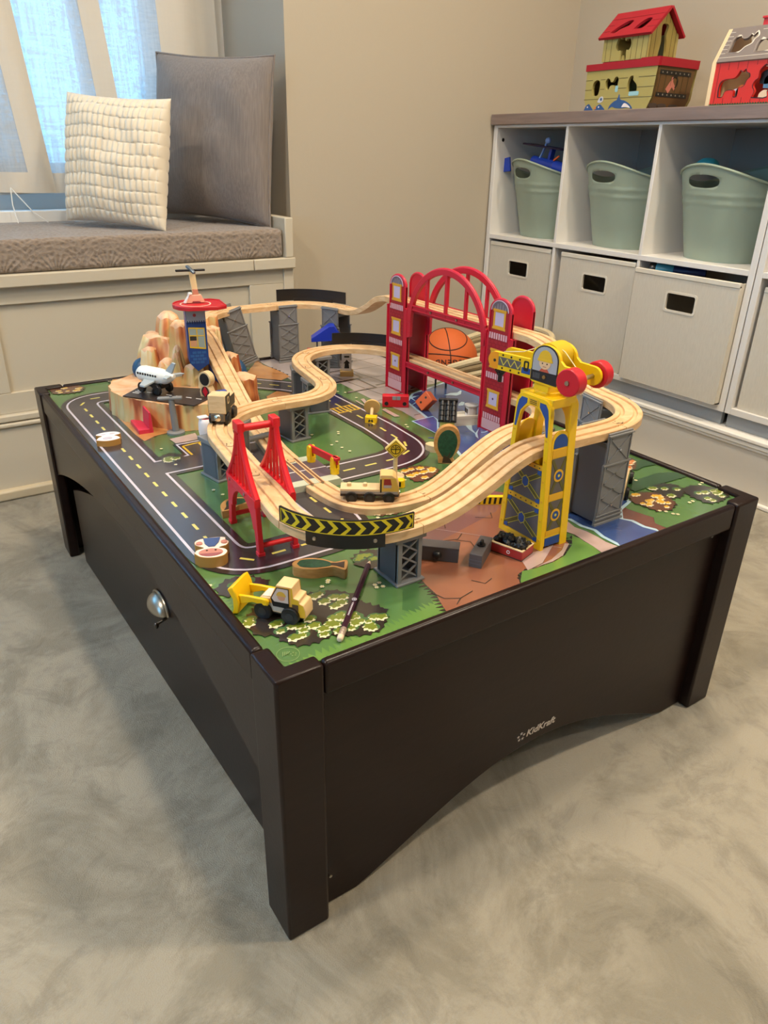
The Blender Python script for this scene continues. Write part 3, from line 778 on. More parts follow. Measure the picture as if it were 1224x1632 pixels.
def play_board():
    def pm(n, c, alt=None, sc=6): return mat('print_'+n, c, .26, alt=alt, vscale=(sc, sc, sc), bump=.035, bscale=420, detail=2, coat=1.0)
    pal = [('grass', (86, 122, 66), (72, 108, 58), 7), ('light_grass', (104, 142, 66), (90, 128, 60), 9), ('dark_fringe', (44, 36, 32)), ('sand', (196, 140, 82), (178, 120, 66), 14),
           ('plaza', (176, 164, 162), (160, 150, 152), 6), ('line', (70, 62, 62)), ('water', (64, 92, 146), (46, 70, 122), 10), ('foam', (176, 206, 220)), ('bank', (112, 70, 60)),
           ('pale_stone', (190, 164, 156), (172, 148, 142), 20), ('quarry', (146, 92, 66), (132, 80, 58), 9), ('quarry_dark', (122, 82, 76)), ('asphalt_edge', (34, 30, 34)), ('white_line', (205, 196, 206)),
           ('asphalt', (46, 40, 48)), ('yellow', (214, 200, 96)), ('yellow2', (222, 178, 40)), ('leaf', (112, 124, 42)), ('cream', (226, 218, 180)), ('hedge', (48, 78, 48)), ('brown', (100, 62, 42)),
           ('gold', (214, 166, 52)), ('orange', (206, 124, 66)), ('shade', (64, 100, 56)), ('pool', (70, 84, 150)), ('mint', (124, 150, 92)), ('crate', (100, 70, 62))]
    ID = {p[0]: i for i, p in enumerate(pal)}
    mats = [pm(p[0], p[1], p[2] if len(p) > 2 else None, p[3] if len(p) > 3 else 6) for p in pal]
    board = MB().bb((.0158, .0158, .390), (TW-.0158, TL-.0158, MZ)).build('play_board', mats[0], tb)
    mb = MB(); st = [0]
    def lay(): st[0] += 1; return MZ+.00012*st[0]
    def F(poly, m, z):
        q = clip(poly)
        if len(q) >= 3: mb.flat(q, z, ID[m])
    z = lay()
    rnd = random.Random(3)
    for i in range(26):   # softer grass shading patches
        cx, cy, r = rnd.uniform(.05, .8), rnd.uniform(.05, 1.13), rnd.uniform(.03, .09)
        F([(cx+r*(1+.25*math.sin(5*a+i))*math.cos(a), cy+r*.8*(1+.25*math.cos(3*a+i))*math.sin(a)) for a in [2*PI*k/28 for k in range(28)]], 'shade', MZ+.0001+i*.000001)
    z = lay()
    for p in SHP['fringe_l']+SHP['fringe_f']: F(jag(p, .0035, .010, 1), 'light_grass', z)
    def region(key, m, fr='dark_fringe', step=.007, amp=.006, edge=True):
        z1 = lay(); z2 = lay()
        for i, p in enumerate(SHP[key]):
            if edge: F(jag(p, step, amp, i), fr, z1)
            F(p, m, z2+i*.00001)
    region('plaza', 'plaza', 'line', .05, .0012)
    # plaza paving lines and parking bays
    z = lay()
    for q in ((.60, 1.15, .66, .60), (.66, 1.16, .72, .72), (.56, 1.05, .80, 1.05), (.60, .98, .82, .98), (.61, .90, .82, .90), (.60, .82, .78, .82), (.61, .74, .74, .74), (.63, .68, .69, .68), (.62, .62, .66, .62), (.74, 1.16, .80, .79)):
        for s_ in strip([(q[0], q[1]), (q[2], q[3])], .0012): F(s_, 'line', z)
    for cx, cy in ((.625, .945), (.61, .86), (.70, .80)):
        for s_ in strip([(cx-.03, cy-.04), (cx+.05, cy-.035), (cx+.05, cy+.045), (cx-.03, cy+.04)], .004): F(s_, 'line', z)
        for s_ in strip([(cx-.024, cy-.034), (cx+.044, cy-.029), (cx+.044, cy+.039), (cx-.024, cy+.034)], .0018): F(s_, 'pale_stone', z+.00005)
    region('sand', 'sand', 'dark_fringe', .008, .007)
    region('bank', 'bank', 'dark_fringe', .012, .002)
    region('quarry', 'quarry', 'dark_fringe', .0035, .012)
    region('quarry_dark', 'quarry_dark', edge=False)
    region('grass_l', 'light_grass', 'dark_fringe', .006, .006)
    region('rock', 'pale_stone', 'line', .02, .001)
    z1 = lay(); z2 = lay()
    w = SHP['water'][0]
    def grow(p, d):
        cx = sum(q[0] for q in p)/len(p); cy = sum(q[1] for q in p)/len(p); o = []
        for i in range(len(p)):
            a, b = p[i-1], p[(i+1) % len(p)]; t = Vector((b[0]-a[0], b[1]-a[1])); 
            if t.length < 1e-6: o.append(p[i]); continue
            t.normalize(); o.append((p[i][0]-t.y*d, p[i][1]+t.x*d))
        return o
    A = sum(w[i-1][0]*w[i][1]-w[i][0]*w[i-1][1] for i in range(len(w)))
    F(grow(w, .006 if A < 0 else -.006), 'foam', z1); F(w, 'water', z2)
    for i in range(22):
        z = z2+.00002; cx, cy = rnd.uniform(.57, .80), rnd.uniform(.14, .74); a = rnd.uniform(0, PI)
        pts = [(cx+.02*math.cos(a+.25*math.sin(k))*(k-3)/3, cy+.02*math.sin(a+.25*math.sin(k))*(k-3)/3) for k in range(7)]
        inside = cx > .56 and cy > .15 and cx < .80 and (cy > .3 or cx < .64)
        if inside:
            for s_ in strip(pts, .0016): F(s_, 'foam' if i % 3 else 'pool', z)
    region('stone_path', 'pale_stone', 'line', .02, .0015)
    region('foam', 'foam', edge=False)
    z = lay(); 
    for p in SHP['pier_tri']: F(grow(p, .004), 'foam', z); F(grow(p, -.004), 'foam', z); F(p, 'pool', z+.0001)
    region('sidewalk', 'pale_stone', 'line', .02, .0012); region('ped', 'pale_stone', 'line', .02, .0015)
    # quarry cracks
    z = lay()
    def px(L): return L
    for P in ([(.30, .165), (.315, .15), (.33, .158), (.355, .15), (.37, .16)], [(.315, .15), (.305, .135)], [(.35, .15), (.365, .135), (.36, .12)], [(.24, .06), (.245, .04), (.262, .03), (.285, .035)], [(.262, .03), (.25, .022)], [(.30, .055), (.31, .04), (.325, .045)], [(.42, .19), (.44, .175), (.45, .19)], [(.345, .22), (.37, .20), (.36, .185)]):
        for s_ in strip(P, .0006): F(s_, 'dark_fringe', z)
    for P in ([(.31, .235), (.46, .055)],):
        for s_ in strip(P, .0005): F(s_, 'pale_stone', z)
    # roads: all dark margins, then all white lines, then all asphalt, so junctions merge
    roads = [fillet([(.33, 1.056), (.06, 1.056), (.06, .248), (.246, .248), (.246, .50)], .055),
             fillet([(.25, .441), (.505, .441), (.517, .60), (.517, .90), (.40, 1.03), (.30, 1.056)], .115, 16),
             fillet([(.06, .60), (.08, .612), (.30, .612)], .03), fillet([(.246, .441), (.246, .612)], .03)]
    za, zb, zc, zd = lay(), lay(), lay(), lay()
    for i, P in enumerate(roads):
        for s_ in strip(P, .0415): F(s_, 'asphalt_edge', za+i*.00001)
        for s_ in strip(P, .0315): F(s_, 'white_line', zb+i*.00001)
        for s_ in strip(P, .0275): F(s_, 'asphalt', zc+i*.00001)
    F([(.143, .600), (.262, .600), (.262, .708), (.143, .708)], 'asphalt_edge', za+.00006)
    F([(.147, .600), (.256, .600), (.256, .703), (.147, .703)], 'white_line', zb+.00006); F([(.150, .60), (.253, .60), (.253, .699), (.150, .699)], 'asphalt', zc+.00006)
    for a, b in (((.155, .688), (.155, .640)), ((.155, .688), (.186, .692)), ((.186, .692), (.186, .640)), ((.186, .692), (.218, .692)), ((.218, .692), (.218, .64))):
        for s_ in strip([a, b], .002): F(s_, 'yellow2', zd+.0001)
    # centre dashes
    def dashes(P, d0, gap, ln):
        acc = 0; nxt = d0
        for i in range(1, len(P)):
            a, b = Vector(P[i-1]), Vector(P[i]); d = (b-a).length
            while nxt < acc+d:
                t = (b-a)/d; p = a+t*(nxt-acc); n = Vector((-t.y, t.x)); e = p+t*ln
                F([tuple(p+n*.0022), tuple(e+n*.0022), tuple(e-n*.0022), tuple(p-n*.0022)], 'yellow', zd); nxt += gap
            acc += d
    dashes(roads[0], .05, .0435, .020); dashes(roads[1], .05, .0435, .023)
    # zebra crossing
    for s_ in strip([(.489, .706), (.547, .709)], .002)+strip([(.489, .738), (.547, .741)], .002): F(s_, 'yellow2', zd+.0001)
    for k in range(6):
        x = .493+.0097*k
        F([(x, .707), (x+.0045, .707), (x+.0045, .740), (x, .740)], 'yellow2', zd+.0002)
    # bushes
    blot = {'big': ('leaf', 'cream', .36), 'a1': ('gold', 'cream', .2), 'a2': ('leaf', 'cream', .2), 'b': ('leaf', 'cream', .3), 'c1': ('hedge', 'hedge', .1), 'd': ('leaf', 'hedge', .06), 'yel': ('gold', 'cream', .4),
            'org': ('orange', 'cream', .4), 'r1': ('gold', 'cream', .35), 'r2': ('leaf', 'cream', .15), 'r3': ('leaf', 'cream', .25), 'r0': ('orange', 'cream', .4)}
    zu = [lay() for _ in range(4)]
    for i, (k, p) in enumerate(BUSH.items()):
        o = i*.000004
        if k in ('h1', 'h2'):
            F(jag(p, .006, .004, i), 'dark_fringe', zu[0]+o); F(grow(p, .002), 'hedge', zu[1]+o); continue
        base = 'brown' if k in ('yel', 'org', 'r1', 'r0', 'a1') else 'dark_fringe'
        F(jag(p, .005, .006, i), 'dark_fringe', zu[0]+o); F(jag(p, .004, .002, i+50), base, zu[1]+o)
        bm_, wm, dens = blot[k]
        xs = [q[0] for q in p]; ys = [q[1] for q in p]; area_ = (max(xs)-min(xs))*(max(ys)-min(ys))
        r = random.Random(i*7+1)
        def inside(x, y):
            c = False
            for a in range(len(p)):
                (x1, y1), (x2, y2) = p[a-1], p[a]
                if (y1 > y) != (y2 > y) and x < (x2-x1)*(y-y1)/(y2-y1)+x1: c = not c
            return c
        n = max(5, int(dens*area_/.00011)); c = 0; tr = 0
        while c < n and tr < 400:
            tr += 1; x, y = r.uniform(min(xs), max(xs)), r.uniform(min(ys), max(ys))
            if not inside(x, y) or not inside(x+.005, y) or not inside(x-.004, y-.004): continue
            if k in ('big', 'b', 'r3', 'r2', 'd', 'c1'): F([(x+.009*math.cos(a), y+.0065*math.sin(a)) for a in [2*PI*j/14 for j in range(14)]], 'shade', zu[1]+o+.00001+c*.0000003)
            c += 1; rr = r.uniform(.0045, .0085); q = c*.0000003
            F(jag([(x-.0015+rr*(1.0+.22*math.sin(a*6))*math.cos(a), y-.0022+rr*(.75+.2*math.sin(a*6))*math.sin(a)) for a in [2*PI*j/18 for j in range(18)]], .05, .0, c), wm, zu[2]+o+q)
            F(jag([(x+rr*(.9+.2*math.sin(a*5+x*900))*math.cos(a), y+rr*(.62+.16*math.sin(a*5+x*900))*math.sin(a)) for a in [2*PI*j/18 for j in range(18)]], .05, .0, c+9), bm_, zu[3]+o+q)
    # little flowers
    z = lay(); zf = z+.0001
    r = random.Random(5)
    for pts, n in FLOW:
        for (x, y) in pts:
            for k in range(n):
                fx, fy = x+(r.uniform(-.009, .009) if n > 1 else 0), y+(r.uniform(-.009, .009) if n > 1 else 0)
                R0 = .0036
                F([(fx+(R0 if j % 2 else R0*.6)*math.cos(j*PI/6), fy+(R0 if j % 2 else R0*.6)*math.sin(j*PI/6)) for j in range(12)], 'cream', z+k*.00002)
                F(circ(fx, fy, .0011, 8), 'yellow', zf+k*.00002)
    # round maker's emblem in the near corner
    z = lay(); cx, cy = .036, .042
    ring = circ(cx, cy, .0125, 36); ri = circ(cx, cy, .0119, 36)
    mb.flat(ring, z, ID['mint'], [ri[::-1]])
    for k in range(5):
        a = k*2*PI/5; F([(cx+.005+.0028*math.cos(a)+.0011*math.cos(j*PI/5)*(1 if j % 2 else .45), cy-.003+.0028*math.sin(a)+.0011*math.sin(j*PI/5)*(1 if j % 2 else .45)) for j in range(10)], 'mint', z)
    for k in range(4):
        for s_ in strip([(cx-.007+.0022*k, cy+.0005*k-.001), (cx-.003+.0022*k, cy+.006-.0008*k)], .0004): F(s_, 'mint', z)
    mb.v = [(v[0], v[1], MZ+.00005+(v[2]-MZ)*.3) for v in mb.v]   # thin print, well under 2 mm in all
    mb.build('printed_scene', mats, tb, smooth=0)
    MB().cyl((.0335, .0225, MZ), (.0335, .0225, MZ+.001), .0016, n=10).build('screw', SILVER, tb)
play_board()

# ================================================================== TRACK
def catmull(P, per):
    """P: list of (x,y,z); returns dense points, with 'per' samples per span"""
    out = []
    for i in range(len(P)-1):
        p0 = Vector(P[max(i-1, 0)]); p1 = Vector(P[i]); p2 = Vector(P[i+1]); p3 = Vector(P[min(i+2, len(P)-1)])
        d1 = max((p1-p0).length, 1e-5)**.5; d2 = max((p2-p1).length, 1e-5)**.5; d3 = max((p3-p2).length, 1e-5)**.5
        m1 = ((p1-p0)/d1-(p2-p0)/(d1+d2)+(p2-p1)/d2) if i > 0 else (p2-p1)/d2
        m2 = ((p2-p1)/d2-(p3-p1)/(d2+d3)+(p3-p2)/d3) if i < len(P)-2 else (p2-p1)/d2
        m1 *= d2; m2 *= d2
        for k in range(per):
            t = k/per
            out.append(p1*(2*t**3-3*t*t+1)+m1*(t**3-2*t*t+t)+p2*(-2*t**3+3*t*t)+m2*(t**3-t*t))
    out.append(Vector(P[-1])); return out
LOW, UPP, GND, DECK, BRL = .475, .537, .407, .593, .473
PATH = [  # x, y, z of the running surface centre; '|' marks a joint between two pieces
 (.311, .955, .535), (.311, .93, .527), (.311, .85, .478), (.311, .77, .428), (.309, .725, .410), (.304, .69, .407), '|', (.293, .625, .407), (.283, .57, .407), (.2775, .5145, .407), '|', (.277, .507, .407),
 (.273, .465, .407), (.270, .425, .407), (.2695, .4018, .407), '|', (.2695, .3945, .407), (.2715, .36, .407), (.279, .322, .407), (.302, .294, .407), (.335, .282, .407), (.37, .279, .407), '|',
 (.40, .281, .409), (.44, .284, .421), (.49, .288, .444), (.54, .291, .465), (.575, .292, .4735), (.605, .293, LOW), '|', (.64, .299, LOW), (.672, .317, LOW), (.697, .345, LOW), (.710, .382, .474), (.714, .418, BRL), '|',
 (.714, .50, BRL), (.714, .62, BRL), (.714, .74, BRL), (.714, .785, BRL), '|', (.709, .815, .474), (.693, .852, LOW), (.663, .888, LOW), (.622, .914, LOW), (.578, .919, LOW), (.548, .912, LOW), '|', (.515, .893, LOW), (.489, .860, LOW), (.474, .82, LOW), '|',
 (.467, .785, LOW), (.459, .735, LOW), '|', (.450, .69, LOW), (.434, .656, LOW), (.409, .632, LOW), (.376, .619, LOW), (.345, .619, LOW), '|', (.30, .620, LOW), (.25, .610, LOW), (.209, .588, LOW), (.180, .557, LOW), (.163, .518, LOW), (.158, .495, LOW), '|',
 (.151, .44, LOW), (.144, .385, LOW), '|', (.135, .31, LOW), (.126, .24, LOW), (.122, .208, LOW), '|', (.124, .178, LOW), (.138, .146, LOW), (.165, .121, LOW), (.195, .109, LOW), (.222, .106, LOW), '|',
 (.26, .106, .477), (.30, .106, .485), (.345, .106, .503), (.39, .106, .524), (.42, .1055, .534), (.452, .105, UPP), '|', (.50, .104, UPP), (.555, .103, UPP), (.572, .103, UPP), '|', (.610, .107, UPP), (.645, .122, UPP), (.673, .149, UPP), (.690, .185, UPP), (.695, .215, UPP), '|',
 (.700, .255, .542), (.706, .30, .562), (.711, .345, .583), (.714, .39, .592), (.714, .418, DECK), '|', (.714, .50, DECK), (.714, .62, DECK), (.714, .74, DECK), (.714, .825, DECK), '|', (.714, .855, .592), (.713, .89, .583), (.711, .93, .560), (.709, .97, .543), (.706, 1.005, UPP), '|',
 (.700, 1.045, UPP), (.683, 1.09, UPP), (.655, 1.126, UPP), (.62, 1.146, UPP), (.59, 1.150, UPP), '|', (.55, 1.150, UPP), (.50, 1.150, UPP), (.455, 1.147, UPP), '|', (.415, 1.130, UPP), (.375, 1.097, UPP), (.338, 1.05, UPP), (.317, 1.003, UPP), (.311, .957, .5355)]
TRACK_LABELS = ['sloping track piece running down the rocky mountain', 'straight ground track piece under the raised curve, below the mountain ramp', None,
 'curved ground track piece with the flatbed truck on it', 'rear rising ramp track from the ground curve up behind the crane', 'short raised curve seen through the crane tower arch',
 'straight track piece on the lower deck of the red bridge', 'raised curved track left of the red bridge with black rail behind', 'tight raised curve at the left end of the winding track', 'short straight raised track piece in the middle of the winding track',
 'raised S curve track piece above the corner of the green lawn', 'raised curve under the wooden engine on the left', 'short straight raised track just before the small red bridge', 'straight track piece through the small red suspension bridge',
 'front curved track with the black chevron guard', 'front wavy ramp track rising to the yellow crane', 'straight high track through the crane to the right grey tower', 'high curve at the far right of the table',
 'arched ramp track coming down from the red bridge on the right', 'straight track on the upper deck of the red bridge', 'wavy ramp track coming down from the red bridge on the left', 'high curved track at the back with black rail',
 'straight high track along the back edge of the table', 'high curved track meeting the top of the mountain']
RAIL = {}
def build_track():
    pts = [p for p in PATH if p != '|']; joints = []; c = 0
    for p in PATH:
        if p == '|': joints.append(c)
        else: c += 1
    PER = 7
    D = catmull(pts, PER); RAIL['D'] = D
    cuts = [0]+[j*PER-PER//2 for j in joints]+[len(D)-1]; RAIL['cuts'] = cuts
    prof = [(-.02, -.012), (-.02, -.0012), (-.0188, 0), (-.0128, 0), (-.0122, -.0006), (-.0118, -.0032), (-.0068, -.0032), (-.0064, -.0006), (-.0058, 0)]
    prof = prof+[(-x, z) for x, z in reversed(prof)]
    K = len(prof)
    JG = mat('track_joint_gap', (92, 62, 38), .8)
    for i in range(len(cuts)-1):
        a, b = cuts[i], cuts[i+1]
        if i == 2: continue          # the level crossing piece is built separately
        Q = D[a:b+1]
        ts = [(Q[min(k+1, len(Q)-1)]-Q[max(k-1, 0)]).normalized() for k in range(len(Q))]
        Q = [q.copy() for q in Q]; Q[0] += ts[0]*.0004; Q[-1] -= ts[-1]*.0004
        o = Q[len(Q)//2].copy(); o.z = Q[len(Q)//2].z-.012
        vs = []; fs = []
        for q, t in zip(Q, ts):
            s_ = Vector((t.y, -t.x, 0)).normalized(); u = s_.cross(t); u = u if u.z > 0 else -u
            vs += [tuple(q+s_*x+u*z-o) for x, z in prof]
        for k in range(len(Q)-1):
            fs += [(k*K+j, k*K+(j+1) % K, (k+1)*K+(j+1) % K, (k+1)*K+j) for j in range(K)]
        fs += [tuple(range(K)), tuple((len(Q)-1)*K+j for j in range(K-1, -1, -1))]
        t_ = thing('train_track', TRACK_LABELS[i], 'track', o, group=None)
        MB().add(vs, fs).build('track_body', WOODL, t_, smooth=35)
        # round joint peg let into the running surface at the far end, in its dark gap
        q = Q[-1]; t = ts[-1]; s_ = Vector((t.y, -t.x, 0)).normalized(); u = s_.cross(t); u = u if u.z > 0 else -u
        if i not in (6, 19, 23):
            M = Matrix((t, -s_, u)).transposed().to_4x4() if (t.cross(-s_)).dot(u) > 0 else Matrix((t, s_, u)).transposed().to_4x4()
            M.translation = q-o
            key = [(0, -.0024), (.0065, -.0024)]+[(.0105+.0052*math.cos(w), .0052*math.sin(w)) for w in [-2.6+5.2*k/14 for k in range(15)]]+[(.0065, .0024), (0, .0024)]
            keyo = [(0, -.0033), (.0062, -.0033)]+[(.0105+.0061*math.cos(w), .0061*math.sin(w)) for w in [-2.6+5.2*k/14 for k in range(15)]]+[(.0062, .0033), (0, .0033)]
            MB().xf(M).prism(keyo, -.001, .00015).build('peg_gap', JG, t_, smooth=0)
            MB().xf(M).prism(key, -.001, .0005).build('joint_peg', WOODL, t_, smooth=0)
build_track()

# level crossing
lc = thing('level_crossing', 'level crossing track with dark road surface and pale green end ramps', 'crossing', (.274, .455, MZ), (0, 0, math.radians(-4)))
def crossing():
    pale = mat('pale_sage_plastic', (186, 190, 168), .5); road = mat('crossing_road_print', (92, 76, 86), .45); wl = mat('crossing_white', (214, 208, 206), .5)
    L = .056
    def ramp(y0, y1):
        return [(-.050, 0), (.050, 0), (.042, .0118), (-.042, .0118)], y0, y1
    for y0, y1 in ((-L, -L+.020), (L-.020, L)):
        p, a, b = ramp(y0, y1)
        MB().xf(frame((0, b, 0), (1, 0, 0), (0, 0, 1))).prism(p, 0, b-a).build('end_ramp', pale, lc, bevel=.0006)
    MB().xf(frame((0, L-.020, 0), (1, 0, 0), (0, 0, 1))).prism([(-.046, 0), (.046, 0), (.042, .0116), (-.042, .0116)], 0, 2*L-.040).build('road_plate', road, lc)
    MB().bb((-.042, -.0012, .0116), (.042, .0012, .0119)).build('centre_line', wl, lc)
    for s_ in (-1, 1):
        x = .0093*s_
        MB().bb((x-.0042, -L-.0002, .0112), (x-.0022, L+.0002, .0126)).bb((x+.0022, -L-.0002, .0112), (x+.0042, L+.0002, .0126)).build('rail_lining', WOODL, lc)
        MB().bb((x-.0022, -L-.0002, .0112), (x+.0022, L+.0002, .01205)).build('rail_groove', mat('groove_brown', (120, 78, 50), .7), lc)
crossing()
# ================================================================== RAIL SUPPORTS
GREY = mat('grey_plastic', (122, 122, 122), .45, bump=.02, bscale=300)
DGREY = mat('dark_grey_plastic', (84, 85, 88), .45)
def near_support(x, y, a, label, h=.068):
    t = thing('track_riser', label, 'riser', (x, y, MZ), (0, 0, a))
    MB().bb((-.021, -.027, 0), (.021, .027, .0035)).build('base_plate', GREY, t, bevel=.0008)
    for sx in (-1, 1):
        MB().bb((sx*.0165-.0015, -.021, .003), (sx*.0165+.0015, .021, h-.008)).build('side_wall', DGREY, t, bevel=.0006)
    for sy in (-1, 1):
        y_ = sy*.020
        for sx in (-1, 1): MB().bb((sx*.0150-.0030, y_-.003, .003), (sx*.0150+.0030, y_+.003, h-.007)).build('post', GREY, t, bevel=.0006)
        for k in range(3):
            z0 = .006+k*.0175
            MB().bar((-.012, y_, z0), (.012, y_, z0+.016), .002, .0022, 0, (0, 1, 0)).bar((-.012, y_-.0002, z0+.016), (.012, y_-.0002, z0), .002, .0022, 0, (0, 1, 0)).build('cross_brace', GREY, t)
    MB().bb((-.0225, -.025, h-.008), (.0225, .025, h-.0005)).build('cap', GREY, t, bevel=.001)
    return t
near_support(.231, .116, 0, 'short grey track riser under the front curve beside the pencil tip')
near_support(.163, .532, math.radians(10), 'short grey track riser under the left curve below the wooden engine')
near_support(.213, .588, math.radians(-52), 'short grey track riser behind the wooden engine beside the mountain ramp')
near_support(.350, .632, math.radians(6), 'short grey track riser on the green lawn behind the small red bridge', .0675)
near_support(.462, .748, math.radians(80), 'short grey track riser beside the zebra crossing under the winding track')
near_support(.482, .842, math.radians(68), 'short grey track riser under the far left of the winding curve')
near_support(.560, .915, math.radians(4), 'short grey track riser on the plaza under the curve before the red bridge')
near_support(.640, .300, math.radians(12), 'short grey track riser behind the crane under the rear curve')
def tall_support(x, y, a, label, tilt=0, dz=0):
    t = thing('track_tower', label, 'riser', (x, y, MZ+dz), (0, tilt, a))
    H = .141
    for sy in (-1, 1):
        M = frame((0, sy*.0255, 0), (-sy*-1, 0, 0), (0, 0, 1))
        # plate local: X along track, Y up, Z outward
        M = frame((0, sy*.0235, 0), (1, 0, 0), (0, 0, 1)) if sy < 0 else frame((0, sy*.0235, 0), (-1, 0, 0), (0, 0, 1))
        p = [(-.030, 0), (.030, 0), (.0275, .014), (.0275, .094), (.0245, .096), (.0245, H), (-.0245, H), (-.0245, .096), (-.0275, .094), (-.0275, .014)]
        pl_ = MB().xf(M).prism(p, 0, .003).build('side_plate', GREY, t, bevel=.0006)
        r = MB().xf(M)
        def R(a, b, w=.0026, d=.0016):
            r.bar((a[0], a[1], .0035), (b[0], b[1], .0035), w, d, 0, (0, 0, 1))
        for a_, b_ in (((-.0305, .0, .002), (.0305, .004, .0056)), ((-.029, .008, .002), (.029, .0105, .005)), ((-.028, .014, .002), (.028, .016, .0046)), ((-.0255, H-.005, .002), (.0255, H-.0025, .0056)), ((-.0285, .0925, .002), (.0285, .0952, .005))): MB().xf(M).bb(a_, b_).build('ledge', GREY, t, bevel=.0004)
        for z0, z1, w in ((.018, .042, .021), (.042, .066, .021), (.066, .090, .021), (.099, .132, .019)):
            R((-w, z0), (w, z1)); R((-w, z1), (w, z0))
        R((-.025, .017), (-.025, .092), .002); R((.025, .017), (.025, .092), .002); R((-.022, .098), (-.022, .134), .002); R((.022, .098), (.022, .134), .002)
        r.build('lattice', GREY, t)
        for z in (.029, .115): MB().xf(M).cyl((0, z, .003), (0, z, .0062), .0018, n=8).build('rivet', mat('shiny_rivet', (200, 200, 200), .2, metal=.9), t)
    MB().bb((-.026, -.0235, .1195), (.026, .0235, .127)).build('deck', DGREY, t, bevel=.0006)
    MB().bb((-.024, -.0235, .004), (-.0215, .0235, .120)).build('web', DGREY, t)
    return t
tall_support(.577, .1035, 0, 'tall grey lattice track tower at the right of the yellow crane')
tall_support(.692, .205, math.radians(78), 'tall grey lattice track tower under the far right high curve')
tall_support(.595, 1.150, 0, 'tall grey lattice track tower at the back edge, left end of the black rail')
tall_support(.480, 1.150, math.radians(4), 'tall grey lattice track tower leaning left beside the mountain', math.radians(-15), .0075)
tall_support(.695, 1.062, math.radians(-66), 'tall grey lattice track tower at the back near the wavy ramp')
# black curved guards that stand along the outside of the curves
def guard(i, u0, u1, z0, z1, label, chevrons=False, th=.0022, off=.0225):
    D, cuts = RAIL['D'], RAIL['cuts']; Q = D[cuts[i]:cuts[i+1]+1]
    L = [0]
    for k in range(1, len(Q)): L.append(L[-1]+(Q[k]-Q[k-1]).length)
    def at(u):
        s_ = u*L[-1]; k = 0
        while k < len(L)-2 and L[k+1] < s_: k += 1
        f = (s_-L[k])/max(1e-9, L[k+1]-L[k]); p = Q[k].lerp(Q[k+1], f); ta = (Q[min(k+2, len(Q)-1)]-Q[max(k-1, 0)]).normalized()
        return p, Vector((ta.y, -ta.x, 0)).normalized()
    base, _ = at((u0+u1)/2); org = Vector((base.x, base.y, base.z))
    def wall(mb, a, b, h0, h1, d0, d1, n=28, m=0):
        vs = []; fs = []
        for k in range(n+1):
            p, s_ = at(a+(b-a)*k/n)
            for d, h in ((d0, h0), (d1, h0), (d1, h1), (d0, h1)):
                q = p+s_*d-org; vs.append((q.x, q.y, h))
        for k in range(n):
            for j in range(4): fs.append((k*4+j, (k+1)*4+j, (k+1)*4+(j+1) % 4, k*4+(j+1) % 4))
        fs += [(0, 1, 2, 3), (n*4+3, n*4+2, n*4+1, n*4)]
        return mb.add(vs, fs, m)
    t = thing('guard_rail', label, 'guard rail', org)
    wall(MB(), u0, u1, z0, z1, off-.0005, off+th).build('guard_panel', BLACK, t, smooth=30)
    c = (u0+u1)/2; w = (u1-u0)*.27
    wall(MB(), c-w, c+w, -.013, z0+.006, .0202, off+th*.9).build('mounting_plate', BLACK, t, smooth=30)
    if chevrons:
        Y_ = mat('chevron_yellow', (214, 190, 30), .4)
        b = MB()
        a0, a1 = u0+.012*(u1-u0), u1-.012*(u1-u0)
        e = .0009
        wall(b, a0, a1, z0+.0012, z0+.0012+e, off+th, off+th+.0003); wall(b, a0, a1, z1-.0012-e, z1-.0012, off+th, off+th+.0003)
        wall(b, a0, a0+.006, z0+.0012, z1-.0012, off+th, off+th+.0003, 2); wall(b, a1-.006, a1, z0+.0012, z1-.0012, off+th, off+th+.0003, 2)
        b.build('sign_border', Y_, t)
        n = 11; zz0, zz1 = z0+.0021, z1-.0021; zm = (zz0+zz1)/2
        for k in range(n):
            s0 = a0+(a1-a0)*(k+.15)/n; ws = (a1-a0)/n*.36; dp = (a1-a0)/n*.50
            vs = []
            for uu, h in ((s0, zz0), (s0+dp, zm), (s0, zz1), (s0+ws, zz1), (s0+ws+dp, zm), (s0+ws, zz0)):
                uu = min(uu, a1-.002)
                p, s_ = at(uu); q = p+s_*(off+th+.0004)-org; vs.append((q.x, q.y, h))
            MB().add(vs, [(0, 1, 4, 5), (1, 2, 3, 4)]).build('chevron', Y_, t, smooth=0)
        for u in (c-w*.78, c+w*.72):
            p, s_ = at(u); q = p+s_*(off+th)-org
            MB().cyl((q.x, q.y, -.003), tuple(Vector((q.x, q.y, -.003))+s_*.0016), .0026, .0020, 12).build('bolt', SILVER, t)
guard(14, .045, .90, .004, .0245, 'black curved guard with yellow chevrons along the front curve', True)
guard(7, .02, .66, .001, .026, 'plain black guard rail behind the low curve left of the red bridge')
guard(21, .12, .90, .001, .029, 'plain black guard rail along the high curve at the back')

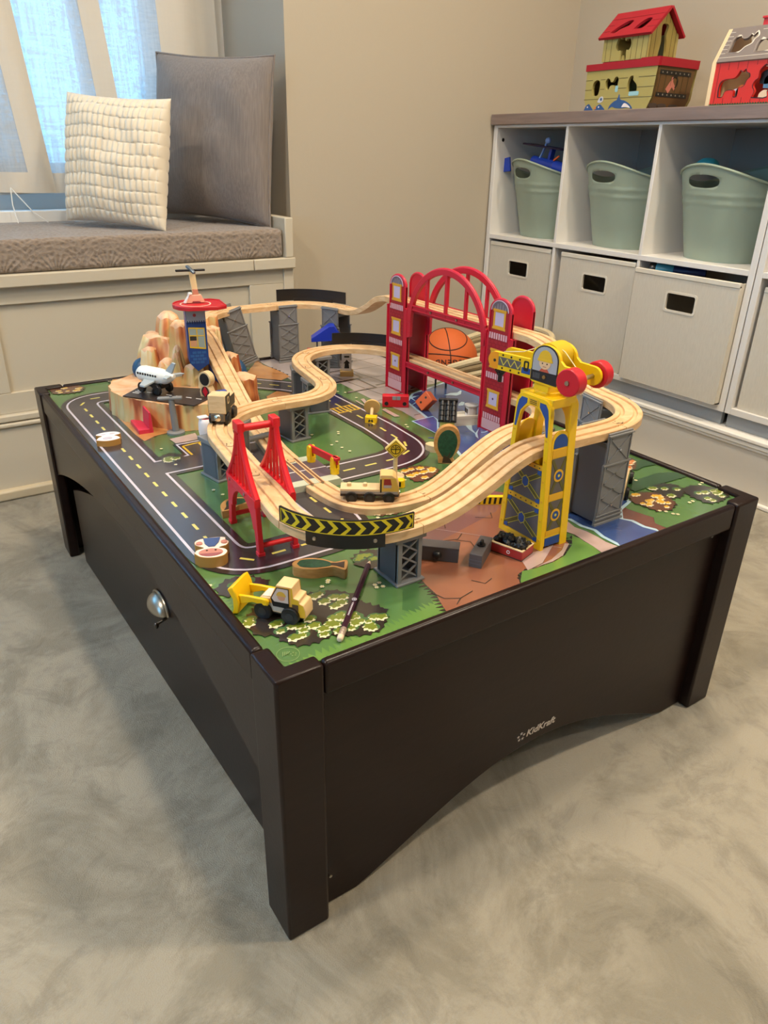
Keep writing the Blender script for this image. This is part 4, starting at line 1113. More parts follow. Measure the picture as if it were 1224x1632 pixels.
# ================================================================== BIG RED BRIDGE
rb = thing('double_deck_bridge', 'large red double deck arch bridge with two windowed towers', 'bridge', (.714, .62, MZ))
def big_bridge():
    RB = mat('bridge_red_plastic', (196, 22, 48), .38); RD = mat('brick_red_print', (164, 22, 36), .45); MORT = mat('brick_joint', (118, 12, 28), .6)
    GOLD = mat('gold_print', (216, 158, 42), .4); LIL = mat('lilac_pane', (196, 180, 206), .3); SLATE = mat('slate_print', (112, 100, 108), .4); PALE = mat('pale_pink_print', (214, 168, 172), .45); RIM = mat('lilac_trim', (204, 178, 196), .4)
    for fx, sgn in ((-.026, 1), (.026, -1)):
        # local X = -y (to the right in the photo for the front face), local Y = z, local Z = towards -x
        M = frame((fx, 0, 0), (0, -1, 0), (0, 0, 1))
        for c in (-.164, .161):
            tw = [(c-.038, 0), (c+.038, 0), (c+.038, .186), (c+.029, .186), (c+.029, .229)]
            tw += [(c+.029*math.cos(PI*k/14), .229+.023*math.sin(PI*k/14)) for k in range(1, 14)]
            tw += [(c-.029, .229), (c-.029, .186), (c-.038, .186)]
            MB().xf(M).prism(tw, -.002*1, .002).build('tower_panel', RB, rb, bevel=.0006)
            fl = MB().xf(M)
            for s_ in (-1, 1): fl.bb((c+s_*.036-.002, 0, -.006), (c+s_*.036+.002, .186, .004)); fl.bb((c+s_*.0275-.0015, .184, -.003), (c+s_*.0275+.0015, .229, .004))
            fl.tube([(c+.0275*math.cos(PI*k/14), .229+.0215*math.sin(PI*k/14), .0005) for k in range(15)], .0032, 8)
            fl.build('flange', RB, rb)
            if sgn < 0: continue
            x0 = c-.003 if c < 0 else c-.002
            st = MB().xf(M)
            st.bb((x0-.026, .004, .002), (x0+.026, .184, .0024)); st.build('brick_sticker', RD, rb)
            arch = [(x0-.0235, .184), (x0+.0235, .184), (x0+.0235, .229)]+[(x0+.0235*math.cos(PI*k/12), .229+.018*math.sin(PI*k/12)) for k in range(1, 12)]+[(x0-.0235, .229)]
            MB().xf(M).prism(arch, .002, .0024).build('brick_sticker', RD, rb)
            jn = MB().xf(M)
            for k in range(22):
                z = .030+.007*k
                jn.bb((x0-.0255, z, .0024), (x0+.0255, z+.0006, .00252))
                for q in range(5):
                    xx = x0-.021+.0105*q+(.005 if k % 2 else 0)
                    if xx < x0+.025: jn.bb((xx, z, .0024), (xx+.0006, z+.007, .00252))
            jn.build('brick_joints', MORT, rb)
            MB().xf(M).bb((x0-.026, .004, .0024), (x0+.026, .024, .0028)).build('base_panel', PALE, rb)
            for z in (.025, .105, .179):
                for q in range(8):
                    xx = x0-.0245+q*.0063
                    MB().xf(M).bb((xx, z, .0024), (xx+.0042, z+.011, .0029)).build('dentil', PALE, rb)
            for wz in (.050, .127, .199):
                MB().xf(M).prism([(x0-.016, wz-.001), (x0+.016, wz-.001), (x0+.016, wz+.033), (x0-.016, wz+.033)], .0024, .0030, [[(x0-.0115, wz+.0045), (x0+.0115, wz+.0045), (x0+.0115, wz+.0285), (x0-.0115, wz+.0285)]]).bb((x0-.0175, wz-.002, .0024), (x0+.0175, wz+.0015, .0034)).bb((x0-.0175, wz+.030, .0024), (x0+.0175, wz+.034, .0034)).build('window_frame', GOLD, rb)
                MB().xf(M).bb((x0-.0115, wz+.0045, .0024), (x0+.0115, wz+.0285, .0027)).build('pane', LIL, rb)
                if wz < .1: MB().xf(M).prism(circ(x0, wz+.017, .0022, 8), .0027, .0030).build('window_figure', mat('plum_print', (90, 50, 90), .5), rb)
            hood = [(x0+.0205*math.cos(PI*k/14), .2325+.0155*math.sin(PI*k/14)) for k in range(15)]
            MB().xf(M).prism(hood, .0024, .0028).build('roof_print', SLATE, rb)
            for q in range(5): MB().xf(M).bb((x0-.014+q*.007-.0008, .2325, .0028), (x0-.014+q*.007+.0008, .2325+.012*math.cos((q-2)*.6), .0030)).build('roof_stripe', mat('slate_light', (150, 140, 150), .4), rb)
            MB().xf(M).tube([(x0+.0222*math.cos(PI*k/14), .230+.0185*math.sin(PI*k/14), .0030) for k in range(15)], .0011, 6).build('arch_trim', RIM, rb)
        # arch band with brackets
        rx, rz, zc = .126, .122, .160
        out = [(rx*math.cos(PI*k/30), zc+rz*math.sin(PI*k/30)) for k in range(31)]
        inn = [((rx-.012)*math.cos(PI*k/30), zc+(rz-.0115)*math.sin(PI*k/30)) for k in range(31)]
        MB().xf(M).prism(out+inn[::-1], -.004, .004).build('arch', RB, rb, bevel=.001)
        lip = MB().xf(M); lip.tube([((rx-.001)*math.cos(PI*k/30), zc+(rz-.001)*math.sin(PI*k/30), 0) for k in range(31)], .0036, 8)
        lip.build('arch_rim', RB, rb)
        for s_ in (-1, 1):
            MB().xf(M).prism([(s_*.114, .130), (s_*.127, .126), (s_*.127, .192), (s_*.114, .192)], -.0033, .0033).build('bracket', RB, rb, bevel=.001)
        for x in (-.063, -.001, .060):
            zt = zc+(rz-.006)*math.sqrt(max(0, 1-(x/(rx-.006))**2))
            MB().xf(M).bb((x-.0032, .19, -.003), (x+.0032, zt, .003)).build('hanger_post', RB, rb, bevel=.0006)
        for z0, z1 in ((.1865, .198), (.0625, .0745)):
            MB().xf(M).bb((-.126, z0, -.001), (.124, z1, .002)).bb((-.126, z1-.003, -.002), (.124, z1, .0038)).bb((-.126, z0, -.002), (.124, z0+.0022, .0032)).build('deck_rail', RB, rb, bevel=.0005)
            for x in (-.045, .038):
                MB().xf(M).cyl((x, (z0+z1)/2, .002), (x, (z0+z1)/2, .0048), .0022, n=10).build('bolt', SILVER, rb)
    for z in (.1830, .0610):
        MB().bb((-.024, -.19, z-.0015), (.024, .19, z+.0028)).build('deck_floor', RB, rb)
big_bridge()

# ================================================================== SMALL RED SUSPENSION BRIDGE
sb = thing('suspension_bridge', 'small red suspension bridge frame over the near left track', 'bridge', (.132, .306, MZ), (0, 0, math.radians(-4)))
def small_bridge():
    RB = mat('scarlet_plastic', (214, 24, 34), .38); RD2 = mat('dark_scarlet', (160, 18, 36), .4)
    for sx in (-1, 1):
        # local X = towards the viewer end (-y), Y up
        M = frame((sx*.0245, 0, 0), (0, -1, 0), (0, 0, 1))
        zt, zd = .167, .079
        out = [(-.060, 0), (-.051, 0), (-.047, .030)]
        arch_ = [(-.038*math.cos(PI*k/16)*1.0, .030+.036*math.sin(PI*k/16)) for k in range(17)]
        leg = [(-.060, 0), (-.049, 0), (-.045, .034)]+[(-.040*math.cos(PI*k/16), .034+.034*math.sin(PI*k/16)) for k in range(17)]+[(.045, .034), (.049, 0), (.060, 0), (.056, .050), (.054, zd), (-.054, zd), (-.056, .050)]
        MB().xf(M).prism(leg, -.0035, .0035).build('side_frame', RD2 if False else RB, sb, bevel=.0009)
        # concave outer cables and inner rods
        def prof(u): return .053*(1-u)**2.0+.007*(1-(1-u)**2.0)
        cab = MB().xf(M)
        for s_ in (-1, 1):
            cab.tube([(s_*prof(k/12), zd+(zt-zd)*k/12, 0) for k in range(13)], [.0046-.0012*k/12 for k in range(13)], 8)
        cab.build('cable', RB, sb)
        for q in (-.036, -.022, -.009, .004, .018, .032):
            u = 1
            k = 0
            while prof(k/40) > abs(q)*1.02 and k < 38: k += 1
            MB().xf(M).cyl((q, zd-.002, 0), (q*.55 if k > 30 else q*.8, zd+(zt-zd)*max(.25, k/40), 0), .0021, n=8).build('rod', RB, sb)
        MB().xf(M).bb((-.055, zd-.010, -.0045), (.055, zd+.0015, .0045)).build('deck_band', RB, sb, bevel=.0008)
        MB().xf(M).bb((-.0095, zt-.010, -.005), (.0095, zt+.003, .005)).build('tower_cap', RB, sb, bevel=.0012)
        for q in (-.040, .018):
            MB().xf(M).cyl((q, zd-.004, -.0045-.0012), (q, zd-.004, .0045+.0012), .0024, n=10).build('bolt', SILVER, sb)
        for s_ in (-1, 1): MB().xf(M).bb((s_*.0545-.0055, 0, -.005), (s_*.0545+.0055, .006, .005)).build('foot', RB, sb, bevel=.001)
    MB().cyl((-.0245, 0, .160), (.0245, 0, .160), .0048, n=12).build('top_bar', RB, sb)
    for y in (-.054, .054): MB().cyl((-.0245, y, .014), (.0245, y, .014), .0036, n=10).build('foot_bar', RB, sb)
small_bridge()
# ================================================================== YELLOW CRANE
cr = thing('toy_crane', 'tall yellow toy crane tower with jib and red wheels over the track', 'crane', (.4525, .106, MZ))
def crane():
    YB = mat('crane_yellow_plastic', (236, 190, 14), .35); YG = mat('printed_amber', (222, 168, 30), .45); GR = mat('steel_print', (92, 86, 84), .45); BL = mat('blue_print', (24, 70, 140), .4); OL = mat('olive_girder_print', (92, 86, 30), .5); YL = mat('yellow_line_print', (214, 196, 60), .45); BK = mat('black_print', (26, 26, 28), .45); OR = mat('orange_print', (232, 148, 22), .4)
    # two end frames (front face towards -x)
    HW0, HW1, ZT = .042, .0305, .207
    def hw(z): return HW0+(HW1-HW0)*z/ZT
    for fx, front in ((-.0215, True), (.0215, False)):
        M = frame((fx, 0, 0), (0, -1, 0), (0, 0, 1))
        out = [(-HW0, 0), (HW0, 0), (hw(.19), .190)]
        out += [(hw(.19)-.014+.014*math.cos(PI/2*k/6), .193+.014*math.sin(PI/2*k/6)) for k in range(1, 7)]
        out += [(-hw(.19)+.014-.014*math.sin(PI/2*k/6), .193+.014*math.cos(PI/2*k/6)) for k in range(0, 7)]
        w = .0225
        hole = [(-w-.004, .010), (w+.004, .010), (w, .168)]+[(w*math.cos(PI*k/14), .172+.021*math.sin(PI*k/14)) for k in range(15)]+[(-w, .168)]
        hole = [(-hw(.01)+.008, .008), (hw(.01)-.008, .008), (hw(.16)-.008, .165)]+[((hw(.17)-.009)*math.cos(PI*k/14), .170+.024*math.sin(PI*k/14)) for k in range(15)]+[(-hw(.16)+.008, .165)]
        MB().xf(M).prism(out, -.003 if front else -.004, .003 if front else .009, [hole]).build('end_frame', YB, cr, bevel=.0008)
        panel = [(-hw(.004)+.007, .004), (hw(.004)-.007, .004), (hw(.118)-.007, .118), (-hw(.118)+.007, .118)]
        MB().xf(M).prism(panel, -.002, .0015).build('lower_panel', YB, cr)
        if not front: continue
        Z = .0016
        for z0, z1 in ((.010, .058), (.066, .112)):
            a0, a1 = hw(z0)-.009, hw(z1)-.009
            MB().xf(M).prism([(-a0, z0), (a0, z0), (a1, z1), (-a1, z1)], .0015, .0018).build('steel_panel', GR, cr)
            g = MB().xf(M); l = MB().xf(M)
            for s_ in (-1, 1):
                g.bar((-a0*s_, z0+.004, .0019), (a1*s_, z1-.004, .0019), .007, .0004, 0, (0, 0, 1))
                for d in (-.0035, .0035): l.bar((-a0*s_, z0+.004+d, .0021), (a1*s_, z1-.004+d, .0021), .0007, .0004, 0, (0, 0, 1))
            g.build('girder_print', OL, cr); l.build('girder_lines', YL, cr)
            zc = (z0+z1)/2
            hexa = [(.0062*math.cos(PI/6+PI/3*k)*1.0, zc+.0078*math.sin(PI/6+PI/3*k)) for k in range(6)]
            MB().xf(M).prism([(x*1.2, zc+(z-zc)*1.2) for x, z in hexa], .002, .0024).build('hub_outline', YL, cr)
            MB().xf(M).prism(hexa, .0024, .0027).build('hub_print', BL, cr)
            for s_ in (-1, 1):
                for zz in (z0+.003, z1-.003):
                    a = hw(zz)-.0125
                    MB().xf(M).prism([(s_*a-.0035, zz-.003), (s_*a+.0035, zz-.003), (s_*a+.0035, zz+.004), (s_*a-.0035, zz+.002)], .002, .0025).build('corner_print', BL, cr)
        for z in (.0055, .062, .1155):
            a = hw(z)-.007
            MB().xf(M).bb((-a, z-.0032, .0015), (a, z+.0032, .0022)).build('amber_band', YG, cr)
            for k in range(6): MB().xf(M).prism(circ(-a*.8+a*1.6*k/5, z, .0011, 8), .0022, .0025).build('rivet_print', BK, cr)
        for s_ in (-1, 1):
            for k in range(6):
                z = .015+.028*k; MB().xf(M).cyl((s_*(hw(z)-.004), z, .003), (s_*(hw(z)-.004), z, .0036), .0018, n=10).build('rivet_print', YG, cr)
            sh = [(s_*.0115, .2015), (s_*.0215, .2015), (s_*.0262, .196), (s_*.0285, .186), (s_*.0305, .160), (s_*.0275, .160), (s_*.0225, .183), (s_*.0115, .1955)]
            MB().xf(M).prism(sh, .003, .0034).build('shoulder_print', BL, cr)
        MB().xf(M).prism([(-.009, .2035), (.009, .2035), (.0085, .195), (-.0085, .195)], .003, .0035).build('grille', YG, cr)
        for k in range(3): MB().xf(M).bb((-.006, .1965+.0022*k, .0035), (.006, .1972+.0022*k, .0039)).build('grille_slot', BK, cr)
    # side panels with arched top
    for sy in (-1, 1):
        ln = Vector((0, -sy*.0556, 1)).normalized()
        M = frame((0, sy*.0388, 0), (1, 0, 0), ln) if sy < 0 else frame((0, sy*.0388, 0), (-1, 0, 0), ln)
        p = [(-.0195, .004), (.0195, .004), (.0165, .150)]+[(.0160*math.cos(PI*k/12), .150+.0155*math.sin(PI*k/12)) for k in range(1, 12)]+[(-.0165, .150)]
        MB().xf(M).prism(p, -.0015, .0015).build('side_panel', YB, cr, bevel=.0006)
        if sy < 0:
            MB().xf(M).prism([(.0125*math.cos(PI*k/12), .149+.0125*math.sin(PI*k/12)) for k in range(13)]+[(-.0125, .143), (.0125, .143)], .0015, .0019).build('arch_print', BL, cr)
            MB().xf(M).bb((-.0135, .130, .0015), (.0135, .141, .0020)).bb((-.0145, .070, .0015), (.0145, .079, .0020)).bb((-.0155, .019, .0015), (.0155, .026, .0020)).build('amber_band', YG, cr)
            for z0, z1 in ((.080, .129), (.027, .069)):
                MB().xf(M).bb((-.0135, z0, .0015), (.0135, z1, .0019)).build('steel_panel', GR, cr)
                g = MB().xf(M)
                for s_ in (-1, 1): g.bar((-.0125*s_, z0+.001, .0021), (.0125*s_, z1-.001, .0021), .0045, .0004, 0, (0, 0, 1))
                g.build('girder_print', OL, cr)
                zc = (z0+z1)/2
                MB().xf(M).prism(circ(0, zc, .0088, 18), .0022, .0026).build('hub_outline', YG, cr)
                MB().xf(M).prism(circ(0, zc, .0058, 16), .0026, .0029).build('hub_print', BL, cr)
                MB().xf(M).prism(circ(0, zc, .002, 10), .0029, .0031).build('hub_centre', YL, cr)
            MB().xf(M).bb((-.0155, .004, .0015), (.0155, .016, .0020)).build('foot_print', BL, cr)
    MB().bb((-.0215, -.0295, .196), (.0215, .0295, .2085)).build('top_platform', YB, cr, bevel=.001)
    MB().xf(Matrix.Identity(4)).cyl((0, 0, .208), (0, 0, .213), .019, .019, 24).bb((-.016, -.014, .212), (.016, .012, .229)).build('turntable', YB, cr, bevel=.001)
    # jib: two cheek plates with the boom, head and tail, turned towards the far left
    jb = thing('jib', None, None, (0, -.002, .240), (0, 0, math.radians(8))); jb.parent = cr
    def M_(x): return frame((x, 0, 0), (0, -1, 0), (0, 0, 1))    # local X = -y: tip at negative X
    cheek = [(-.079+.0115*math.cos(w), -.002+.0115*math.sin(w)) for w in [PI/2+PI*k/12 for k in range(13)]]
    cheek += [(-.020, -.014), (-.016, -.0165), (.014, -.0185), (.030, -.014)]
    cheek += [(.050+.012*math.cos(w), -.001+.012*math.sin(w)) for w in [-PI/2+PI*k/10 for k in range(11)]]
    cheek += [(.030, .012)]+[(.0015+.0225*math.cos(w), .014+.0185*math.sin(w)) for w in [.05*PI+PI*.9*k/16 for k in range(17)]]+[(-.022, .0105)]
    for x in (-.0165, .0165):
        MB().xf(M_(x)).prism(cheek, -.0022, .0022).build('jib_cheek', YB, jb, bevel=.0007)
    MB().bb((-.015, -.012, -.016), (.015, .016, .010)).build('jib_core', YB, jb)
    cyl_ = MB(); cyl_.cyl((-.0145, -.0015, .016), (.0145, -.0015, .016), .0185, n=28); cyl_.build('winch_drum', mat('dull_yellow', (206, 170, 16), .45), jb)
    MB().bb((-.015, .030, -.006), (.015, .036, .006)).build('boom_spacer', YB, jb)
    F = M_(-.0165)
    # prints on the near cheek
    MB().xf(F).prism([(-.079+.0112*math.cos(w), -.002+.0112*math.sin(w)) for w in [PI/2+PI*k/12 for k in range(13)]]+[(-.074, -.0132), (-.074, .0092)], .0022, .0026).build('orange_tip', OR, jb)
    MB().xf(F).bb((-.073, -.0072, .0022), (-.036, .0042, .0026)).build('truss_panel', GR, jb)
    tr = MB().xf(F)
    for k in range(3):
        x = -.070+.012*k
        tr.bar((x, .003, .0028), (x+.006, -.006, .0028), .001, .0003, 0, (0, 0, 1)).bar((x+.006, -.006, .0028), (x+.012, .003, .0028), .001, .0003, 0, (0, 0, 1))
    tr.build('truss_lines', YL, jb)
    for x, z in ((-.066, .007), (-.052, .0068), (-.038, .0066), (-.066, -.0102), (-.052, -.0104), (-.038, -.0106)):
        MB().xf(F).prism(circ(x, z, .0014, 10), .0022, .0027).build('rivet_print', BK, jb)
    MB().xf(F).bb((-.034, -.0095, .0022), (-.020, -.002, .0027)).build('blue_patch', BL, jb)
    MB().xf(F).prism(rrect(-.031, -.006, -.023, .007, .002, 3), .0022, .0028, [rrect(-.029, -.002, -.025, .005, .001, 3)]).build('ladder_print', BK, jb)
    MB().xf(F).prism([(-.019, -.014), (.022, -.016), (.022, .0), (-.019, .0)], .0022, .0026).build('engine_print', BK, jb)
    hd = [(-.017, -.001)]+[(.0015-.0185*math.cos(PI*k/14), .013+.0175*math.sin(PI*k/14)) for k in range(15)]+[(.020, -.001)]
    MB().xf(F).prism([(x*1.08, z*1.06) for x, z in hd], .0022, .0026).build('cab_outline', BK, jb)
    MB().xf(F).prism(hd, .0026, .0029).build('cab_window', mat('grey_glass_print', (166, 166, 168), .35), jb)
    SK = mat('cartoon_skin', (232, 188, 140), .5)
    MB().xf(F).prism(circ(.0015, .0105, .0088, 18, ry=.0082), .0029, .0032).build('driver_face', SK, jb)
    MB().xf(F).prism([(.0015-.0105*math.cos(PI*k/14), .0135+.013*math.sin(PI*k/14)) for k in range(15)], .0032, .0035).bb((-.0098, .012, .0032), (.013, .0148, .0037)).build('driver_helmet', mat('helmet_yellow', (226, 180, 40), .4), jb)
    for x in (-.002, .005): MB().xf(F).prism(circ(x, .0095, .0010, 8), .0032, .0034).build('driver_eye', BK, jb)
    MB().xf(F).bb((-.001, .0052, .0032), (.004, .0058, .0034)).build('driver_mouth', mat('mouth_print', (160, 70, 60), .5), jb)
    MB().xf(F).prism([(-.006, -.001), (.009, -.001), (.006, .003), (-.003, .003)], .0029, .0031).build('driver_collar', mat('collar_print', (190, 80, 50), .5), jb)
    for k in range(5): MB().xf(F).bb((-.015+.0022*k, -.011, .0026), (-.0139+.0022*k, -.004, .0029)).build('vent_print', mat('vent_grey', (90, 90, 92), .4), jb)
    MB().xf(F).cyl((.002, -.0075, .0022), (.002, -.0075, .0034), .0024, n=12).build('cheek_bolt', mat('brass_bolt', (170, 140, 80), .35, metal=.7), jb)
    MB().xf(F).cyl((-.079, -.002, .0024), (-.079, -.002, .0034), .0020, n=12).build('tip_bolt', mat('dark_bolt', (80, 70, 60), .4, metal=.6), jb)
    # red winding wheels on the tail axle
    MB().cyl((-.040, -.050, -.001), (.040, -.050, -.001), .003, n=10).build('tail_axle', SILVER, jb)
    for x0, x1 in ((-.038, -.021), (.021, .036)):
        MB().cyl((x0, -.050, -.001), (x1, -.050, -.001), .0168, n=36).build('winding_wheel', RED, jb, bevel=.0012)
        xe = x0 if x0 < 0 else x1
        MB().cyl((xe-.0005, -.050, -.001), (xe+.0005, -.050, -.001), .003, n=14).build('wheel_pin', SILVER, jb)
    st = MB(); st.tube([(-.009, -.046, .006), (-.006, -.020, .026), (-.005, .002, .0335)], .0006, 6); st.tube([(-.006, .016, .026), (-.004, .045, .0135), (0, .080, .006)], .0006, 6)
    st.build('string', mat('cream_string', (228, 214, 170), .7), jb)
    hk = MB(); hk.bar((-.009, .068, -.016), (-.009, .084, -.016), .006, .005, 0); hk.bar((-.009, .070, -.016), (-.009, .076, -.024), .005, .004, 0, (1, 0, 0)); hk.bar((-.009, .083, -.016), (-.009, .076, -.024), .005, .004, 0, (1, 0, 0)); hk.bar((-.009, .076, -.020), (-.009, .076, -.033), .005, .0045, 0, (1, 0, 0))
    hk.build('hook', BLACK, jb, bevel=.0008)
crane()

# ================================================================== MOUNTAIN WITH RUNWAY AND CONTROL TOWER
mt = thing('rocky_mountain', 'orange rocky mountain with runway plateau and blue control tower', 'mountain', (.22, .90, MZ))
def mountain():
    m = bpy.data.materials.new('airbrushed_rock'); m.use_nodes = True
    N = m.node_tree.nodes; L = m.node_tree.links; b = N['Principled BSDF']; b.inputs['Roughness'].default_value = .42
    tc = N.new('ShaderNodeTexCoord'); mp = N.new('ShaderNodeMapping'); mp.inputs['Scale'].default_value = (30, 30, 7)
    L.new(tc.outputs['Object'], mp.inputs[0]); n = N.new('ShaderNodeTexNoise'); n.inputs['Scale'].default_value = 1; n.inputs['Detail'].default_value = 2; L.new(mp.outputs[0], n.inputs['Vector'])
    r = N.new('ShaderNodeValToRGB'); e = r.color_ramp.elements
    e[0].position = .34; e[0].color = (*lin((156, 80, 46)), 1); e[1].position = .62; e[1].color = (*lin((222, 200, 154)), 1)
    for ps, c in ((.41, (196, 122, 72)), (.48, (214, 164, 108)), (.56, (204, 184, 128))):
        q = e.new(ps); q.color = (*lin(c), 1)
    L.new(n.outputs[0], r.inputs[0]); L.new(r.outputs[0], b.inputs['Base Color'])
    top = mat('pale_rock_top', (232, 196, 160), .45, alt=(214, 160, 112), vscale=(30, 30, 30))
    def rock(mb, cx, cy, rx, ry, z0, z1, seed, n=30, taper=.8, rag=.18, dome=0):
        rn = random.Random(seed); ph = [rn.uniform(0, 6.28) for _ in range(4)]
        lv = 7; vs = []; fs = []; mi = []
        for k in range(lv+1):
            u = k/lv; z = z0+(z1-z0)*u; s_ = 1-(1-taper)*u**1.2
            for j in range(n):
                a = 2*PI*j/n
                w = 1+rag*.5*math.sin(4*a+ph[0])+rag*.45*math.sin(7*a+ph[1])+rag*.35*math.sin(11*a+ph[2])
                w *= 1+.03*math.sin(9*u+a*2+ph[3])
                zz = z+(.0025*math.sin(5*a+ph[1]) if k == lv else 0)
                vs.append((cx+rx*s_*w*math.cos(a), cy+ry*s_*w*math.sin(a), zz))
        for k in range(lv):
            fs += [(k*n+j, k*n+(j+1) % n, (k+1)*n+(j+1) % n, (k+1)*n+j) for j in range(n)]
        q = lambda f, dz: [(cx+(vs[lv*n+j][0]-cx)*f, cy+(vs[lv*n+j][1]-cy)*f, z1+dz) for j in range(n)]
        mb.add(vs, fs, 0); cap = [vs[lv*n+j] for j in range(n)]+q(.72, .0035+dome*.6)+q(.38, .006+dome)+[(cx, cy, z1+.007+dome*1.1)]
        mb.add(cap, [(r_*n+j, r_*n+(j+1) % n, (r_+1)*n+(j+1) % n, (r_+1)*n+j) for r_ in (0, 1) for j in range(n)]+[(2*n+j, 2*n+(j+1) % n, 3*n) for j in range(n)], 1)
        return mb
    o = Vector((.22, .90, 0))
    def R(x, y, rx, ry, z0, z1, seed, **k): return lambda mb: rock(mb, x-o.x, y-o.y, rx, ry, z0-MZ, z1-MZ, seed, **k)
    # runway plateau with scalloped cliff
    P = [(.098, .935), (.101, .905), (.106, .880), (.118, .858), (.129, .836), (.146, .815), (.160, .792), (.178, .772), (.200, .762), (.222, .750), (.248, .748), (.270, .762), (.279, .80), (.284, .87), (.284, .95), (.26, 1.03), (.19, 1.04), (.13, 1.01), (.105, .975)]
    Pd = catmull([(x-o.x, y-o.y, 0) for x, y in P+[P[0]]], 6)[:-1]
    vs = []; fs = []; n = len(Pd); lv = 6
    cx = sum(p.x for p in Pd)/n; cy = sum(p.y for p in Pd)/n
    for k in range(lv+1):
        u = k/lv
        for j, p in enumerate(Pd):
            s_ = .99-.035*u+.016*math.sin(j*1.05)+.010*math.sin(j*.43+1)
            vs.append((cx+(p.x-cx)*s_, cy+(p.y-cy)*s_, .049*u+(.0015*math.sin(j*1.05) if k == lv else 0)))
    for k in range(lv): fs += [(k*n+j, k*n+(j+1) % n, (k+1)*n+(j+1) % n, (k+1)*n+j) for j in range(n)]
    mb = MB(); mb.add(vs, fs, 0); mb.flat([(v[0], v[1]) for v in vs[lv*n:]], .0485, 1)
    mb.build('plateau', [m, top], mt, smooth=50)
    mb = MB()
    for q in (R(.240, 1.030, .056, .066, .44, .520, 1, taper=.55, rag=.12), R(.262, 1.025, .034, .042, .49, .556, 2, taper=.6, rag=.2, dome=.006), R(.266, .980, .026, .028, .44, .545, 3, taper=.6, rag=.2, dome=.006),
              R(.228, .955, .034, .036, .43, .478, 4, taper=.42, rag=.12, dome=.004), R(.208, .930, .019, .019, .43, .478, 5, taper=.34, rag=.15, dome=.004), R(.232, .912, .021, .020, .43, .497, 6, taper=.30, rag=.16, dome=.004), R(.246, .938, .020, .020, .44, .506, 7, taper=.36, rag=.18, dome=.004),
              R(.262, .900, .028, .025, .43, .478, 16, taper=.6), R(.205, .992, .026, .03, .42, .50, 8, taper=.5), R(.27, .86, .012, .022, .44, .468, 17, taper=.7)): q(mb)
    mb.build('left_spires', [m, top], mt, smooth=50)
    mb = MB()
    for q in (R(.352, 1.055, .040, .045, .395, .545, 9, taper=.66), R(.350, 1.000, .017, .030, .395, .527, 10, taper=.7, rag=.22), R(.362, .945, .020, .035, .395, .480, 11, taper=.7), R(.300, 1.075, .035, .03, .40, .53, 14, taper=.8)): q(mb)
    mb.build('right_slope', [m, top], mt, smooth=50)
    mb = MB()
    R(.354, .858, .024, .040, .395, .456, 12, taper=.86, rag=.12)(mb); R(.375, .915, .022, .03, .395, .430, 13, taper=.8)(mb)
    mb.build('right_cliff', [m, top], mt, smooth=50)
    bt = mat('mountain_blue', (34, 74, 112), .4)
    M = frame((.338-o.x, .955-o.y, 0), (0, -1, 0), (0, 0, 1))
    MB().xf(M).prism([(-.055, .03), (.045, .02), (.045, .05), (.030, .090), (.0, .118), (-.03, .128), (-.045, .11)], -.003, .003).build('blue_fin', mat('bright_blue', (24, 70, 150), .4), mt, bevel=.001)
    mb = MB(); mb.ellipsoid((.192-o.x, 1.010-o.y, .062), (.022, .02, .024), 18, 10); mb.build('blue_boulder', bt, mt)
    mb = MB(); mb.ellipsoid((.392-o.x, .985-o.y, .03), (.022, .03, .035), 16, 10); mb.build('blue_boulder', bt, mt)
    # runway sheet
    rw = [(.110, .878), (.165, .930), (.262, .845), (.247, .782), (.206, .752)]
    MB().prism([(x-o.x, y-o.y) for x, y in rw], .0495, .0515).build('runway', mat('runway_print', (52, 44, 42), .35), mt)
    wp = mat('runway_white', (226, 222, 214), .5)
    d = Vector((.096, -.125)).normalized(); nn = Vector((-d.y, d.x))
    c0 = Vector((.140, .900))
    for k in range(6):
        a = c0+d*(.028+.022*k); q = [a+nn*.0012, a+d*.012+nn*.0012, a+d*.012-nn*.0012, a-nn*.0012]
        MB().prism([(v.x-o.x, v.y-o.y) for v in q], .0515, .0518).build('centre_dash', wp, mt)
    for k in range(4):
        a = c0+d*.004+nn*(-.012+.008*k); q = [a+nn*.0016, a+d*.014+nn*.0016, a+d*.014-nn*.0016, a-nn*.0016]
        MB().prism([(v.x-o.x, v.y-o.y) for v in q], .0515, .0518).build('threshold_bar', wp, mt)
    # control tower
    T0 = Vector((.270-o.x, .885-o.y, .085)); rot = math.radians(-14)
    tw = thing('control_tower', None, None, T0, (0, 0, rot)); tw.parent = mt
    blue = mat('tower_blue', (24, 62, 128), .4); W = .019; D = .018; Hh = .119
    MB().xf(frame((0, 0, 0), (1, 0, 0), (0, 0, 1))).prism([(-W, .014), (-W*.2, -.004), (W, .010), (W, Hh), (-W, Hh)], -D, D).build('tower_body', blue, tw, bevel=.0008)
    f = frame((0, -D, 0), (1, 0, 0), (0, 0, 1))
    MB().xf(f).bb((-W+.001, .094, 0), (W-.001, .118, .0006)).build('grey_panel', mat('tower_grey', (146, 150, 158), .4), tw)
    MB().xf(f).prism(circ(-.002, .107, .0032, 14), .0006, .001).build('red_disc', mat('tower_red', (150, 40, 44), .4), tw)
    for k in range(8): MB().xf(f).bb((-W+.002+.0045*k, .090, 0), (-W+.0038+.0045*k, .0965, .0008)).build('railing_bar', mat('navy_print', (18, 36, 78), .4), tw)
    yl = mat('tower_yellow', (220, 180, 40), .4)
    fr_ = [(-.016, .044), (.015, .040), (.015, .082), (-.016, .084)]
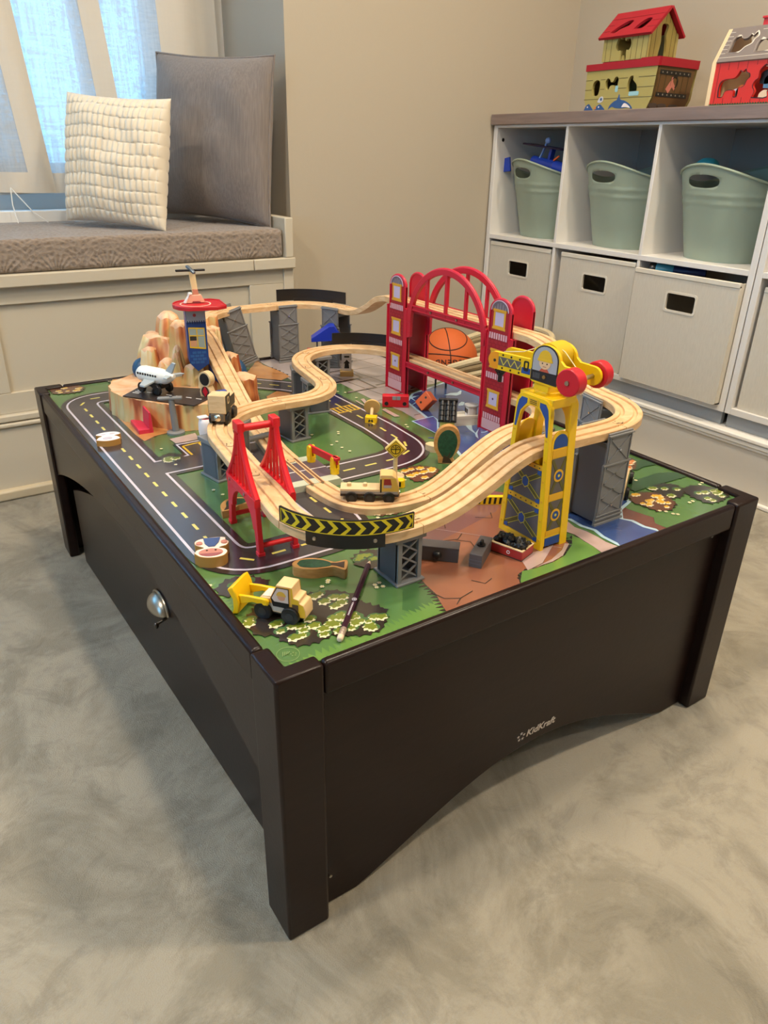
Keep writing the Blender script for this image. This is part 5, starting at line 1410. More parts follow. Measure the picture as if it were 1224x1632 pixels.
    MB().xf(f).prism(fr_, 0, .0008, [[(-.0145, .0465), (-.001, .0455), (-.001, .066), (-.0145, .067)], [(.0008, .0452), (.0135, .0425), (.0135, .066), (.0008, .066)], [(-.0145, .069), (-.001, .068), (-.001, .0805), (-.0145, .082)], [(.0008, .068), (.0135, .0675), (.0135, .08), (.0008, .0805)]]).build('window_frame', yl, tw)
    MB().xf(f).prism([(-.0155, .0445), (.0145, .041), (.0145, .0815), (-.0155, .083)], 0, .0003).build('pane', mat('tower_pane', (150, 164, 160), .3), tw)
    MB().xf(f).bb((-.0145, .047, .0003), (-.002, .058, .0006)).build('controller_print', mat('controller_skin', (206, 150, 110), .5), tw)
    MB().xf(f).bb((-.0145, .058, .0003), (-.002, .0665, .0006)).build('desk_print', mat('dark_print', (50, 46, 40), .5), tw)
    lb = mat('brick_blue_light', (44, 92, 150), .45)
    for k in range(12):
        x = -.0165+.0092*(k % 3)+(.0046 if (k//3) % 2 else 0); z = .012+.0065*(k//3)
        if x+.008 < .0175: MB().xf(f).bb((x, z, 0), (x+.0078, z+.0048, .0004)).build('brick', lb, tw)
    # helipad: round at the left, square corner at the right
    pad = [(-.046*math.cos(w), .043*math.sin(w)) for w in [-PI/2+PI*k/18 for k in range(19)]]
    pad = [(-.002-.038*math.cos(w), .043*math.sin(w)) for w in [-PI/2+PI*k/18 for k in range(19)]]+[(.040, .043), (.056, .030), (.060, -.030), (.040, -.043)]
    rp = mat('helipad_red', (190, 28, 40), .35)
    MB().prism(pad, Hh, Hh+.006).build('helipad', rp, tw, bevel=.0012)
    MB().tube([(p[0]*.97, p[1]*.97, Hh+.0065) for p in pad], .0014, 8, closed=True).build('helipad_rim', rp, tw)
    MB().prism(circ(.004, 0, .030, 30), Hh+.006, Hh+.0064, [circ(.004, 0, .0275, 30)]).build('landing_ring', mat('ring_cream', (230, 190, 170), .5), tw)
mountain()
# helicopter standing on the pad
hp = thing('toy_helicopter', 'wooden toy helicopter with black rotor standing on the red helipad', 'helicopter', (.279, .893, MZ+.085+.1262), (0, 0, math.radians(-12)))
def heli():
    pk = mat('peach_paint', (232, 178, 148), .45); wh = mat('white_paint', (236, 230, 222), .4)
    M = frame((0, -.006, 0), (1, 0, 0), (0, 0, 1))
    MB().xf(M).prism([(-.022, 0), (-.008, 0), (-.007, .003), (.007, .003), (.008, 0), (.017, 0), (.010, .015), (-.012, .015)], -.012, .0).build('skid_block', pk, hp, bevel=.0008)
    MB().xf(M).prism([(-.024, 0), (-.019, 0), (-.013, .019), (-.007, .019), (-.007, .016), (-.013, .015)], -.013, .001).build('skid_face', wh, hp, bevel=.0006)
    MB().xf(frame((0, -.006, 0), (1, 0, 0), (0, 0, 1))).prism([(-.0055, .0145), (.0055, .0145), (.002, .058), (-.0095, .058)], -.008, -.002).build('body_board', mat('cream_board', (238, 214, 160), .5), hp, bevel=.0008)
    MB().xf(M).prism([(-.0055, .0150), (.0058, .0150), (.0046, .0255), (-.0062, .0255)], -.0085, -.0015).build('board_foot', mat('peach_dark', (206, 138, 112), .5), hp, bevel=.0006)
    MB().bar((-.034, 0, .0605), (.022, 0, .0605), .006, .004, 0).build('rotor', BLACK, hp, bevel=.001)
    MB().bar((-.011, .006, .068), (.0, -.012, .0565), .0065, .005, 0).build('rotor_hub', mat('hub_silver', (110, 120, 130), .3, metal=.5), hp, bevel=.0012)
heli()
# passenger plane on the runway
ap = thing('toy_airplane', 'white toy airplane with black wheels parked on the mountain runway', 'airplane', (.176, .864, MZ+.0520), (0, 0, math.atan2(-.90, .44)))
def plane():
    wh = mat('plane_white', (232, 230, 222), .35); gy = mat('plane_grey', (166, 176, 182), .35)
    # local +X points to the tail, nose at -X
    f = MB(); pr = [(-.043, .0025, .024), (-.041, .0075, .0245), (-.036, .0105, .0250), (-.026, .0118, .0255), (.010, .0118, .0255), (.024, .0095, .0265), (.034, .0062, .028), (.041, .003, .0295)]
    vs = []; fs = []; n = 18
    for x, r, z in pr: vs += [(x, r*math.cos(2*PI*j/n), z+r*1.05*math.sin(2*PI*j/n)) for j in range(n)]
    for k in range(len(pr)-1): fs += [(k*n+j, k*n+(j+1) % n, (k+1)*n+(j+1) % n, (k+1)*n+j) for j in range(n)]
    fs += [tuple(range(n)), tuple(range(len(pr)*n-1, (len(pr)-1)*n-1, -1))]
    f.add(vs, fs).build('fuselage', wh, ap, smooth=60)
    for s_ in (-1, 1):
        w = [(-.020, s_*.008), (.006, s_*.008), (.016, s_*.038), (.004, s_*.038)]
        MB().prism(w, .0185, .0215).build('wing', gy, ap, bevel=.0008)
        tp = [(.026, s_*.004), (.038, s_*.004), (.044, s_*.018), (.036, s_*.018)]
        MB().prism(tp, .0295, .0315).build('tailplane', gy, ap, bevel=.0006)
        for k in range(8):
            x = -.030+.0058*k
            MB().prism(rrect(-.0018, -.0016, .0018, .0016, .0008, 3), -.0002, .0004).build('cabin_window', BLACK, ap, loc=(x, s_*.01165, .0285), rot=(PI/2*(1 if s_ < 0 else -1), 0, 0))
        for x in (-.024, .012):
            MB().cyl((x, s_*.009, .0078), (x, s_*.0145, .0078), .0078, n=18).build('wheel', BLACK, ap, bevel=.001)
    MB().xf(frame((0, .0016, 0), (1, 0, 0), (0, 0, 1))).prism([(.020, .034), (.036, .032), (.047, .050), (.040, .051)], 0, .0032).build('tail_fin', gy, ap, bevel=.0008)
    MB().bb((-.028, -.008, .0095), (.018, .008, .0175)).build('undercarriage', BLACK, ap, bevel=.001)
plane()
ap.scale = (1.15, 1.3, 1.3)
# ================================================================== LOOSE TOYS ON THE BOARD
WHT = mat('white_print', (232, 226, 226), .4)
DG = mat('tree_green_print', (38, 82, 56), .45, alt=(24, 58, 40), vscale=(160, 160, 160))
BRN = mat('dark_brown_print', (62, 44, 30), .5)
# level crossing gate
gt = thing('crossing_gate', 'red bar gate on two yellow posts beside the level crossing', 'gate', (.310, .451, MZ+.0118), (0, 0, math.radians(6.5)))
def gate():
    for y in (-.033, .033):
        M = frame((0, y, 0), (1, 0, 0), (0, 1, 0))
        MB().cyl((0, y, 0), (0, y, .010), .0074, .0068, 16).build('gate_post', YEL, gt)
        for s_ in (-1, 1):
            MB().xf(frame((s_*.0036, y+.0, 0), (0, 1, 0), (0, 0, 1))).prism([(-.0058, .006), (.0058, .006), (.0045, .025)]+[(.0045*math.cos(PI*k/8), .025+.004*math.sin(PI*k/8)) for k in range(1, 8)]+[(-.0045, .025)], -.0022, .0022).build('post_cheek', YEL, gt, bevel=.0006)
    MB().bb((-.0016, -.041, .017), (.0016, .038, .028)).bb((-.0022, -.041, .0262), (.0022, .038, .0292)).build('gate_bar', RED, gt, bevel=.0006)
    MB().bb((-.005, -.042, .024), (.005, -.028, .0292)).build('bar_handle', RED, gt, bevel=.0008)
gate()
def wheel(parent, x, y, r, w, n=20):
    s_ = 1 if y > 0 else -1
    o = MB().cyl((x, y, r), (x, y+s_*w, r), r, r*.96, n).build('wheel', BLACK, parent, bevel=.0007)
    h = MB().cyl((x, y+s_*w, r), (x, y+s_*(w+.0006), r), r*.45, n=14).build('hub_cap', mat('hub_charcoal', (44, 44, 46), .5), o)
# flatbed truck
ft = thing('flatbed_truck', 'wooden flatbed truck with yellow cab on the curved ground track', 'truck', (.3135, .3075, GND-.0032), (0, 0, math.atan2(-.56, .83)))
def flatbed():
    gp = mat('grey_frame_print', (150, 140, 130), .5)
    MB().bb((-.047, -.0105, .0095), (.041, .0105, .0155)).build('chassis', mat('dark_chassis', (70, 58, 50), .5), ft, bevel=.0008)
    MB().bb((-.047, -.0125, .0150), (.012, .0125, .0225)).build('bed', BARE, ft, bevel=.0008)
    for s_ in (-1, 1): MB().bb((-.0465, s_*.0125, .0150), (.0395, s_*.0129, .0190)).build('frame_print', gp, ft)
    for x in (-.034, -.010): MB().cyl((x, 0, .022), (x, 0, .0275), .0034, n=14).build('peg', BARE, ft, bevel=.0006)
    M = frame((0, .0125, 0), (1, 0, 0), (0, 0, 1))
    cab = [(.012, .015), (.041, .015), (.041, .0245), (.0365, .041), (.031, .0455), (.0135, .0455), (.012, .044)]
    MB().xf(M).prism(cab, 0, .025).build('cab', mat('cab_wood', (220, 182, 118), .5), ft, bevel=.001)
    for s_ in (-1, 1):
        F = frame((0, s_*.0126, 0), (1, 0, 0), (0, 0, 1)) if s_ < 0 else frame((0, s_*.0126, 0), (-1, 0, 0), (0, 0, 1))
        q = 1 if s_ < 0 else -1
        MB().xf(F).prism([(q*.014, .020), (q*.040, .020), (q*.040, .0245), (q*.0355, .041), (q*.0155, .041)], 0, .0003).build('cab_print', mat('cab_yellow_print', (214, 170, 70), .45), ft)
        MB().xf(F).prism([(q*.018, .030), (q*.030, .030), (q*.028, .0395), (q*.0185, .0395)], .0003, .0006).build('window_print', mat('cab_window_print', (150, 44, 40), .45), ft)
        MB().xf(F).bb((min(q*.018, q*.0295), .0255, .0003), (max(q*.018, q*.0295), .030, .0006)).build('driver_print', mat('driver_grey', (176, 160, 156), .5), ft)
        MB().xf(F).bb((min(q*.0128, q*.0148), .018, .0), (max(q*.0128, q*.0148), .039, .0006)).build('exhaust_print', BLACK, ft)
    for x in (-.030, -.003, .026):
        for y in (-.0095, .0095): wheel(ft, x, y, .0092, .0062)
    MB().cyl((.041, 0, .012), (.0425, 0, .012), .0045, n=14).build('magnet', SILVER, ft)
flatbed()
# wooden engine on the raised curve
en = thing('wooden_engine', 'natural wooden train engine with dark green sides on the raised left curve', 'train', (.1735, .5515, LOW-.0030), (0, 0, math.radians(50)))
def engine():
    dgp = mat('dark_green_print', (52, 54, 44), .5)
    MB().bb((0, -.0115, .008), (.058, .0115, .021)).build('chassis', mat('walnut_chassis', (122, 98, 70), .5), en, bevel=.001)
    MB().bb((.0, -.0145, .021), (.026, .0145, .0515)).build('cab', BARE, en, bevel=.0012)
    MB().bb((.026, -.012, .021), (.058, .012, .042)).build('hood', BARE, en, bevel=.0012)
    for s_ in (-1, 1):
        MB().bb((.0012, s_*.0145, .022), (.0252, s_*.0149, .0505)).build('cab_print', dgp, en)
        MB().bb((.0262, s_*.012, .024), (.057, s_*.0124, .041)).build('hood_print', dgp, en)
        MB().prism(rrect(-.0045, -.006, .0045, .006, .004, 5), 0, .0004, [rrect(-.003, -.0045, .003, .0045, .003, 5)]).build('window_print', BARE, en, loc=(.014, s_*.0149, .041), rot=(PI/2 if s_ < 0 else -PI/2, 0, 0))
    for x in (.012, .046):
        for y in (-.0105, .0105): wheel(en, x, y, .0108, .0055)
    MB().bb((-.0008, -.010, .0085), (.001, .010, .0205)).build('buffer_plate', mat('gunmetal', (104, 100, 92), .4, metal=.5), en, bevel=.0005)
    MB().xf(frame((-.0012, 0, .0143), (0, -1, 0), (0, 0, 1))).lathe([(.0062, 0), (.0058, .001), (.004, .0028), (.0012, .0034)], 20).build('magnet', mat('shiny_magnet', (214, 206, 190), .15, metal=1), en, smooth=60)
engine()
# white mug shaped token behind the engine
wb = thing('white_cup', 'small white rounded cup with red lip half hidden behind the wooden engine', 'cup', (.2075, .701, MZ))
wb.scale = (.85, .85, 1.12)
MB().lathe([(.010, 0), (.015, .004), (.0175, .016), (.0165, .030), (.014, .037), (.011, .038)], 24).build('cup_body', WHT, wb, smooth=60)
MB().xf(T(0, 0, .038)).bb((-.017, -.008, 0), (.004, .008, .003)).build('cup_lip', WHT, wb, bevel=.001)
MB().xf(T(0, 0, .035)).lathe([(.0128, 0), (.013, .003)], 20).build('red_band', RED, wb)
# bulldozer
bd = thing('toy_bulldozer', 'yellow wooden bulldozer with raised front blade in the near corner', 'bulldozer', (.0645, .1115, MZ), (0, 0, math.atan2(.79, -.61)))
def dozer():
    gy = mat('light_grey_print', (176, 168, 158), .45); yp = mat('dozer_yellow_print', (222, 176, 40), .45); sk = mat('wood_plain', (226, 190, 138), .5)
    M = frame((0, .0105, 0), (1, 0, 0), (0, 0, 1))
    MB().bb((-.030, -.0085, .0075), (.026, .0085, .0135)).build('chassis', mat('dozer_black', (30, 28, 28), .5), bd, bevel=.0008)
    body = [(-.034, .010), (.026, .012), (.026, .022), (.020, .0275), (.008, .029), (.001, .0475), (-.018, .0475), (-.0195, .034), (-.0265, .033), (-.0265, .0285), (-.0315, .027), (-.034, .020)]
    MB().xf(M).prism(body, 0, .021).build('body', sk, bd, bevel=.0009)
    for s_ in (-1, 1):
        q = 1
        def side(poly, z, mm, nm):
            vs = [(x, s_*(.0105+z), h) for x, h in poly]; MB().add(vs, [tuple(range(len(vs)))]).build(nm, mm, bd, smooth=0)
        side([(-.0335, .0105), (-.0165, .0105), (-.0165, .0465), (-.0185, .0465), (-.0195, .0335), (-.0262, .0325), (-.0262, .0282), (-.0312, .0265), (-.0335, .0195)], .0002, yp, 'yellow_print')
        side([(-.0165, .0125), (.0255, .0125), (.0255, .0215), (.0198, .027), (-.0165, .0205)], .0002, gy, 'grey_print')
        side([(-.0160, .0205), (.012, .023), (.0095, .028), (.0012, .0455), (-.0160, .0465)], .0003, mat('dozer_amber', (214, 150, 40), .45), 'door_print')
        side([(-.0145, .019), (.006, .019), (.0085, .029), (.0005, .0445), (-.0145, .0450)], .0004, BLACK, 'window_outline')
        side([(-.0135, .026), (.004, .0255), (.0072, .0295), (-.0002, .0435), (-.0135, .0440)], .0005, mat('dozer_window', (206, 186, 176), .4), 'window_print')
        side([(-.005+.0048*math.cos(2*PI*k/14), .0325+.0045*math.sin(2*PI*k/14)) for k in range(14)], .0006, mat('cartoon_skin2', (206, 150, 120), .5), 'driver_face')
        side([(-.005+.006*math.cos(PI*k/10), .034+.0062*math.sin(PI*k/10)) for k in range(11)], .0007, mat('helmet_amber', (214, 166, 60), .45), 'driver_helmet')
        side([(-.0255, .018), (-.0180, .018), (-.0180, .0265), (-.0255, .0265)], .0005, mat('grille_brown', (92, 68, 44), .5), 'grille_print')
        for x in (-.016, .018): wheel(bd, x, s_*.0088, .0112, .0060)
        arm = [(.010, .021), (.012, .0185), (.030, .0205), (.047, .014), (.050, .026), (.034, .0275), (.012, .0275), (.0095, .025)]
        MB().xf(frame((0, s_*.0128+.0018, 0), (1, 0, 0), (0, 0, 1))).prism(arm, 0, .0036).build('lift_arm', YEL, bd, bevel=.001)
        MB().cyl((.0145, s_*.0132, .0232), (.0145, s_*.0152, .0232), .0032, n=14).build('arm_pivot', YEL, bd)
    MB().xf(frame((0, .019, 0), (1, 0, 0), (0, 0, 1))).prism([(.0465, .004), (.0555, .001), (.0525, .010), (.0530, .022), (.0590, .034), (.0525, .0385), (.0480, .030), (.0455, .018)], 0, .038).build('blade', YEL, bd, bevel=.0012)
    MB().prism(rrect(-.006, -.0085, .006, .0085, .001, 2), 0, .0006).build('hood_panel', mat('hood_pale', (228, 206, 188), .45), bd, loc=(.0142, 0, .0286), rot=(0, math.radians(8), 0))
dozer()
# pencil
pn = thing('pencil', 'dark purple printed pencil with eraser lying on the green grass', 'pencil', (.093, .031, MZ+.0042), (0, 0, math.atan2(.129, .123)))
def pencil():
    pu = mat('dark_purple_lacquer', (52, 24, 40), .3); L_ = .178
    hexa = [(.0036*math.cos(PI/6+PI/3*k), .0036*math.sin(PI/6+PI/3*k)) for k in range(6)]
    MB().xf(frame((0, 0, 0), (0, 1, 0), (0, 0, 1))).prism(hexa, .020, L_-.013).build('shaft', pu, pn)
    MB().cyl((L_-.013, 0, 0), (L_-.003, 0, 0), .0036, .0009, 14).build('wood_point', mat('sharpened_wood', (214, 188, 160), .6), pn)
    MB().cyl((L_-.003, 0, 0), (L_, 0, 0), .0009, .0002, 10).build('lead', mat('graphite', (60, 60, 62), .4), pn)
    fr = MB()
    MB().lathe([(.0037, 0), (.0037, .003), (.0039, .0035), (.0037, .004), (.0037, .0075), (.0039, .008), (.0037, .0085), (.0037, .0135)], 18).build('ferrule', mat('worn_ferrule', (196, 176, 160), .35, metal=.6), pn, loc=(.0075, 0, 0), rot=(0, PI/2, 0), smooth=60)
    MB().lathe([(.0020, 0), (.0034, .0010), (.0036, .003), (.0036, .0085)], 16).build('eraser', mat('cream_eraser', (222, 200, 172), .8), pn, loc=(0, 0, 0), rot=(0, PI/2, 0), smooth=60)
    wp = mat('pencil_print', (206, 196, 200), .5)
    M = frame((.034, .0000, .00325), (1, 0, 0), (0, 1, 0)) @ T(0, -.0012, 0)
    # small decorative emblem and a printed line (not legible in the photo)
    MB().xf(frame((.078, 0, .0032), (1, 0, 0), (0, 1, 0))).prism(circ(0, 0, .0030, 18), 0, .0004, [circ(0, 0, .0021, 18)]).build('emblem_ring', wp, pn)
    MB().xf(frame((.078, 0, .0032), (1, 0, 0), (0, 1, 0))).prism(circ(0, 0, .0012, 12), 0, .0004).build('emblem_dot', wp, pn)
    for k in range(9):
        x = .044+k*.0031
        MB().bar((x, -.0011, .0034), (x+.0012, .0011, .0034), .0007, .0004, 0).bar((x+.0012, .0008, .0034), (x+.0026, -.0009, .0034), .0006, .0004, 0).build('print_mark', wp, pn)
pencil()
# grey cargo crates
def crate(x, y, a, label, lid):
    t = thing('cargo_crate', label, 'crate', (x, y, MZ), (0, 0, a), 'grey cargo crates')
    g = mat('crate_grey', (84, 80, 80), .5)
    if lid:   # lying on its side, base ledge up, magnet facing the viewer
        MB().bb((-.025, -.008, 0), (.025, .008, .020)).build('crate_body', g, t, bevel=.0007)
        MB().bb((-.0255, -.0085, .0185), (.0255, .012, .0215)).build('ledge', g, t, bevel=.0005)
        MB().xf(frame((-.003, -.008, .009), (1, 0, 0), (0, 0, 1))).lathe([(.0064, 0), (.0060, .0022), (.0042, .0048), (.0010, .0058)], 22).build('round_knob', BLACK, t, smooth=60)
    else:
        MB().bb((-.028, -.0085, 0), (.028, .0085, .0195)).build('crate_body', g, t, bevel=.0007)
        MB().cyl((0, 0, .0195), (0, 0, .0215), .0055, n=18).build('knob_base', BLACK, t)
        MB().bar((-.003, 0, .0235), (.005, 0, .0235), .004, .006, 0).build('knob', BLACK, t, bevel=.001)
        for z in (.005, .010): MB().bb((-.0284, -.0086, z), (-.0278, .0086, z+.0015)).build('end_rib', DGREY, t)
crate(.3005, .1215, math.atan2(-.035, .037), 'dark grey cargo crate lying on its side with black round knob facing out', True)
crate(.3475, .0935, math.atan2(.034, .049), 'dark grey cargo crate with upright black knob beside the coal wagon', False)
# coal wagon
cw = thing('coal_wagon', 'red open wagon heaped with black coal by the crane foot', 'wagon', (.394, .0845, MZ), (0, 0, math.atan2(-.040, .013)))
def coal():
    rd = mat('wagon_red', (164, 40, 34), .4)
    MB().bb((-.0245, -.0155, 0), (.0245, .0155, .004)).build('wagon_floor', mat('wagon_base', (60, 40, 34), .5), cw)
    for s_ in (-1, 1):
        MB().bb((-.0245, s_*.0145-.0015, .002), (.0245, s_*.0145+.0015, .0145)).build('side_board', rd, cw, bevel=.0005)
        MB().bb((s_*.0235-.0012, -.014, .002), (s_*.0235+.0012, .014, .0145)).build('end_board', rd, cw, bevel=.0005)
        MB().bb((-.025, s_*.0145-.0018, .0140), (.025, s_*.0145+.0018, .0156)).bb((s_*.0235-.0016, -.014, .0140), (s_*.0235+.0016, .014, .0156)).build('wooden_rim', BARE, cw, bevel=.0004)
    MB().xf(frame((.004, -.0160, .008), (1, 0, 0), (0, 0, 1))).prism(circ(0, 0, .0026, 12), 0, .0003, [circ(0, 0, .0016, 12)]).build('side_emblem', WHT, cw)
    cm = mat('glossy_coal', (16, 16, 18), .28); r = random.Random(4); pr = []
    for k in range(4):
        bm = bmesh.new(); bmesh.ops.create_icosphere(bm, subdivisions=1, radius=.0048)
        for v in bm.verts: v.co *= r.uniform(.78, 1.25)
        me = bpy.data.meshes.new('coal_lump'); bm.to_mesh(me); bm.free(); me.materials.append(cm); pr.append(me)
    for k in range(46):
        u = r.uniform(-1, 1); v = r.uniform(-1, 1)
        o = bpy.data.objects.new('coal_lump', pr[k % 4]); COL.objects.link(o); o.parent = cw
        o.location = (u*.0205, v*.011, .0135+.0068*(1-v*v)*(1-.35*u*u)+r.uniform(-.0015, .002)); o.rotation_euler = (r.uniform(0, 6), r.uniform(0, 6), r.uniform(0, 6))
coal()
# striped barricade
br = thing('striped_barricade', 'yellow and black striped low barricade lying beside the crane', 'barricade', (.468, .217, MZ), (0, 0, math.atan2(-.020, .032)))
MB().xf(frame((0, .004, 0), (1, 0, 0), (0, 0, 1))).prism([(-.022, .002), (-.019, 0), (.024, 0), (.024, .0135), (-.019, .0135), (-.022, .011)], 0, .008).build('barricade_body', YEL, br, bevel=.0008)
for k in range(5): MB().xf(frame((0, -.0040, 0), (1, 0, 0), (0, 0, 1))).prism([(-.016+.008*k, .002), (-.0125+.008*k, .002), (-.0115+.008*k, .0125), (-.0150+.008*k, .0125)], 0, .0004).build('black_stripe', BLACK, br)
# wooden cut-out figures
def token(name, label, cat, loc, rz, outline, th, prints, stand=False, side=BARE, pitch=0):
    """flat cut-out block; outline in local XY (lying) or XZ (standing)"""
    t = thing(name, label, cat, loc, (0, 0, rz))
    if stand:
        M = frame((0, th/2, 0), (1, 0, 0), (0, 0, 1))
        if pitch: M = Matrix.Rotation(pitch, 4, 'X') @ M
    else: M = Matrix.Identity(4)
    MB().xf(M).prism(outline, 0, th).build('wood_block', side, t, bevel=.0007)
    for k, (nm, mm, poly) in enumerate(prints):
        MB().xf(M).prism(poly, th, th+.00025*(k+1)).build(nm, mm, t, smooth=0)
    return t
def smooth_poly(P, n=5):
    Q = catmull([(x, y, 0) for x, y in P+[P[0]]], n)[:-1]
    return [(q.x, q.y) for q in Q]
def shrink(P, f):
    cx = sum(p[0] for p in P)/len(P); cy = sum(p[1] for p in P)/len(P)
    return [(cx+(x-cx)*f, cy+(y-cy)*f) for x, y in P]
# white animal lying on the left road
o1 = smooth_poly([(-.021, -.013), (-.005, -.022), (.012, -.020), (.020, -.014), (.017, -.003), (.012, .003), (.024, .010), (.018, .022), (.004, .026), (-.012, .023), (-.019, .015), (-.009, .006), (-.016, -.001)])
gl = mat('pale_grey_print', (196, 188, 200), .45)
token('animal_token', 'pale white animal cut-out lying on the road at the left edge', 'toy figure', (.048, .775, MZ), math.radians(-8), o1, .012,
      [('white_print', WHT, shrink(o1, .97)), ('ear_print', gl, [(x-.006, y+.014) for x, y in circ(0, 0, .005, 12, ry=.003)]), ('ear_print', gl, [(x+.010, y+.014) for x, y in circ(0, 0, .005, 12, ry=.003)]), ('belly_print', gl, [(x-.001, y-.009) for x, y in circ(0, 0, .008, 16, ry=.006)])], side=mat('token_wood', (178, 130, 62), .5))
# child figure lying near the front of the left road
o2 = smooth_poly([(-.021, -.012), (-.013, -.022), (.002, -.026), (.016, -.022), (.021, -.012), (.018, -.005), (.010, .000), (.020, .006), (.023, .015), (.019, .021), (.018, .028), (-.014, .027), (-.021, .020), (-.020, .011), (-.009, .001), (-.018, -.004)])
sk2 = mat('figure_skin_print', (196, 130, 112), .5); bl2 = mat('figure_blue_print', (60, 82, 130), .45)
token('child_figure', 'wooden child figure in blue shirt lying on the near left road', 'toy figure', (.046, .279, MZ), math.radians(-22), o2, .016,
      [('white_print', mat('cream_print', (240, 220, 204), .45), shrink(o2, .97)), ('face_print', sk2, [(x, y-.012) for x, y in circ(0, 0, .0155, 24, ry=.0105)]), ('hair_print', mat('figure_hair', (150, 84, 84), .5), [(x*.98, y-.013) for x, y in circ(0, 0, .0145, 20, PI*1.05, PI*1.95, ry=.0095)]),
       ('eye_print', BRN, [(x-.005, y-.007) for x, y in circ(0, 0, .0014, 8)]), ('eye_print', BRN, [(x+.006, y-.007) for x, y in circ(0, 0, .0014, 8)]),
       ('shirt_print', bl2, [(-.010, .026), (.012, .026), (.010, .014), (.005, .003), (-.003, .003), (-.008, .012)]), ('arm_print', sk2, [(x-.015, y+.013) for x, y in circ(0, 0, .0042, 12)]), ('arm_print', sk2, [(x+.017, y+.013) for x, y in circ(0, 0, .0042, 12)])], side=mat('token_wood', (178, 130, 62), .5))
# flat tree lying in front of the chevron guard
o3 = smooth_poly([(-.033, -.010), (-.036, -.001), (-.030, .009), (-.015, .014), (.000, .013), (.012, .008), (.018, .0065), (.032, .0125), (.034, .0), (.032, -.0125), (.018, -.0065), (.008, -.009), (-.005, -.014), (-.022, -.0135)], 4)
tree_lab = []
def tree_prints(P, f=.86):
    return [('leaf_print', DG, smooth_poly([(-.030, -.002), (-.026, .007), (-.012, .0105), (.002, .009), (.012, .004), (.014, -.003), (.004, -.008), (-.010, -.0105), (-.024, -.009)])), ('trunk_print', BRN, [(.013, .003), (.020, .0035), (.030, .008), (.0305, -.008), (.020, -.0035), (.013, -.003)])]
token('tree_cutout', 'wooden tree cut-out lying flat on the grass before the chevron guard', 'toy tree', (.149, .172, MZ), math.atan2(-.045, .062), o3, .0135, tree_prints(o3), side=mat('warm_wood_side', (196, 146, 84), .5, alt=(176, 124, 66), vscale=(60, 60, 200)))
token('tree_cutout', 'wooden tree cut-out lying under the small red bridge', 'toy tree', (.131, .398, MZ), math.radians(10), smooth_poly([(-.030, -.012), (-.020, .008), (-.004, .018), (.012, .016), (.022, .004), (.028, -.010), (.018, -.014), (.004, -.009), (-.014, -.016)]), .012,
      [('leaf_print', DG, smooth_poly([(-.018, -.004), (-.006, .012), (.010, .011), (.019, .001), (.014, -.008), (-.006, -.008)])), ('trunk_print', BRN, [(-.026, -.011), (-.016, -.002), (-.010, -.006), (-.016, -.012)])], side=mat('warm_wood_side', (196, 146, 84), .5))
# standing round tree behind the ramps
o4 = smooth_poly([(-.013, 0), (.016, 0), (.012, .010), (.020, .024), (.023, .042), (.018, .060), (.004, .068), (-.011, .063), (-.020, .048), (-.021, .028), (-.014, .012)])
token('tree_cutout', 'round wooden tree cut-out standing behind the rear ramp', 'toy tree', (.516, .384, MZ+.001), math.radians(-35), o4, .013,
      [('leaf_print', DG, smooth_poly([(-.006, .012), (.008, .010), (.016, .026), (.018, .042), (.013, .055), (.003, .061), (-.008, .057), (-.015, .044), (-.014, .026)])), ('trunk_print', BRN, [(-.006, .001), (.012, .001), (.006, .010), (.008, .024), (.002, .012), (-.004, .016)])], True, side=mat('warm_wood_side', (196, 146, 84), .5))
# pale wooden figure lying beside the tree
o5 = smooth_poly([(-.008, -.022), (.008, -.022), (.006, -.004), (.010, .004), (.009, .020), (-.006, .022), (-.010, .006), (-.006, -.006)])
token('figure_cutout', 'pale plain wooden figure lying beside the standing round tree', 'toy figure', (.535, .432, MZ), math.radians(20), o5, .012, [('seam_print', mat('tan_print', (170, 140, 104), .5), [(-.007, .001), (.008, .000), (.008, .003), (-.007, .004)])])
# black tiled roof house
ho = thing('toy_house', 'small house leaning over with black tiled roof and yellow walls', 'toy house', (.603, .492, MZ), (0, 0, math.radians(51)))
def house():
    yw = mat('house_yellow', (198, 184, 90), .5)
    M = frame((0, .016, 0), (1, 0, 0), (0, 0, 1))
    MB().xf(M).prism([(-.020, 0), (.020, 0), (.020, .032), (0, .056), (-.020, .032)], 0, .032).build('house_body', yw, ho, bevel=.0008)
    for s_ in (-1, 1):
        a = math.atan2(.024, .020)
        Rm = T(0, 0, .060) @ Matrix.Rotation(s_*a, 4, 'Y')
        MB().xf(Rm).bb((0, -.020, -.003), (s_*.037, .020, .001)).build('roof_slab', BLACK, ho, bevel=.0006)
        for i in range(3):
            for j in range(4):
                y = -.0125+.0125*i; x = s_*(.0045+.0090*j)
                tl = MB(); tl.cyl((x-s_*.0048, y, .0006+.0004), (x+s_*.0048, y, .0014), .0056, .0060, 14)
                tl.xf(Matrix.Identity(4))
                o = MB().xf(Rm).cyl((x-s_*.0046, y, -.0012), (x+s_*.0046, y, -.0004), .0054, .0060, 14).build('roof_tile', BLACK, ho)
    MB().xf(T(0, 0, .061)).bb((-.0035, -.021, -.002), (.0035, .021, .0035)).build('ridge', BLACK, ho, bevel=.001)
house(); ho.scale = (1.1, .86, 1.12)
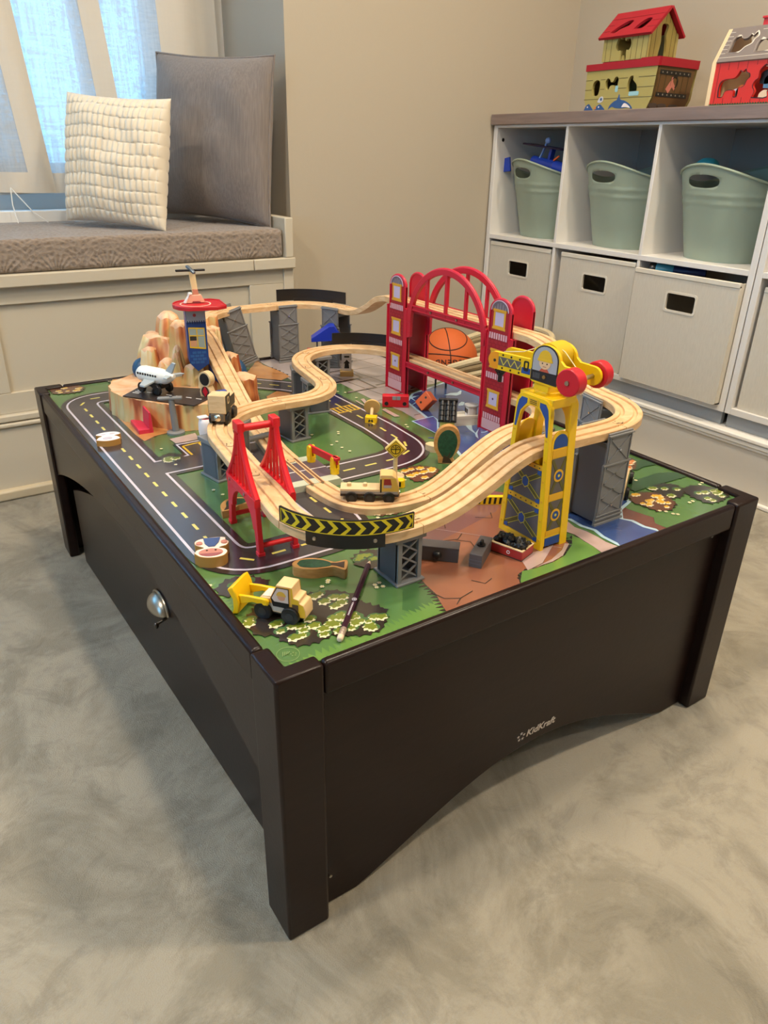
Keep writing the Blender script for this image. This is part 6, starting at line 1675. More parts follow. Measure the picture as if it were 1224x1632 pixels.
# white boat
bo = thing('toy_boat', 'white toy ferry boat with small cabin on the printed water', 'boat', (.672, .528, MZ), (0, 0, math.radians(-20)))
def boat():
    wh = mat('boat_cream', (228, 220, 204), .4)
    MB().prism([(-.040, -.015), (.030, -.015), (.042, 0), (.030, .015), (-.040, .015)], 0, .016, [], 0).build('hull', wh, bo, bevel=.001)
    for a, b in (((-.040, -.0155, .015), (.031, -.0125, .021)), ((-.040, .0125, .015), (.031, .0155, .021)), ((-.0405, -.015, .015), (-.0375, .015, .021))): MB().bb(a, b).build('bulwark', wh, bo, bevel=.0006)
    MB().prism(rrect(.006, -.0105, .027, .0105, .007, 5), .016, .036).build('cabin', WHT, bo, bevel=.001)
    MB().prism(rrect(.004, -.0125, .029, .0125, .008, 5), .036, .039).build('cabin_roof', mat('boat_grey', (196, 194, 190), .4), bo, bevel=.001)
    for y in (-.0056, 0, .0056): MB().bb((.0054, y-.0016, .023), (.0062, y+.0016, .032)).build('cabin_window', BLACK, bo)
boat()
# red truck body on its side and orange block
rt = thing('red_toy_bus', 'red toy bus with black wheels and grey windows on the plaza', 'bus', (.620, .688, MZ), (0, 0, math.atan2(-.031, .045)))
MB().bb((-.028, -.009, 0), (.028, .009, .025)).build('bus_body', RED, rt, bevel=.0015)
MB().bb((-.007, -.0094, .0165), (.010, -.0088, .0245)).build('windscreen', mat('bus_grey', (140, 140, 146), .35), rt)
MB().bb((.0012, -.0097, .0165), (.0022, -.0088, .0245)).build('window_post', RED, rt)
for x in (-.019, .019): MB().cyl((x, -.0088, .0085), (x, -.0098, .0085), .0042, n=18).build('wheel_hole', BLACK, rt)
ob = thing('orange_block', 'tumbled orange wooden block with dark holes left of the white boat', 'block', (.660, .634, MZ+.0125), (math.radians(38), math.radians(18), math.radians(22)))
MB().bb((-.011, -.013, -.017), (.011, .013, .017)).build('block_body', mat('orange_paint', (208, 92, 38), .4), ob, bevel=.0015)
for z in (-.007, .008): MB().cyl((-.0112, .002, z), (-.0106, .002, z), .0026, n=14).build('hole', BRN, ob)
ob.location.z = MZ+.0195
# fallen round sign with yellow base
fs_ = thing('fallen_sign', 'fallen sign with round wooden disc and yellow square end by the crosswalk', 'sign', (.520, .628, MZ))
MB().xf(T(0, 0, 0) @ Rz(math.radians(-40))).bb((-.0115, -.009, 0), (.0115, .009, .013)).build('sign_block', YEL, fs_, bevel=.0008)
MB().xf(frame(Vector((-.0058, -.0069, .0065)), (.766, -.643, 0), (0, 0, 1))).prism([(-.005, -.002), (-.003, .003), (-.001, 0), (.001, .0), (.003, .003), (.005, -.002), (.003, -.004), (.001, -.001), (-.001, -.001), (-.003, -.004)], 0, .0004).build('sign_mark', BLACK, fs_)
MB().cyl((.004, .006, .008), (.024, .034, .016), .0034, n=14).build('sign_post', BARE, fs_)
MB().cyl((.022, .031, .0185), (.0245, .0345, .0195), .0165, n=28).build('sign_disc', mat('disc_wood', (206, 168, 100), .5), fs_, bevel=.0006)
# diamond railway sign
ds = thing('diamond_sign', 'yellow diamond crossing sign on wooden post with round base', 'sign', (.402, .373, MZ), (0, 0, math.radians(-36)))
def diamond():
    MB().cyl((0, 0, 0), (0, 0, .0055), .0155, n=28).build('sign_base', BARE, ds, bevel=.0008)
    MB().cyl((0, 0, .005), (0, 0, .046), .0036, n=14).build('sign_post', BARE, ds)
    M = frame((0, -.0015, .052), (1, 0, 0), (0, 0, 1)); a = .0178
    sq = [(0, -a), (a, 0), (0, a), (-a, 0)]
    MB().xf(M).prism(sq, -.006, .002).build('sign_plate', mat('sign_wood', (226, 198, 120), .5), ds, bevel=.0012)
    MB().xf(M).prism(shrink(sq, .86), .002, .0024).build('yellow_print', mat('sign_yellow_print', (220, 182, 40), .45), ds)
    MB().xf(M).prism(shrink(sq, .80), .0024, .0026, [shrink(sq, .75)]).build('border_print', BLACK, ds)
    MB().xf(M).prism(circ(0, 0, .0082, 24), .0024, .0027, [circ(0, 0, .0070, 24)]).build('ring_print', BLACK, ds)
    c = MB().xf(M)
    c.bb((-.0078, -.0006, .0024), (.0078, .0006, .0028)).bb((-.0006, -.0078, .0024), (.0006, .0078, .0028)).build('cross_print', BLACK, ds)
    for x, s_ in ((-.0052, 1), (.0012, 1)):
        g = MB().xf(M)
        g.bar((x, .0014, .0027), (x+.0016, .0048, .0027), .0008, .0003, 0, (0, 0, 1)).bar((x+.0016, .0048, .0027), (x+.0036, .0016, .0027), .0008, .0003, 0, (0, 0, 1)).build('letter_print', BLACK, ds)
diamond()
yb = thing('yellow_bollard', 'small yellow bollard with black mark behind the flatbed truck', 'bollard', (.390, .340, MZ))
MB().cyl((0, 0, 0), (0, 0, .013), .0075, .0070, 18).build('bollard_body', YEL, yb, bevel=.0008)
MB().xf(Rz(math.radians(-40))).bb((-.0018, -.0078, .003), (.0012, -.0070, .011)).build('black_mark', BLACK, yb)
# bench and signal post by the mountain
rbn = thing('toy_bench', 'small red toy bench in front of the mountain cliff', 'toy bench', (.1235, .822, MZ), (0, 0, math.radians(-4)))
MB().bb((-.013, -.034, 0), (.012, .034, .0085)).build('bench_seat', mat('bench_red', (206, 44, 70), .4), rbn, bevel=.0006)
MB().xf(frame((0, .034, 0), (1, 0, 0), (0, 0, 1))).prism([(.006, .0), (.014, .0), (.012, .040), (.0085, .040)], 0, .068).build('bench_back', mat('bench_red', (206, 44, 70), .4), rbn, bevel=.0006)
sg = thing('signal_post', 'grey toy signal post with flat top on round base', 'post', (.170, .764, MZ))
MB().lathe([(.0165, 0), (.0165, .0035), (.012, .005)], 28).build('post_base', GREY, sg)
MB().cyl((0, 0, .004), (-.002, .002, .066), .0066, .0052, 16).build('post_shaft', GREY, sg)
MB().xf(T(-.002, .002, .066) @ Rz(math.radians(-22))).bb((-.024, -.006, 0), (.020, .006, .004)).build('post_arm', GREY, sg, bevel=.0008)
MB().xf(T(-.002, .002, .070) @ Rz(math.radians(-22))).cyl((0, 0, 0), (0, 0, .0022), .0026, n=10).build('arm_rivet', DGREY, sg)
# figure with black hair in red on the plateau
fg = thing('worker_figure', 'wooden peg figure with black hair and red chest on the mountain plateau', 'toy figure', (.250, .795, MZ+.0497), (0, 0, math.radians(-58)))
def worker():
    M = frame((0, .007, 0), (1, 0, 0), (0, 0, 1))
    sil = [(-.012, 0), (.012, 0), (.013, .012), (.010, .020), (.0045, .0235)]+[(.0145*math.cos(w), .036+.0150*math.sin(w)) for w in [-PI*.36+PI*1.72*k/20 for k in range(21)]]+[(-.0045, .0235), (-.010, .020), (-.013, .012)]
    MB().xf(M).prism(sil, 0, .014).build('figure_block', BARE, fg, bevel=.0008)
    MB().xf(M).prism(circ(.0, .036, .0108, 22, ry=.0120), .014, .0144).build('head_print', BLACK, fg)
    MB().xf(M).prism(circ(0, .012, .0090, 18, ry=.0105), .014, .0143).build('body_print', mat('figure_dark_print', (74, 40, 36), .5), fg)
    MB().xf(M).prism([(0, .002), (.006, .012), (0, .022), (-.006, .012)], .0143, .0147).build('chest_print', RED, fg)
worker()
bk = MB().xf(T(0, 0, 0)).prism(rrect(-.010, -.006, .010, .006, .002, 3), 0, .010).build('blue_block', mat('bright_blue2', (30, 70, 160), .4), None, (.276, .790, MZ+.0497), bevel=.0008)
tag(bk, 'small blue block on the mountain plateau beside the sloping track', 'block')
# arrow road sign and items at the back of the plaza
ar = thing('arrow_sign', 'white sign with black arrow under the low back curve', 'sign', (.655, .945, MZ), (0, 0, math.radians(-30)))
MB().bb((-.016, -.012, 0), (.016, .012, .012)).build('sign_foot', mat('disc_wood', (206, 168, 100), .5), ar, bevel=.0008)
MB().bb((-.0115, -.004, .011), (.0115, .004, .066)).build('sign_board', WHT, ar, bevel=.0008)
MB().xf(frame((0, -.004, .018), (1, 0, 0), (0, 0, 1))).prism([(-.006, 0), (.006, 0), (.0045, .012), (.008, .012), (0, .021), (-.008, .012), (-.0045, .012)], 0, .0004).bb((-.006, .026, 0), (.006, .030, .0004)).build('arrow_print', BLACK, ar)
sl = thing('blue_roof_stand', 'toy stand with bright blue sloping roof behind the low curve', 'toy stand', (.655, 1.035, MZ), (0, 0, math.radians(-28)))
def stand():
    bl = mat('roof_blue', (24, 50, 170), .35)
    for x in (-.026, .026):
        for y in (-.012, .012): MB().bb((x-.002, y-.002, 0), (x+.002, y+.002, .072)).build('stand_post', DGREY, sl)
    MB().bb((-.030, -.016, 0), (.030, .016, .003)).build('stand_base', DGREY, sl)
    MB().xf(frame((0, .019, 0), (1, 0, 0), (0, 0, 1))).prism([(-.040, .066), (-.040, .074), (.004, .104), (.016, .104), (.034, .078), (.034, .070)], 0, .038).build('sloped_roof', bl, sl, bevel=.001)
stand()
rs = thing('red_figure', 'toy figure in red with yellow helmet behind the blue roof', 'toy figure', (.700, 1.088, MZ), (0, 0, math.radians(-30)))
MB().bb((-.011, -.006, 0), (.011, .006, .082)).build('figure_block', BARE, rs, bevel=.0008)
MB().bb((-.010, -.0066, .040), (.010, -.006, .066)).build('red_print', RED, rs)
MB().xf(frame((0, -.006, .074), (1, 0, 0), (0, 0, 1))).prism(circ(0, 0, .0085, 16), 0, .0008).build('helmet_print', mat('helmet_amber', (214, 166, 60), .45), rs)
rc = MB().bb((-.011, -.008, 0), (.011, .008, .018)).bb((-.011, -.008, .0175), (.003, .008, .026)).build('red_block', RED, None, (.660, 1.128, MZ), (0, 0, -.4), bevel=.001)
tag(rc, 'small red block at the back edge left of the blue roof', 'block')
# dark chair under the red bridge
ch = thing('toy_chair', 'tiny black toy chair on the plaza seen under the red bridge deck', 'toy chair', (.790, .752, MZ), (0, 0, math.radians(-35)))
for x in (-.012, .012):
    for y in (-.010, .010): MB().bb((x-.0015, y-.0015, 0), (x+.0015, y+.0015, .030 if y < 0 else .050)).build('leg', BLACK, ch)
MB().bb((-.0135, -.0115, .022), (.0135, .0115, .026)).build('seat', BLACK, ch, bevel=.0006)
MB().bb((-.0135, .009, .036), (.0135, .0115, .050)).build('backrest', mat('tan_print', (170, 140, 104), .5), ch, bevel=.0006)
# small wooden vehicle behind the right towers
rv = thing('wooden_car', 'wooden toy car on its side behind the right grey tower', 'toy car', (.687, .147, MZ), (0, 0, math.radians(34)))
MB().bb((-.050, -.010, 0), (.050, .006, .020)).build('car_body', BARE, rv, bevel=.001)
for x in (-.035, .035):
    MB().cyl((x, -.0115, .010), (x, -.0175, .010), .0098, n=20).build('wheel', BLACK, rv, bevel=.0007)
wd = thing('wooden_wagon', 'small wooden wagon block between the legs of the right grey tower', 'wagon', (.585, .125, MZ), (0, 0, math.radians(38)))
MB().bb((-.028, -.013, .012), (.028, .013, .027)).build('wagon_bed', mat('warm_wood_side', (196, 146, 84), .5), wd, bevel=.001)
for x in (-.016, .016):
    for y in (-.013, .0085): MB().cyl((x, y, .0095), (x, y+.0045, .0095), .0095, n=18).build('wheel', BLACK, wd)
for k in range(5): MB().bb((-.026+.004*k, .009, .027), (-.0245+.004*k, .011, .033)).build('spring_coil', SILVER, wd)
# plain grey and wood bar over the ground track
gb = MB().bb((-.036, -.007, 0), (.036, .007, .005)).build('grey_bar', GREY, None, (.272, .628, GND+.0006), (0, 0, math.radians(8)), bevel=.001)
tag(gb, 'flat grey plastic bar lying across the ground track behind the small red bridge', 'bar')
# ================================================================== BEHIND THE TABLE: BASKET AND BASKETBALL
bs = thing('rope_basket', 'striped cream coiled rope basket on the floor behind the table', 'basket', (1.36, 1.27, 0))
def basket():
    cream = mat('cream_rope', (214, 196, 158), .9, bump=.5, bscale=260); tan = mat('tan_rope', (158, 136, 100), .9, bump=.5, bscale=260); teal = mat('teal_rope', (52, 96, 118), .9, bump=.5, bscale=260)
    n = 64; N_ = 17
    for k in range(N_):
        u = k/(N_-1); z = .010+.290*u; r = .185+.040*u
        path = [(r*math.cos(2*PI*j/n), r*math.sin(2*PI*j/n), z+u*.075*(math.cos(2*PI*j/n+.85))+.018*u*math.sin(4*PI*j/n)) for j in range(n)]
        MB().tube(path, .0105, 8, closed=True).build('rope_coil', teal if 6 <= k <= 9 else (tan if k % 2 else cream), bs)
    MB().cyl((0, 0, .002), (0, 0, .010), .182, n=40).build('basket_base', tan, bs)
    MB().cyl((0, 0, .011), (0, 0, .165), .165, .172, 40).build('folded_blanket', mat('teal_blanket', (44, 92, 116), .9, bump=.3, bscale=200), bs)
basket()
bb = thing('basketball', 'orange basketball with black seams resting in the rope basket', 'ball', (1.245, 1.297, .2800))
def ball():
    R0 = .099; org = mat('basketball_orange', (204, 96, 38), .6, bump=.35, bscale=650); sm = mat('ball_seam', (52, 26, 18), .6)
    MB().ellipsoid((0, 0, 0), (R0, R0, R0), 48, 28).build('ball_skin', org, bb, smooth=80)
    V = Vector((-.50, -.82, .28)).normalized(); Rg = Vector((.85, -.52, 0)).normalized(); U = Rg.cross(V); U = U if U.z > 0 else -U
    def ring(nv, off, nm='seam'):
        nv = nv.normalized(); a = nv.orthogonal().normalized(); b = nv.cross(a); rr = math.sqrt(max(0, 1-off*off))
        MB().tube([tuple((nv*off+(a*math.cos(2*PI*k/72)+b*math.sin(2*PI*k/72))*rr)*(R0+.0003)) for k in range(72)], .0016, 6, closed=True).build(nm, sm, bb)
    ring(U+Rg*.10-V*.05, .05); ring(U*.78+V*.62-Rg*.05, .80); ring(Rg*.9+U*.1, .0); ring(U+V*.2, -.6)
    # lettering, upside down as the ball lies
    body = 'LEGEND'
    M0 = Matrix((-Rg, -U, V)).transposed().to_4x4()
    cu = bpy.data.curves.new('lettering', 'FONT'); cu.body = body; cu.size = .024; cu.align_x = 'CENTER'; cu.space_character = 1.25; cu.offset = .0004; cu.resolution_u = 2
    t = bpy.data.objects.new('lettering_src', cu); COL.objects.link(t); bpy.context.view_layer.update()
    me = bpy.data.meshes.new_from_object(t.evaluated_get(bpy.context.evaluated_depsgraph_get())); bpy.data.objects.remove(t, do_unlink=True); bpy.data.curves.remove(cu)
    bmx = bmesh.new(); bmx.from_mesh(me); bmesh.ops.subdivide_edges(bmx, edges=[e for e in bmx.edges if e.calc_length() > .004], cuts=2); bmx.to_mesh(me); bmx.free()
    for v in me.vertices:
        x, y = v.co.x+.0, v.co.y+.004
        p = V+(-Rg)*(x/R0)+(-U)*(y/R0)*-1*-1
        v.co = p.normalized()*(R0+.0008)
    me.materials.clear(); me.materials.append(sm); me.name = 'lettering'
    o = bpy.data.objects.new('lettering', me); COL.objects.link(o); o.parent = bb
ball()

# ================================================================== TOYS ON THE SHELF TOP
def planks(mb_fn, nm, mats_, parent): pass
HOLES = {
 'bear': [(-.012, .0), (-.016, .018), (-.012, .034), (.002, .040), (.012, .034), (.013, .016), (.008, .0)],
 'dog': [(-.023, -.004), (-.024, .008), (-.017, .016), (-.008, .013), (-.003, .006), (.004, .007), (.010, .017), (.018, .019), (.024, .013), (.023, .002), (.021, -.012), (.012, -.012), (.009, -.003), (-.004, -.004), (-.010, -.013), (-.018, -.012)],
 'rabbit': [(-.010, .0), (-.012, .016), (-.006, .030), (.002, .031), (.004, .022), (.014, .014), (.016, 0)],
 'elephant': [(-.016, .002), (-.023, .010), (-.021, .024), (-.014, .030), (-.007, .026), (-.004, .034), (.002, .030), (.005, .022), (.012, .027), (.021, .024), (.024, .012), (.018, .002), (.011, .003), (.012, -.018), (.006, -.020), (.002, -.008), (-.002, -.020), (-.006, -.014), (-.007, .002)],
 'horse': [(-.038, .0), (-.040, .020), (-.036, .034), (-.022, .039), (-.002, .040), (.006, .046), (.012, .056), (.018, .053), (.026, .058), (.030, .051), (.038, .048), (.040, .040), (.034, .035), (.030, .024), (.022, .019), (.016, .020), (.014, .0), (.004, .0), (.002, .013), (-.014, .014), (-.022, .010), (-.026, .0)],
 'hen': [(-.018, .0), (-.014, .012), (-.020, .022), (-.016, .032), (-.010, .036), (-.010, .048), (-.004, .056), (.003, .060), (.008, .054), (.014, .046), (.012, .036), (.018, .026), (.021, .014), (.016, .010), (.018, .0)],
 'goat': [(-.028, .0), (-.030, .024), (-.022, .034), (-.008, .028), (.010, .030), (.024, .042), (.032, .036), (.024, .018), (.006, .0)],
 'pig': [(-.026, .0), (-.026, .020), (-.027, .032), (-.020, .042), (-.010, .043), (-.004, .035), (.010, .035), (.016, .044), (.023, .040), (.028, .050), (.034, .044), (.036, .036), (.030, .030), (.028, .020), (.014, .012), (.004, .0)]}
def H(k, x, z, s=1.0): return smooth_poly([(x+a*s, z+b*s) for a, b in HOLES[k]], 3)
# --- ark
ak = thing('toy_ark', 'wooden toy ark with olive hull, red roof and animal shaped holes', 'toy ark', (1.692, 1.13, 1.0032))
def ark():
    ol = mat('olive_green_paint', (168, 156, 92), .5); gr = mat('plank_groove', (78, 66, 36), .6); rd = mat('ark_red', (160, 28, 42), .5, spec=.3); brn = mat('ark_brown', (112, 82, 46), .5); blk = BLACK; ink = mat('brown_cabin_wood', (96, 80, 58), .7); blu = mat('ark_blue', (44, 84, 140), .45)
    # local: x depth (0 front .. .17 back), y along shelf (+ left in photo), z up
    F = frame((0, 0, 0), (0, -1, 0), (0, 0, 1))     # local X = -y (right in the photo)
    front = [(-.112, 0), (.108, 0), (.122, .028), (.128, .105), (-.128, .105), (-.126, .028)]
    hs = [H('bear', -.085, .040, 1.0), H('dog', -.028, .066, 1.0), H('rabbit', .045, .045, 1.25)]
    MB().xf(F).prism(front, -.010, 0, hs).build('hull_front', ol, ak)
    back = MB().xf(T(.165, 0, 0) @ F); back.prism(front, -.010, 0).build('hull_back', ol, ak)
    for z in (.030, .055, .080):
        w = .112+.016*min(1, z/.03)
        segs = [(-w, w)]
        for h in hs:
            xs = [p[0] for p in h]; zs = [p[1] for p in h]
            if min(zs)-.002 < z < max(zs)+.002:
                a, b = min(xs)-.001, max(xs)+.001
                segs = [q for s_ in segs for q in (((s_[0], min(s_[1], a)), (max(s_[0], b), s_[1])) if s_[0] < b and s_[1] > a else (s_,)) if q[1]-q[0] > .002]
        for a, b in segs: MB().xf(F).bb((a, z-.0006, 0), (b, z+.0006, .0004)).build('plank_joint', gr, ak)
    for s_ in (-1, 1):
        x0 = .108 if s_ > 0 else .112
        vs = []
        E_ = MB()
        pts = [(0, -s_*x0, 0), (.165, -s_*x0, 0), (.165, -s_*(.122 if s_ > 0 else .126), .028), (.175, -s_*.128, .105), (0, -s_*.128, .105), (0, -s_*(.122 if s_ > 0 else .126), .028)]
        E_.add(pts, [(0, 1, 2, 5), (5, 2, 3, 4)]); E_.add([(p[0], p[1]+s_*.008, p[2]) for p in pts], [(0, 5, 2, 1), (5, 4, 3, 2)])
        E_.build('hull_end', brn if s_ > 0 else ol, ak)
    # stern door prints: straps, planks, monkey
    def EN(x, z): # point on the stern end face
        y = -(.122+.006*(z-.028)/.077) if z > .028 else -(.108+.014*z/.028)
        return Vector((x, y-.0006, z))
    def endbar(a, b, w, mm, nm):
        p, q = EN(*a), EN(*b); MB().bar(p, q, w, .0012, 0, (0, -1, 0)).build(nm, mm, ak)
    for k in range(6): endbar((.018+.025*k, .036), (.018+.025*k, .094), .0012, gr, 'plank_joint')
    for z in (.036, .090):
        endbar((.014, z), (.150, z), .011, blk, 'door_strap')
        for k in range(7): 
            p = EN(.024+.019*k, z); MB().cyl(p, p+Vector((0, -.0014, 0)), .0022, n=10).build('strap_stud', mat('stud_grey', (140, 134, 120), .4), ak)
    mk = mat('monkey_pink', (196, 120, 104), .5)
    for a, b, w in (((.058, .045), (.074, .066), .016), ((.074, .066), (.090, .052), .010), ((.074, .066), (.072, .080), .008)): endbar(a, b, w, mk, 'monkey_print')
    for k in range(7):
        a0, a1 = -1.2+.55*k, -1.2+.55*(k+1)
        endbar((.084+.014*math.cos(a0), .068+.014*math.sin(a0)), (.084+.014*math.cos(a1), .068+.014*math.sin(a1)), .004, blk, 'monkey_tail')
    for x in (.02, .06, .11): 
        p = EN(x, .010); MB().xf(T(*p)).ellipsoid((0, 0, 0), (.020, .002, .011), 14, 8).build('wave_print', mat('dark_wave', (74, 62, 56), .5), ak)
    # red gunwale
    MB().bb((.0045, -.1275, .1055), (.171, .1275, .109)).build('deck', rd, ak)
    g = [(-.131, .104), (.131, .104), (.133, .126), (.070, .126), (.066, .123), (-.066, .123), (-.070, .121), (-.131, .121)]
    MB().xf(F).prism(g, -.004, .003).build('gunwale', rd, ak); MB().xf(T(.172, 0, 0) @ F).prism(g, -.004, .003).build('gunwale', rd, ak)
    MB().bb((.0042, -.1345, .1045), (.1685, -.1290, .1255)).build('gunwale', rd, ak); MB().bb((.0042, .1285, .1045), (.1685, .1338, .1205)).build('gunwale', rd, ak)
    # sea prints on the front: waves, dolphin, small bird
    def pr(P, mm, nm, z=.0006): MB().xf(F).prism(P, 0, z).build(nm, mm, ak, smooth=0)
    pr(smooth_poly([(-.030, .001), (-.024, .012), (-.010, .022), (.0, .026), (.006, .040), (.012, .027), (.030, .022), (.050, .012), (.060, .001), (.042, .004), (.020, .003), (-.004, .005), (-.016, .008)]), blu, 'dolphin_print')
    pr(smooth_poly([(.020, .006), (.036, .006), (.052, .004), (.040, .013), (.028, .016)]), WHT, 'dolphin_belly', .0009)
    for x, w, h in ((-.106, .018, .018), (-.062, .020, .016)):
        pr(smooth_poly([(x-w, .0005), (x-w*.6, h*.7), (x, h), (x+w*.5, h*.6), (x+w, .0005)]), blu, 'wave_print'); pr(circ(x-.004, h*.55, .0022, 8), WHT, 'foam_print', .001)
    pr(smooth_poly([(-.074, .022), (-.062, .020), (-.052, .026), (-.056, .036), (-.066, .034)]), mat('bird_print', (196, 200, 206), .5), 'bird_print', .0008)
    pr(circ(-.060, .029, .004, 12), blu, 'bird_eye_ring', .0010); pr(smooth_poly([(-.086, .004), (-.080, .012), (-.076, .004)]), mat('fish_orange', (206, 130, 70), .5), 'fish_print', .0008)
    pr(rrect(.040, .034, .075, .045, .003, 3), mat('ice_blue', (150, 196, 206), .5), 'ice_print', .0008); pr(rrect(-.012, .046, -.002, .062, .003, 3), mat('ice_blue', (150, 196, 206), .5), 'wing_print', .0008)
    # cabin
    C = T(.012, -.004, .126)
    cf = [(-.092, 0), (.068, 0), (.068, .068), (-.092, .068)]
    el = [H('elephant', -.018, .022, 1.15)]
    MB().xf(C @ F).prism(cf, -.008, 0, el).build('cabin_wall', ol, ak); MB().xf(C @ T(.120, 0, 0) @ F).prism(cf, -.008, 0).build('cabin_wall', ol, ak)
    for k in range(9):
        x = -.080+.0185*k
        if abs(x+.018) > .030: MB().xf(C @ F).bb((x-.0005, 0, 0), (x+.0005, .068, .0004)).build('plank_joint', gr, ak)
        else: MB().xf(C @ F).bb((x-.0005, .056, 0), (x+.0005, .068, .0004)).build('plank_joint', gr, ak)
    # gable end (towards -y): polygon in x,z
    G = frame((0, -.0675, 0), (1, 0, 0), (0, 0, 1))
    hole = smooth_poly([(.048, .004), (.080, .004), (.080, .040), (.074, .060), (.078, .084), (.052, .084), (.052, .060), (.054, .045)], 4)
    gb = [(.0085, .0004), (.1195, .0004), (.1195, .068), (.064, .120), (.0085, .068)]
    MB().xf(C @ G).prism(gb, -.008, 0, [hole]).build('gable', mat('olive_gable', (150, 136, 70), .5), ak)
    MB().xf(C @ T(0, .1590, 0) @ G).prism(gb, 0, .008).build('gable', ol, ak)
    for k in range(7):
        x = .012+.0172*k; zt = .064+(.058*(1-abs(x-.064)/.064))
        if .046 < x < .083: MB().xf(C @ G).bb((x-.0005, .090, 0), (x+.0005, zt, .0004)).build('plank_joint', gr, ak)
        else: MB().xf(C @ G).bb((x-.0005, 0, 0), (x+.0005, zt, .0004)).build('plank_joint', gr, ak)
    for x, z, mm in ((.066, .030, mat('pale_cream', (224, 212, 190), .6)), (.064, .068, WHT)): MB().xf(C @ G).prism(rrect(x-.012, z-.022, x+.010, z+.006, .004, 3), -.030, -.022).build('piece_inside', mm, ak)
    # roof: two red slabs, front one with two holes
    ang = math.atan2(.060, .064)
    Rf = C @ T(-.010, 0, .058) @ Matrix.Rotation(-ang, 4, 'Y')
    rf = frame((0, 0, 0), (0, -1, 0), (1, 0, 0))   # local X = right in photo, Y = up the slope
    h2 = [smooth_poly([(-.075, .018), (-.060, .040), (-.035, .060), (-.018, .058), (-.022, .040), (-.045, .028), (-.055, .016)], 4), smooth_poly([(.006, .022), (.014, .044), (.030, .060), (.048, .056), (.044, .036), (.036, .022)], 4)]
    MB().xf(Rf @ rf).prism([(-.106, 0), (.082, 0), (.082, .099), (-.106, .099)], -.004, .003, h2).build('roof_slab', rd, ak, bevel=.0006)
    for z in (.024, .048, .072):
        for a, b in ((-.106, -.080), (.052, .082)) if z < .06 else ((-.106, .082),): MB().xf(Rf @ rf).bb((a, z-.0006, .0028), (b, z+.0006, .0035)).build('roof_joint', mat('dark_red_joint', (120, 18, 26), .5), ak)
    Rb = C @ T(.138, 0, .058) @ Matrix.Rotation(ang, 4, 'Y')
    MB().xf(Rb).bb((-.099, -.082, -.003), (0, .106, .004)).build('roof_slab', rd, ak, bevel=.0006)
    MB().xf(C).bb((.010, -.06, .002), (.110, .08, .004)).build('cabin_floor', ink, ak)  # floor board in a plain dull brown
ark()
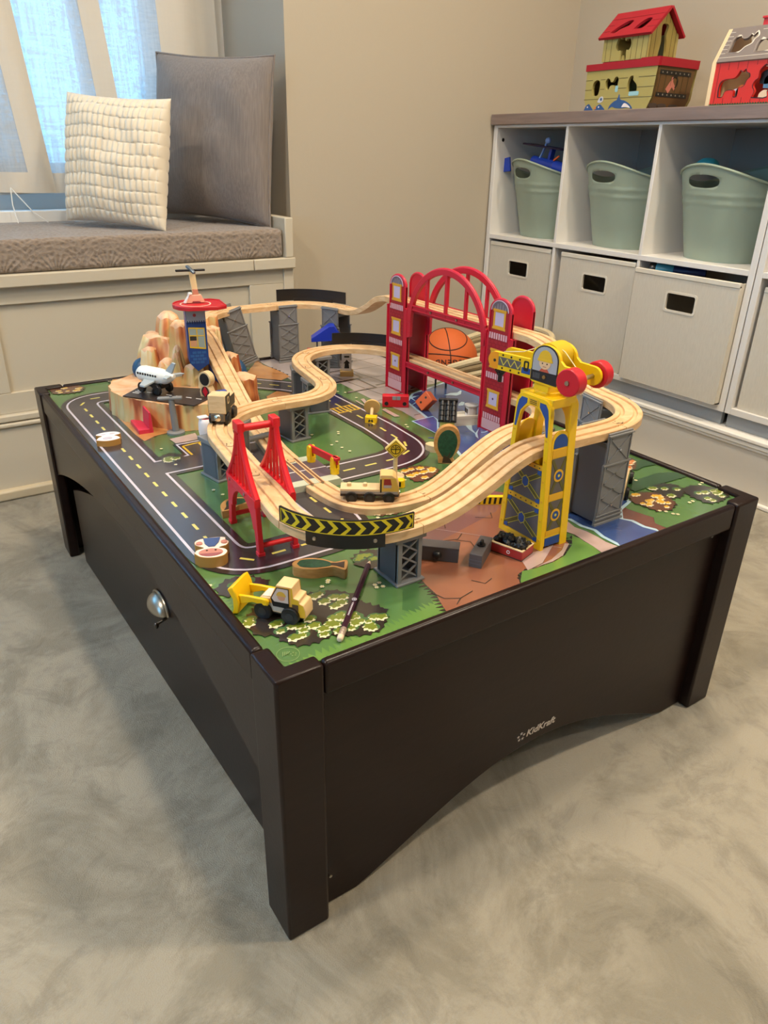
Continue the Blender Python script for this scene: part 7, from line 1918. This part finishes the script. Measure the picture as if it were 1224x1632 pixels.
# --- barn
bn = thing('toy_barn', 'wooden toy barn with red plank front and grey roof cut at the photo edge', 'toy barn', (1.715, .70, 1.0032))
def barn():
    rd = mat('barn_red', (206, 44, 32), .45); gy = mat('barn_roof_grey', (124, 114, 110), .5); gr = mat('barn_joint', (96, 18, 16), .6); wl = mat('barn_white_line', (222, 214, 200), .5)
    F = frame((0, 0, 0), (0, -1, 0), (0, 0, 1))
    hs = [H('horse', -.075, .022, 1.0), H('hen', .002, .018, 1.15), H('goat', .08, .02, 1.0)]
    MB().xf(F).prism([(-.142, 0), (.142, 0), (.142, .100), (-.142, .100)], -.009, 0, hs).build('barn_front', rd, bn)
    for h in hs: MB().xf(F).prism([((p[0]-0), p[1]) for p in shrink(h, 1.06)], 0, .0005, [h]).build('hole_outline', BLACK, bn)
    for k in range(11):
        x = -.124+.026*k
        segs = [(.006, .1)]
        for h in hs:
            xs = [p[0] for p in h]; zs = [p[1] for p in h]
            if min(xs)-.002 < x < max(xs)+.002: segs = [(.006, min(zs)-.002), (max(zs)+.002, .1)]
        for a, b in segs:
            if b-a > .003: MB().xf(F).bb((x-.0005, a, 0), (x+.0005, b, .0004)).build('plank_joint', gr, bn)
    gs = [(-.142, 0)]
    for k in range(40): gs += [(-.142+.0071*k, .0035), (-.142+.0071*(k+.5), .0075)]
    gs += [(.142, .0035), (.142, 0)]
    MB().xf(F).prism(gs, 0, .0007).build('grass_print', mat('barn_grass', (46, 76, 44), .5), bn)
    G = [(0, 0), (.170, 0), (.170, .100), (.125, .178), (.045, .178), (0, .100)]
    for s_ in (-1, 1):
        Mg_ = frame((-.002, -s_*.142, 0), (1, 0, 0), (0, 0, 1))
        MB().xf(Mg_).prism(G, -.006, .006).build('end_board', mat('pale_barn_wood', (222, 200, 160), .5), bn, bevel=.0008)
    MB().bb((.160, -.142, 0), (.168, .142, .1)).build('barn_back', rd, bn)
    MB().bb((0, -.14, .001), (.165, .14, .005)).build('barn_floor', BARE, bn)
    ang = math.atan2(.078, .045); Ls = math.hypot(.078, .045)
    Rf = T(-.003, 0, .100) @ Matrix.Rotation(-ang, 4, 'Y') @ frame((0, 0, 0), (0, -1, 0), (1, 0, 0))
    h2 = [H('pig', -.088, .025, 1.0), H('goat', -.010, .022, 1.0), H('pig', .075, .025, 1.0)]
    MB().xf(Rf).prism([(-.135, 0), (.135, 0), (.135, Ls), (-.135, Ls)], -.006, 0 if False else .001, h2).build('roof_front', gy, bn)
    for h in h2: MB().xf(Rf).prism(shrink(h, 1.12), .001, .0017, [h]).build('hole_outline', wl, bn)
    for k in range(1, 8):
        z = k*Ls/8
        segs = [(-.135, .135)]
        for h in h2:
            xs = [p[0] for p in h]; zs = [p[1] for p in h]
            if min(zs)-.004 < z < max(zs)+.004:
                a, b = min(xs)-.006, max(xs)+.006
                segs = [q for s_ in segs for q in ((s_[0], min(s_[1], a)), (max(s_[0], b), s_[1])) if q[1]-q[0] > .003]
        for a, b in segs: MB().xf(Rf).bb((a, z-.0005, .0008), (b, z+.0005, .0015)).build('roof_line', wl, bn)
    MB().bb((.043, -.135, .172), (.127, .135, .178)).build('roof_top', gy, bn)
    MB().bb((.050, -.10, .178), (.120, .060, .196)).bb((.046, -.10, .194), (.124, .062, .199)).build('top_handle_board', mat('barn_ridge_red', (206, 48, 56), .45), bn, bevel=.001)
    pcs = [(-.060, .030, mat('piece_orange', (220, 108, 40), .45)), (-.075, .022, WHT), (.004, .016, mat('piece_cream', (232, 220, 184), .5)), (.012, .050, mat('piece_blue', (90, 140, 176), .45)), (.0, .060, BLACK)]
    for x, z, mm in pcs: MB().xf(T(.012, 0, 0) @ F).prism(smooth_poly([(x-.013, z-.012), (x+.012, z-.012), (x+.016, z+.010), (x+.002, z+.018), (x-.012, z+.010)]), -.010, -.002).build('animal_piece', mm, bn)
barn()

# ================================================================== TOYS IN THE TUBS AND BINS
pl_ = thing('blue_toy_plane', 'bright blue toy plane with dark wing sticking out of the left tub', 'toy plane', (1.765, 1.452, .845), (math.radians(6), 0, math.radians(4)))
def toyplane():
    bl = mat('toy_blue', (34, 66, 176), .35); dk = mat('navy_wing', (24, 26, 66), .45, alt=(50, 28, 60), vscale=(60, 60, 60))
    MB().cyl((0, .072, .010), (0, -.030, 0), .017, .021, 18).build('fuselage', bl, pl_, bevel=.003)
    MB().cyl((0, -.030, 0), (0, -.085, -.006), .025, .022, 18).build('nose', bl, pl_, bevel=.004)
    MB().prism([(-.030, .105), (-.012, .112), (.020, .100), (.026, -.055), (.0, -.075), (-.026, -.060)], .056, .061).build('wing', dk, pl_, bevel=.0015)
    MB().bar((-.006, .040, .015), (-.010, .012, .076), .006, .005, 0).build('wing_strut', mat('light_blue', (120, 150, 214), .35), pl_)
    MB().bar((.004, .0, .015), (.004, -.005, .058), .020, .010, 0).build('wing_strut', bl, pl_)
    MB().ellipsoid((-.011, .010, .078), (.008, .011, .010), 14, 8).build('strut_cap', mat('light_blue', (120, 150, 214), .35), pl_)
    MB().bar((-.012, -.030, .022), (-.012, -.050, .038), .006, .005, 0).build('orange_lever', mat('lever_orange', (214, 92, 40), .4), pl_)
toyplane()
bp = MB().prism([(-.018, 0), (.018, .004), (.010, .050), (-.016, .044)], -.004, .004).build('blue_paddle', mat('toy_blue', (34, 66, 176), .35), None, (1.735, 1.625, .822), (PI/2, 0, -PI/2+.2), bevel=.001)
tag(bp, 'blue paddle poking out at the left rim of the left tub', 'toy')
tbk = MB().ellipsoid((0, 0, 0), (.030, .034, .022), 24, 14).build('teal_ball', mat('teal_plastic', (44, 140, 160), .35), None, (1.80, .865, .860))
tag(tbk, 'teal rounded toy peeking over the rim of the right tub', 'ball')
def stuffing(name, label, loc, r, h, rgb):
    t = MB(); rn = random.Random(len(label)); n = 30
    t.lathe([(r*.96, 0), (r, h*.6), (r*.8, h*.9), (r*.3, h)], 26)
    o = t.build(name, mat(name+'_mat', rgb, .8, var=.6, vscale=(50, 50, 50)), None, loc, smooth=60); tag(o, label, 'toy')
stuffing('dark_plush', 'dark toy bundle filling the right tub behind its handle hole', (1.843, .779, .622), .096, .185, (30, 30, 36))
stuffing('pale_plush', 'pale cream toy bundle filling the middle tub behind its handle hole', (1.843, 1.132, .622), .096, .190, (206, 190, 168))
stuffing('navy_plush', 'dark navy toy bundle filling the left tub behind its handle hole', (1.843, 1.474, .622), .096, .185, (24, 36, 54))
bt_ = thing('teal_bottle', 'teal and navy toy torch with black cap lying on the pulled out canvas bin', 'toy', (1.705, .915, .5705), (0, 0, math.radians(-62)))
MB().lathe([(.017, 0), (.019, .004), (.019, .016), (.0165, .019)], 22).build('black_cap', mat('cap_black', (24, 24, 26), .3), bt_, loc=(-.010, 0, .010), rot=(0, PI/2, 0), smooth=50)
MB().lathe([(.0165, 0), (.018, .010), (.0175, .045), (.015, .050)], 22).build('teal_barrel', mat('torch_teal', (70, 150, 170), .4), bt_, loc=(.009, 0, .010), rot=(0, PI/2, 0), smooth=50)
MB().lathe([(.015, 0), (.014, .05), (.010, .09)], 22).build('navy_barrel', mat('torch_navy', (30, 44, 90), .4), bt_, loc=(.059, 0, .010), rot=(0, PI/2, 0), smooth=50)
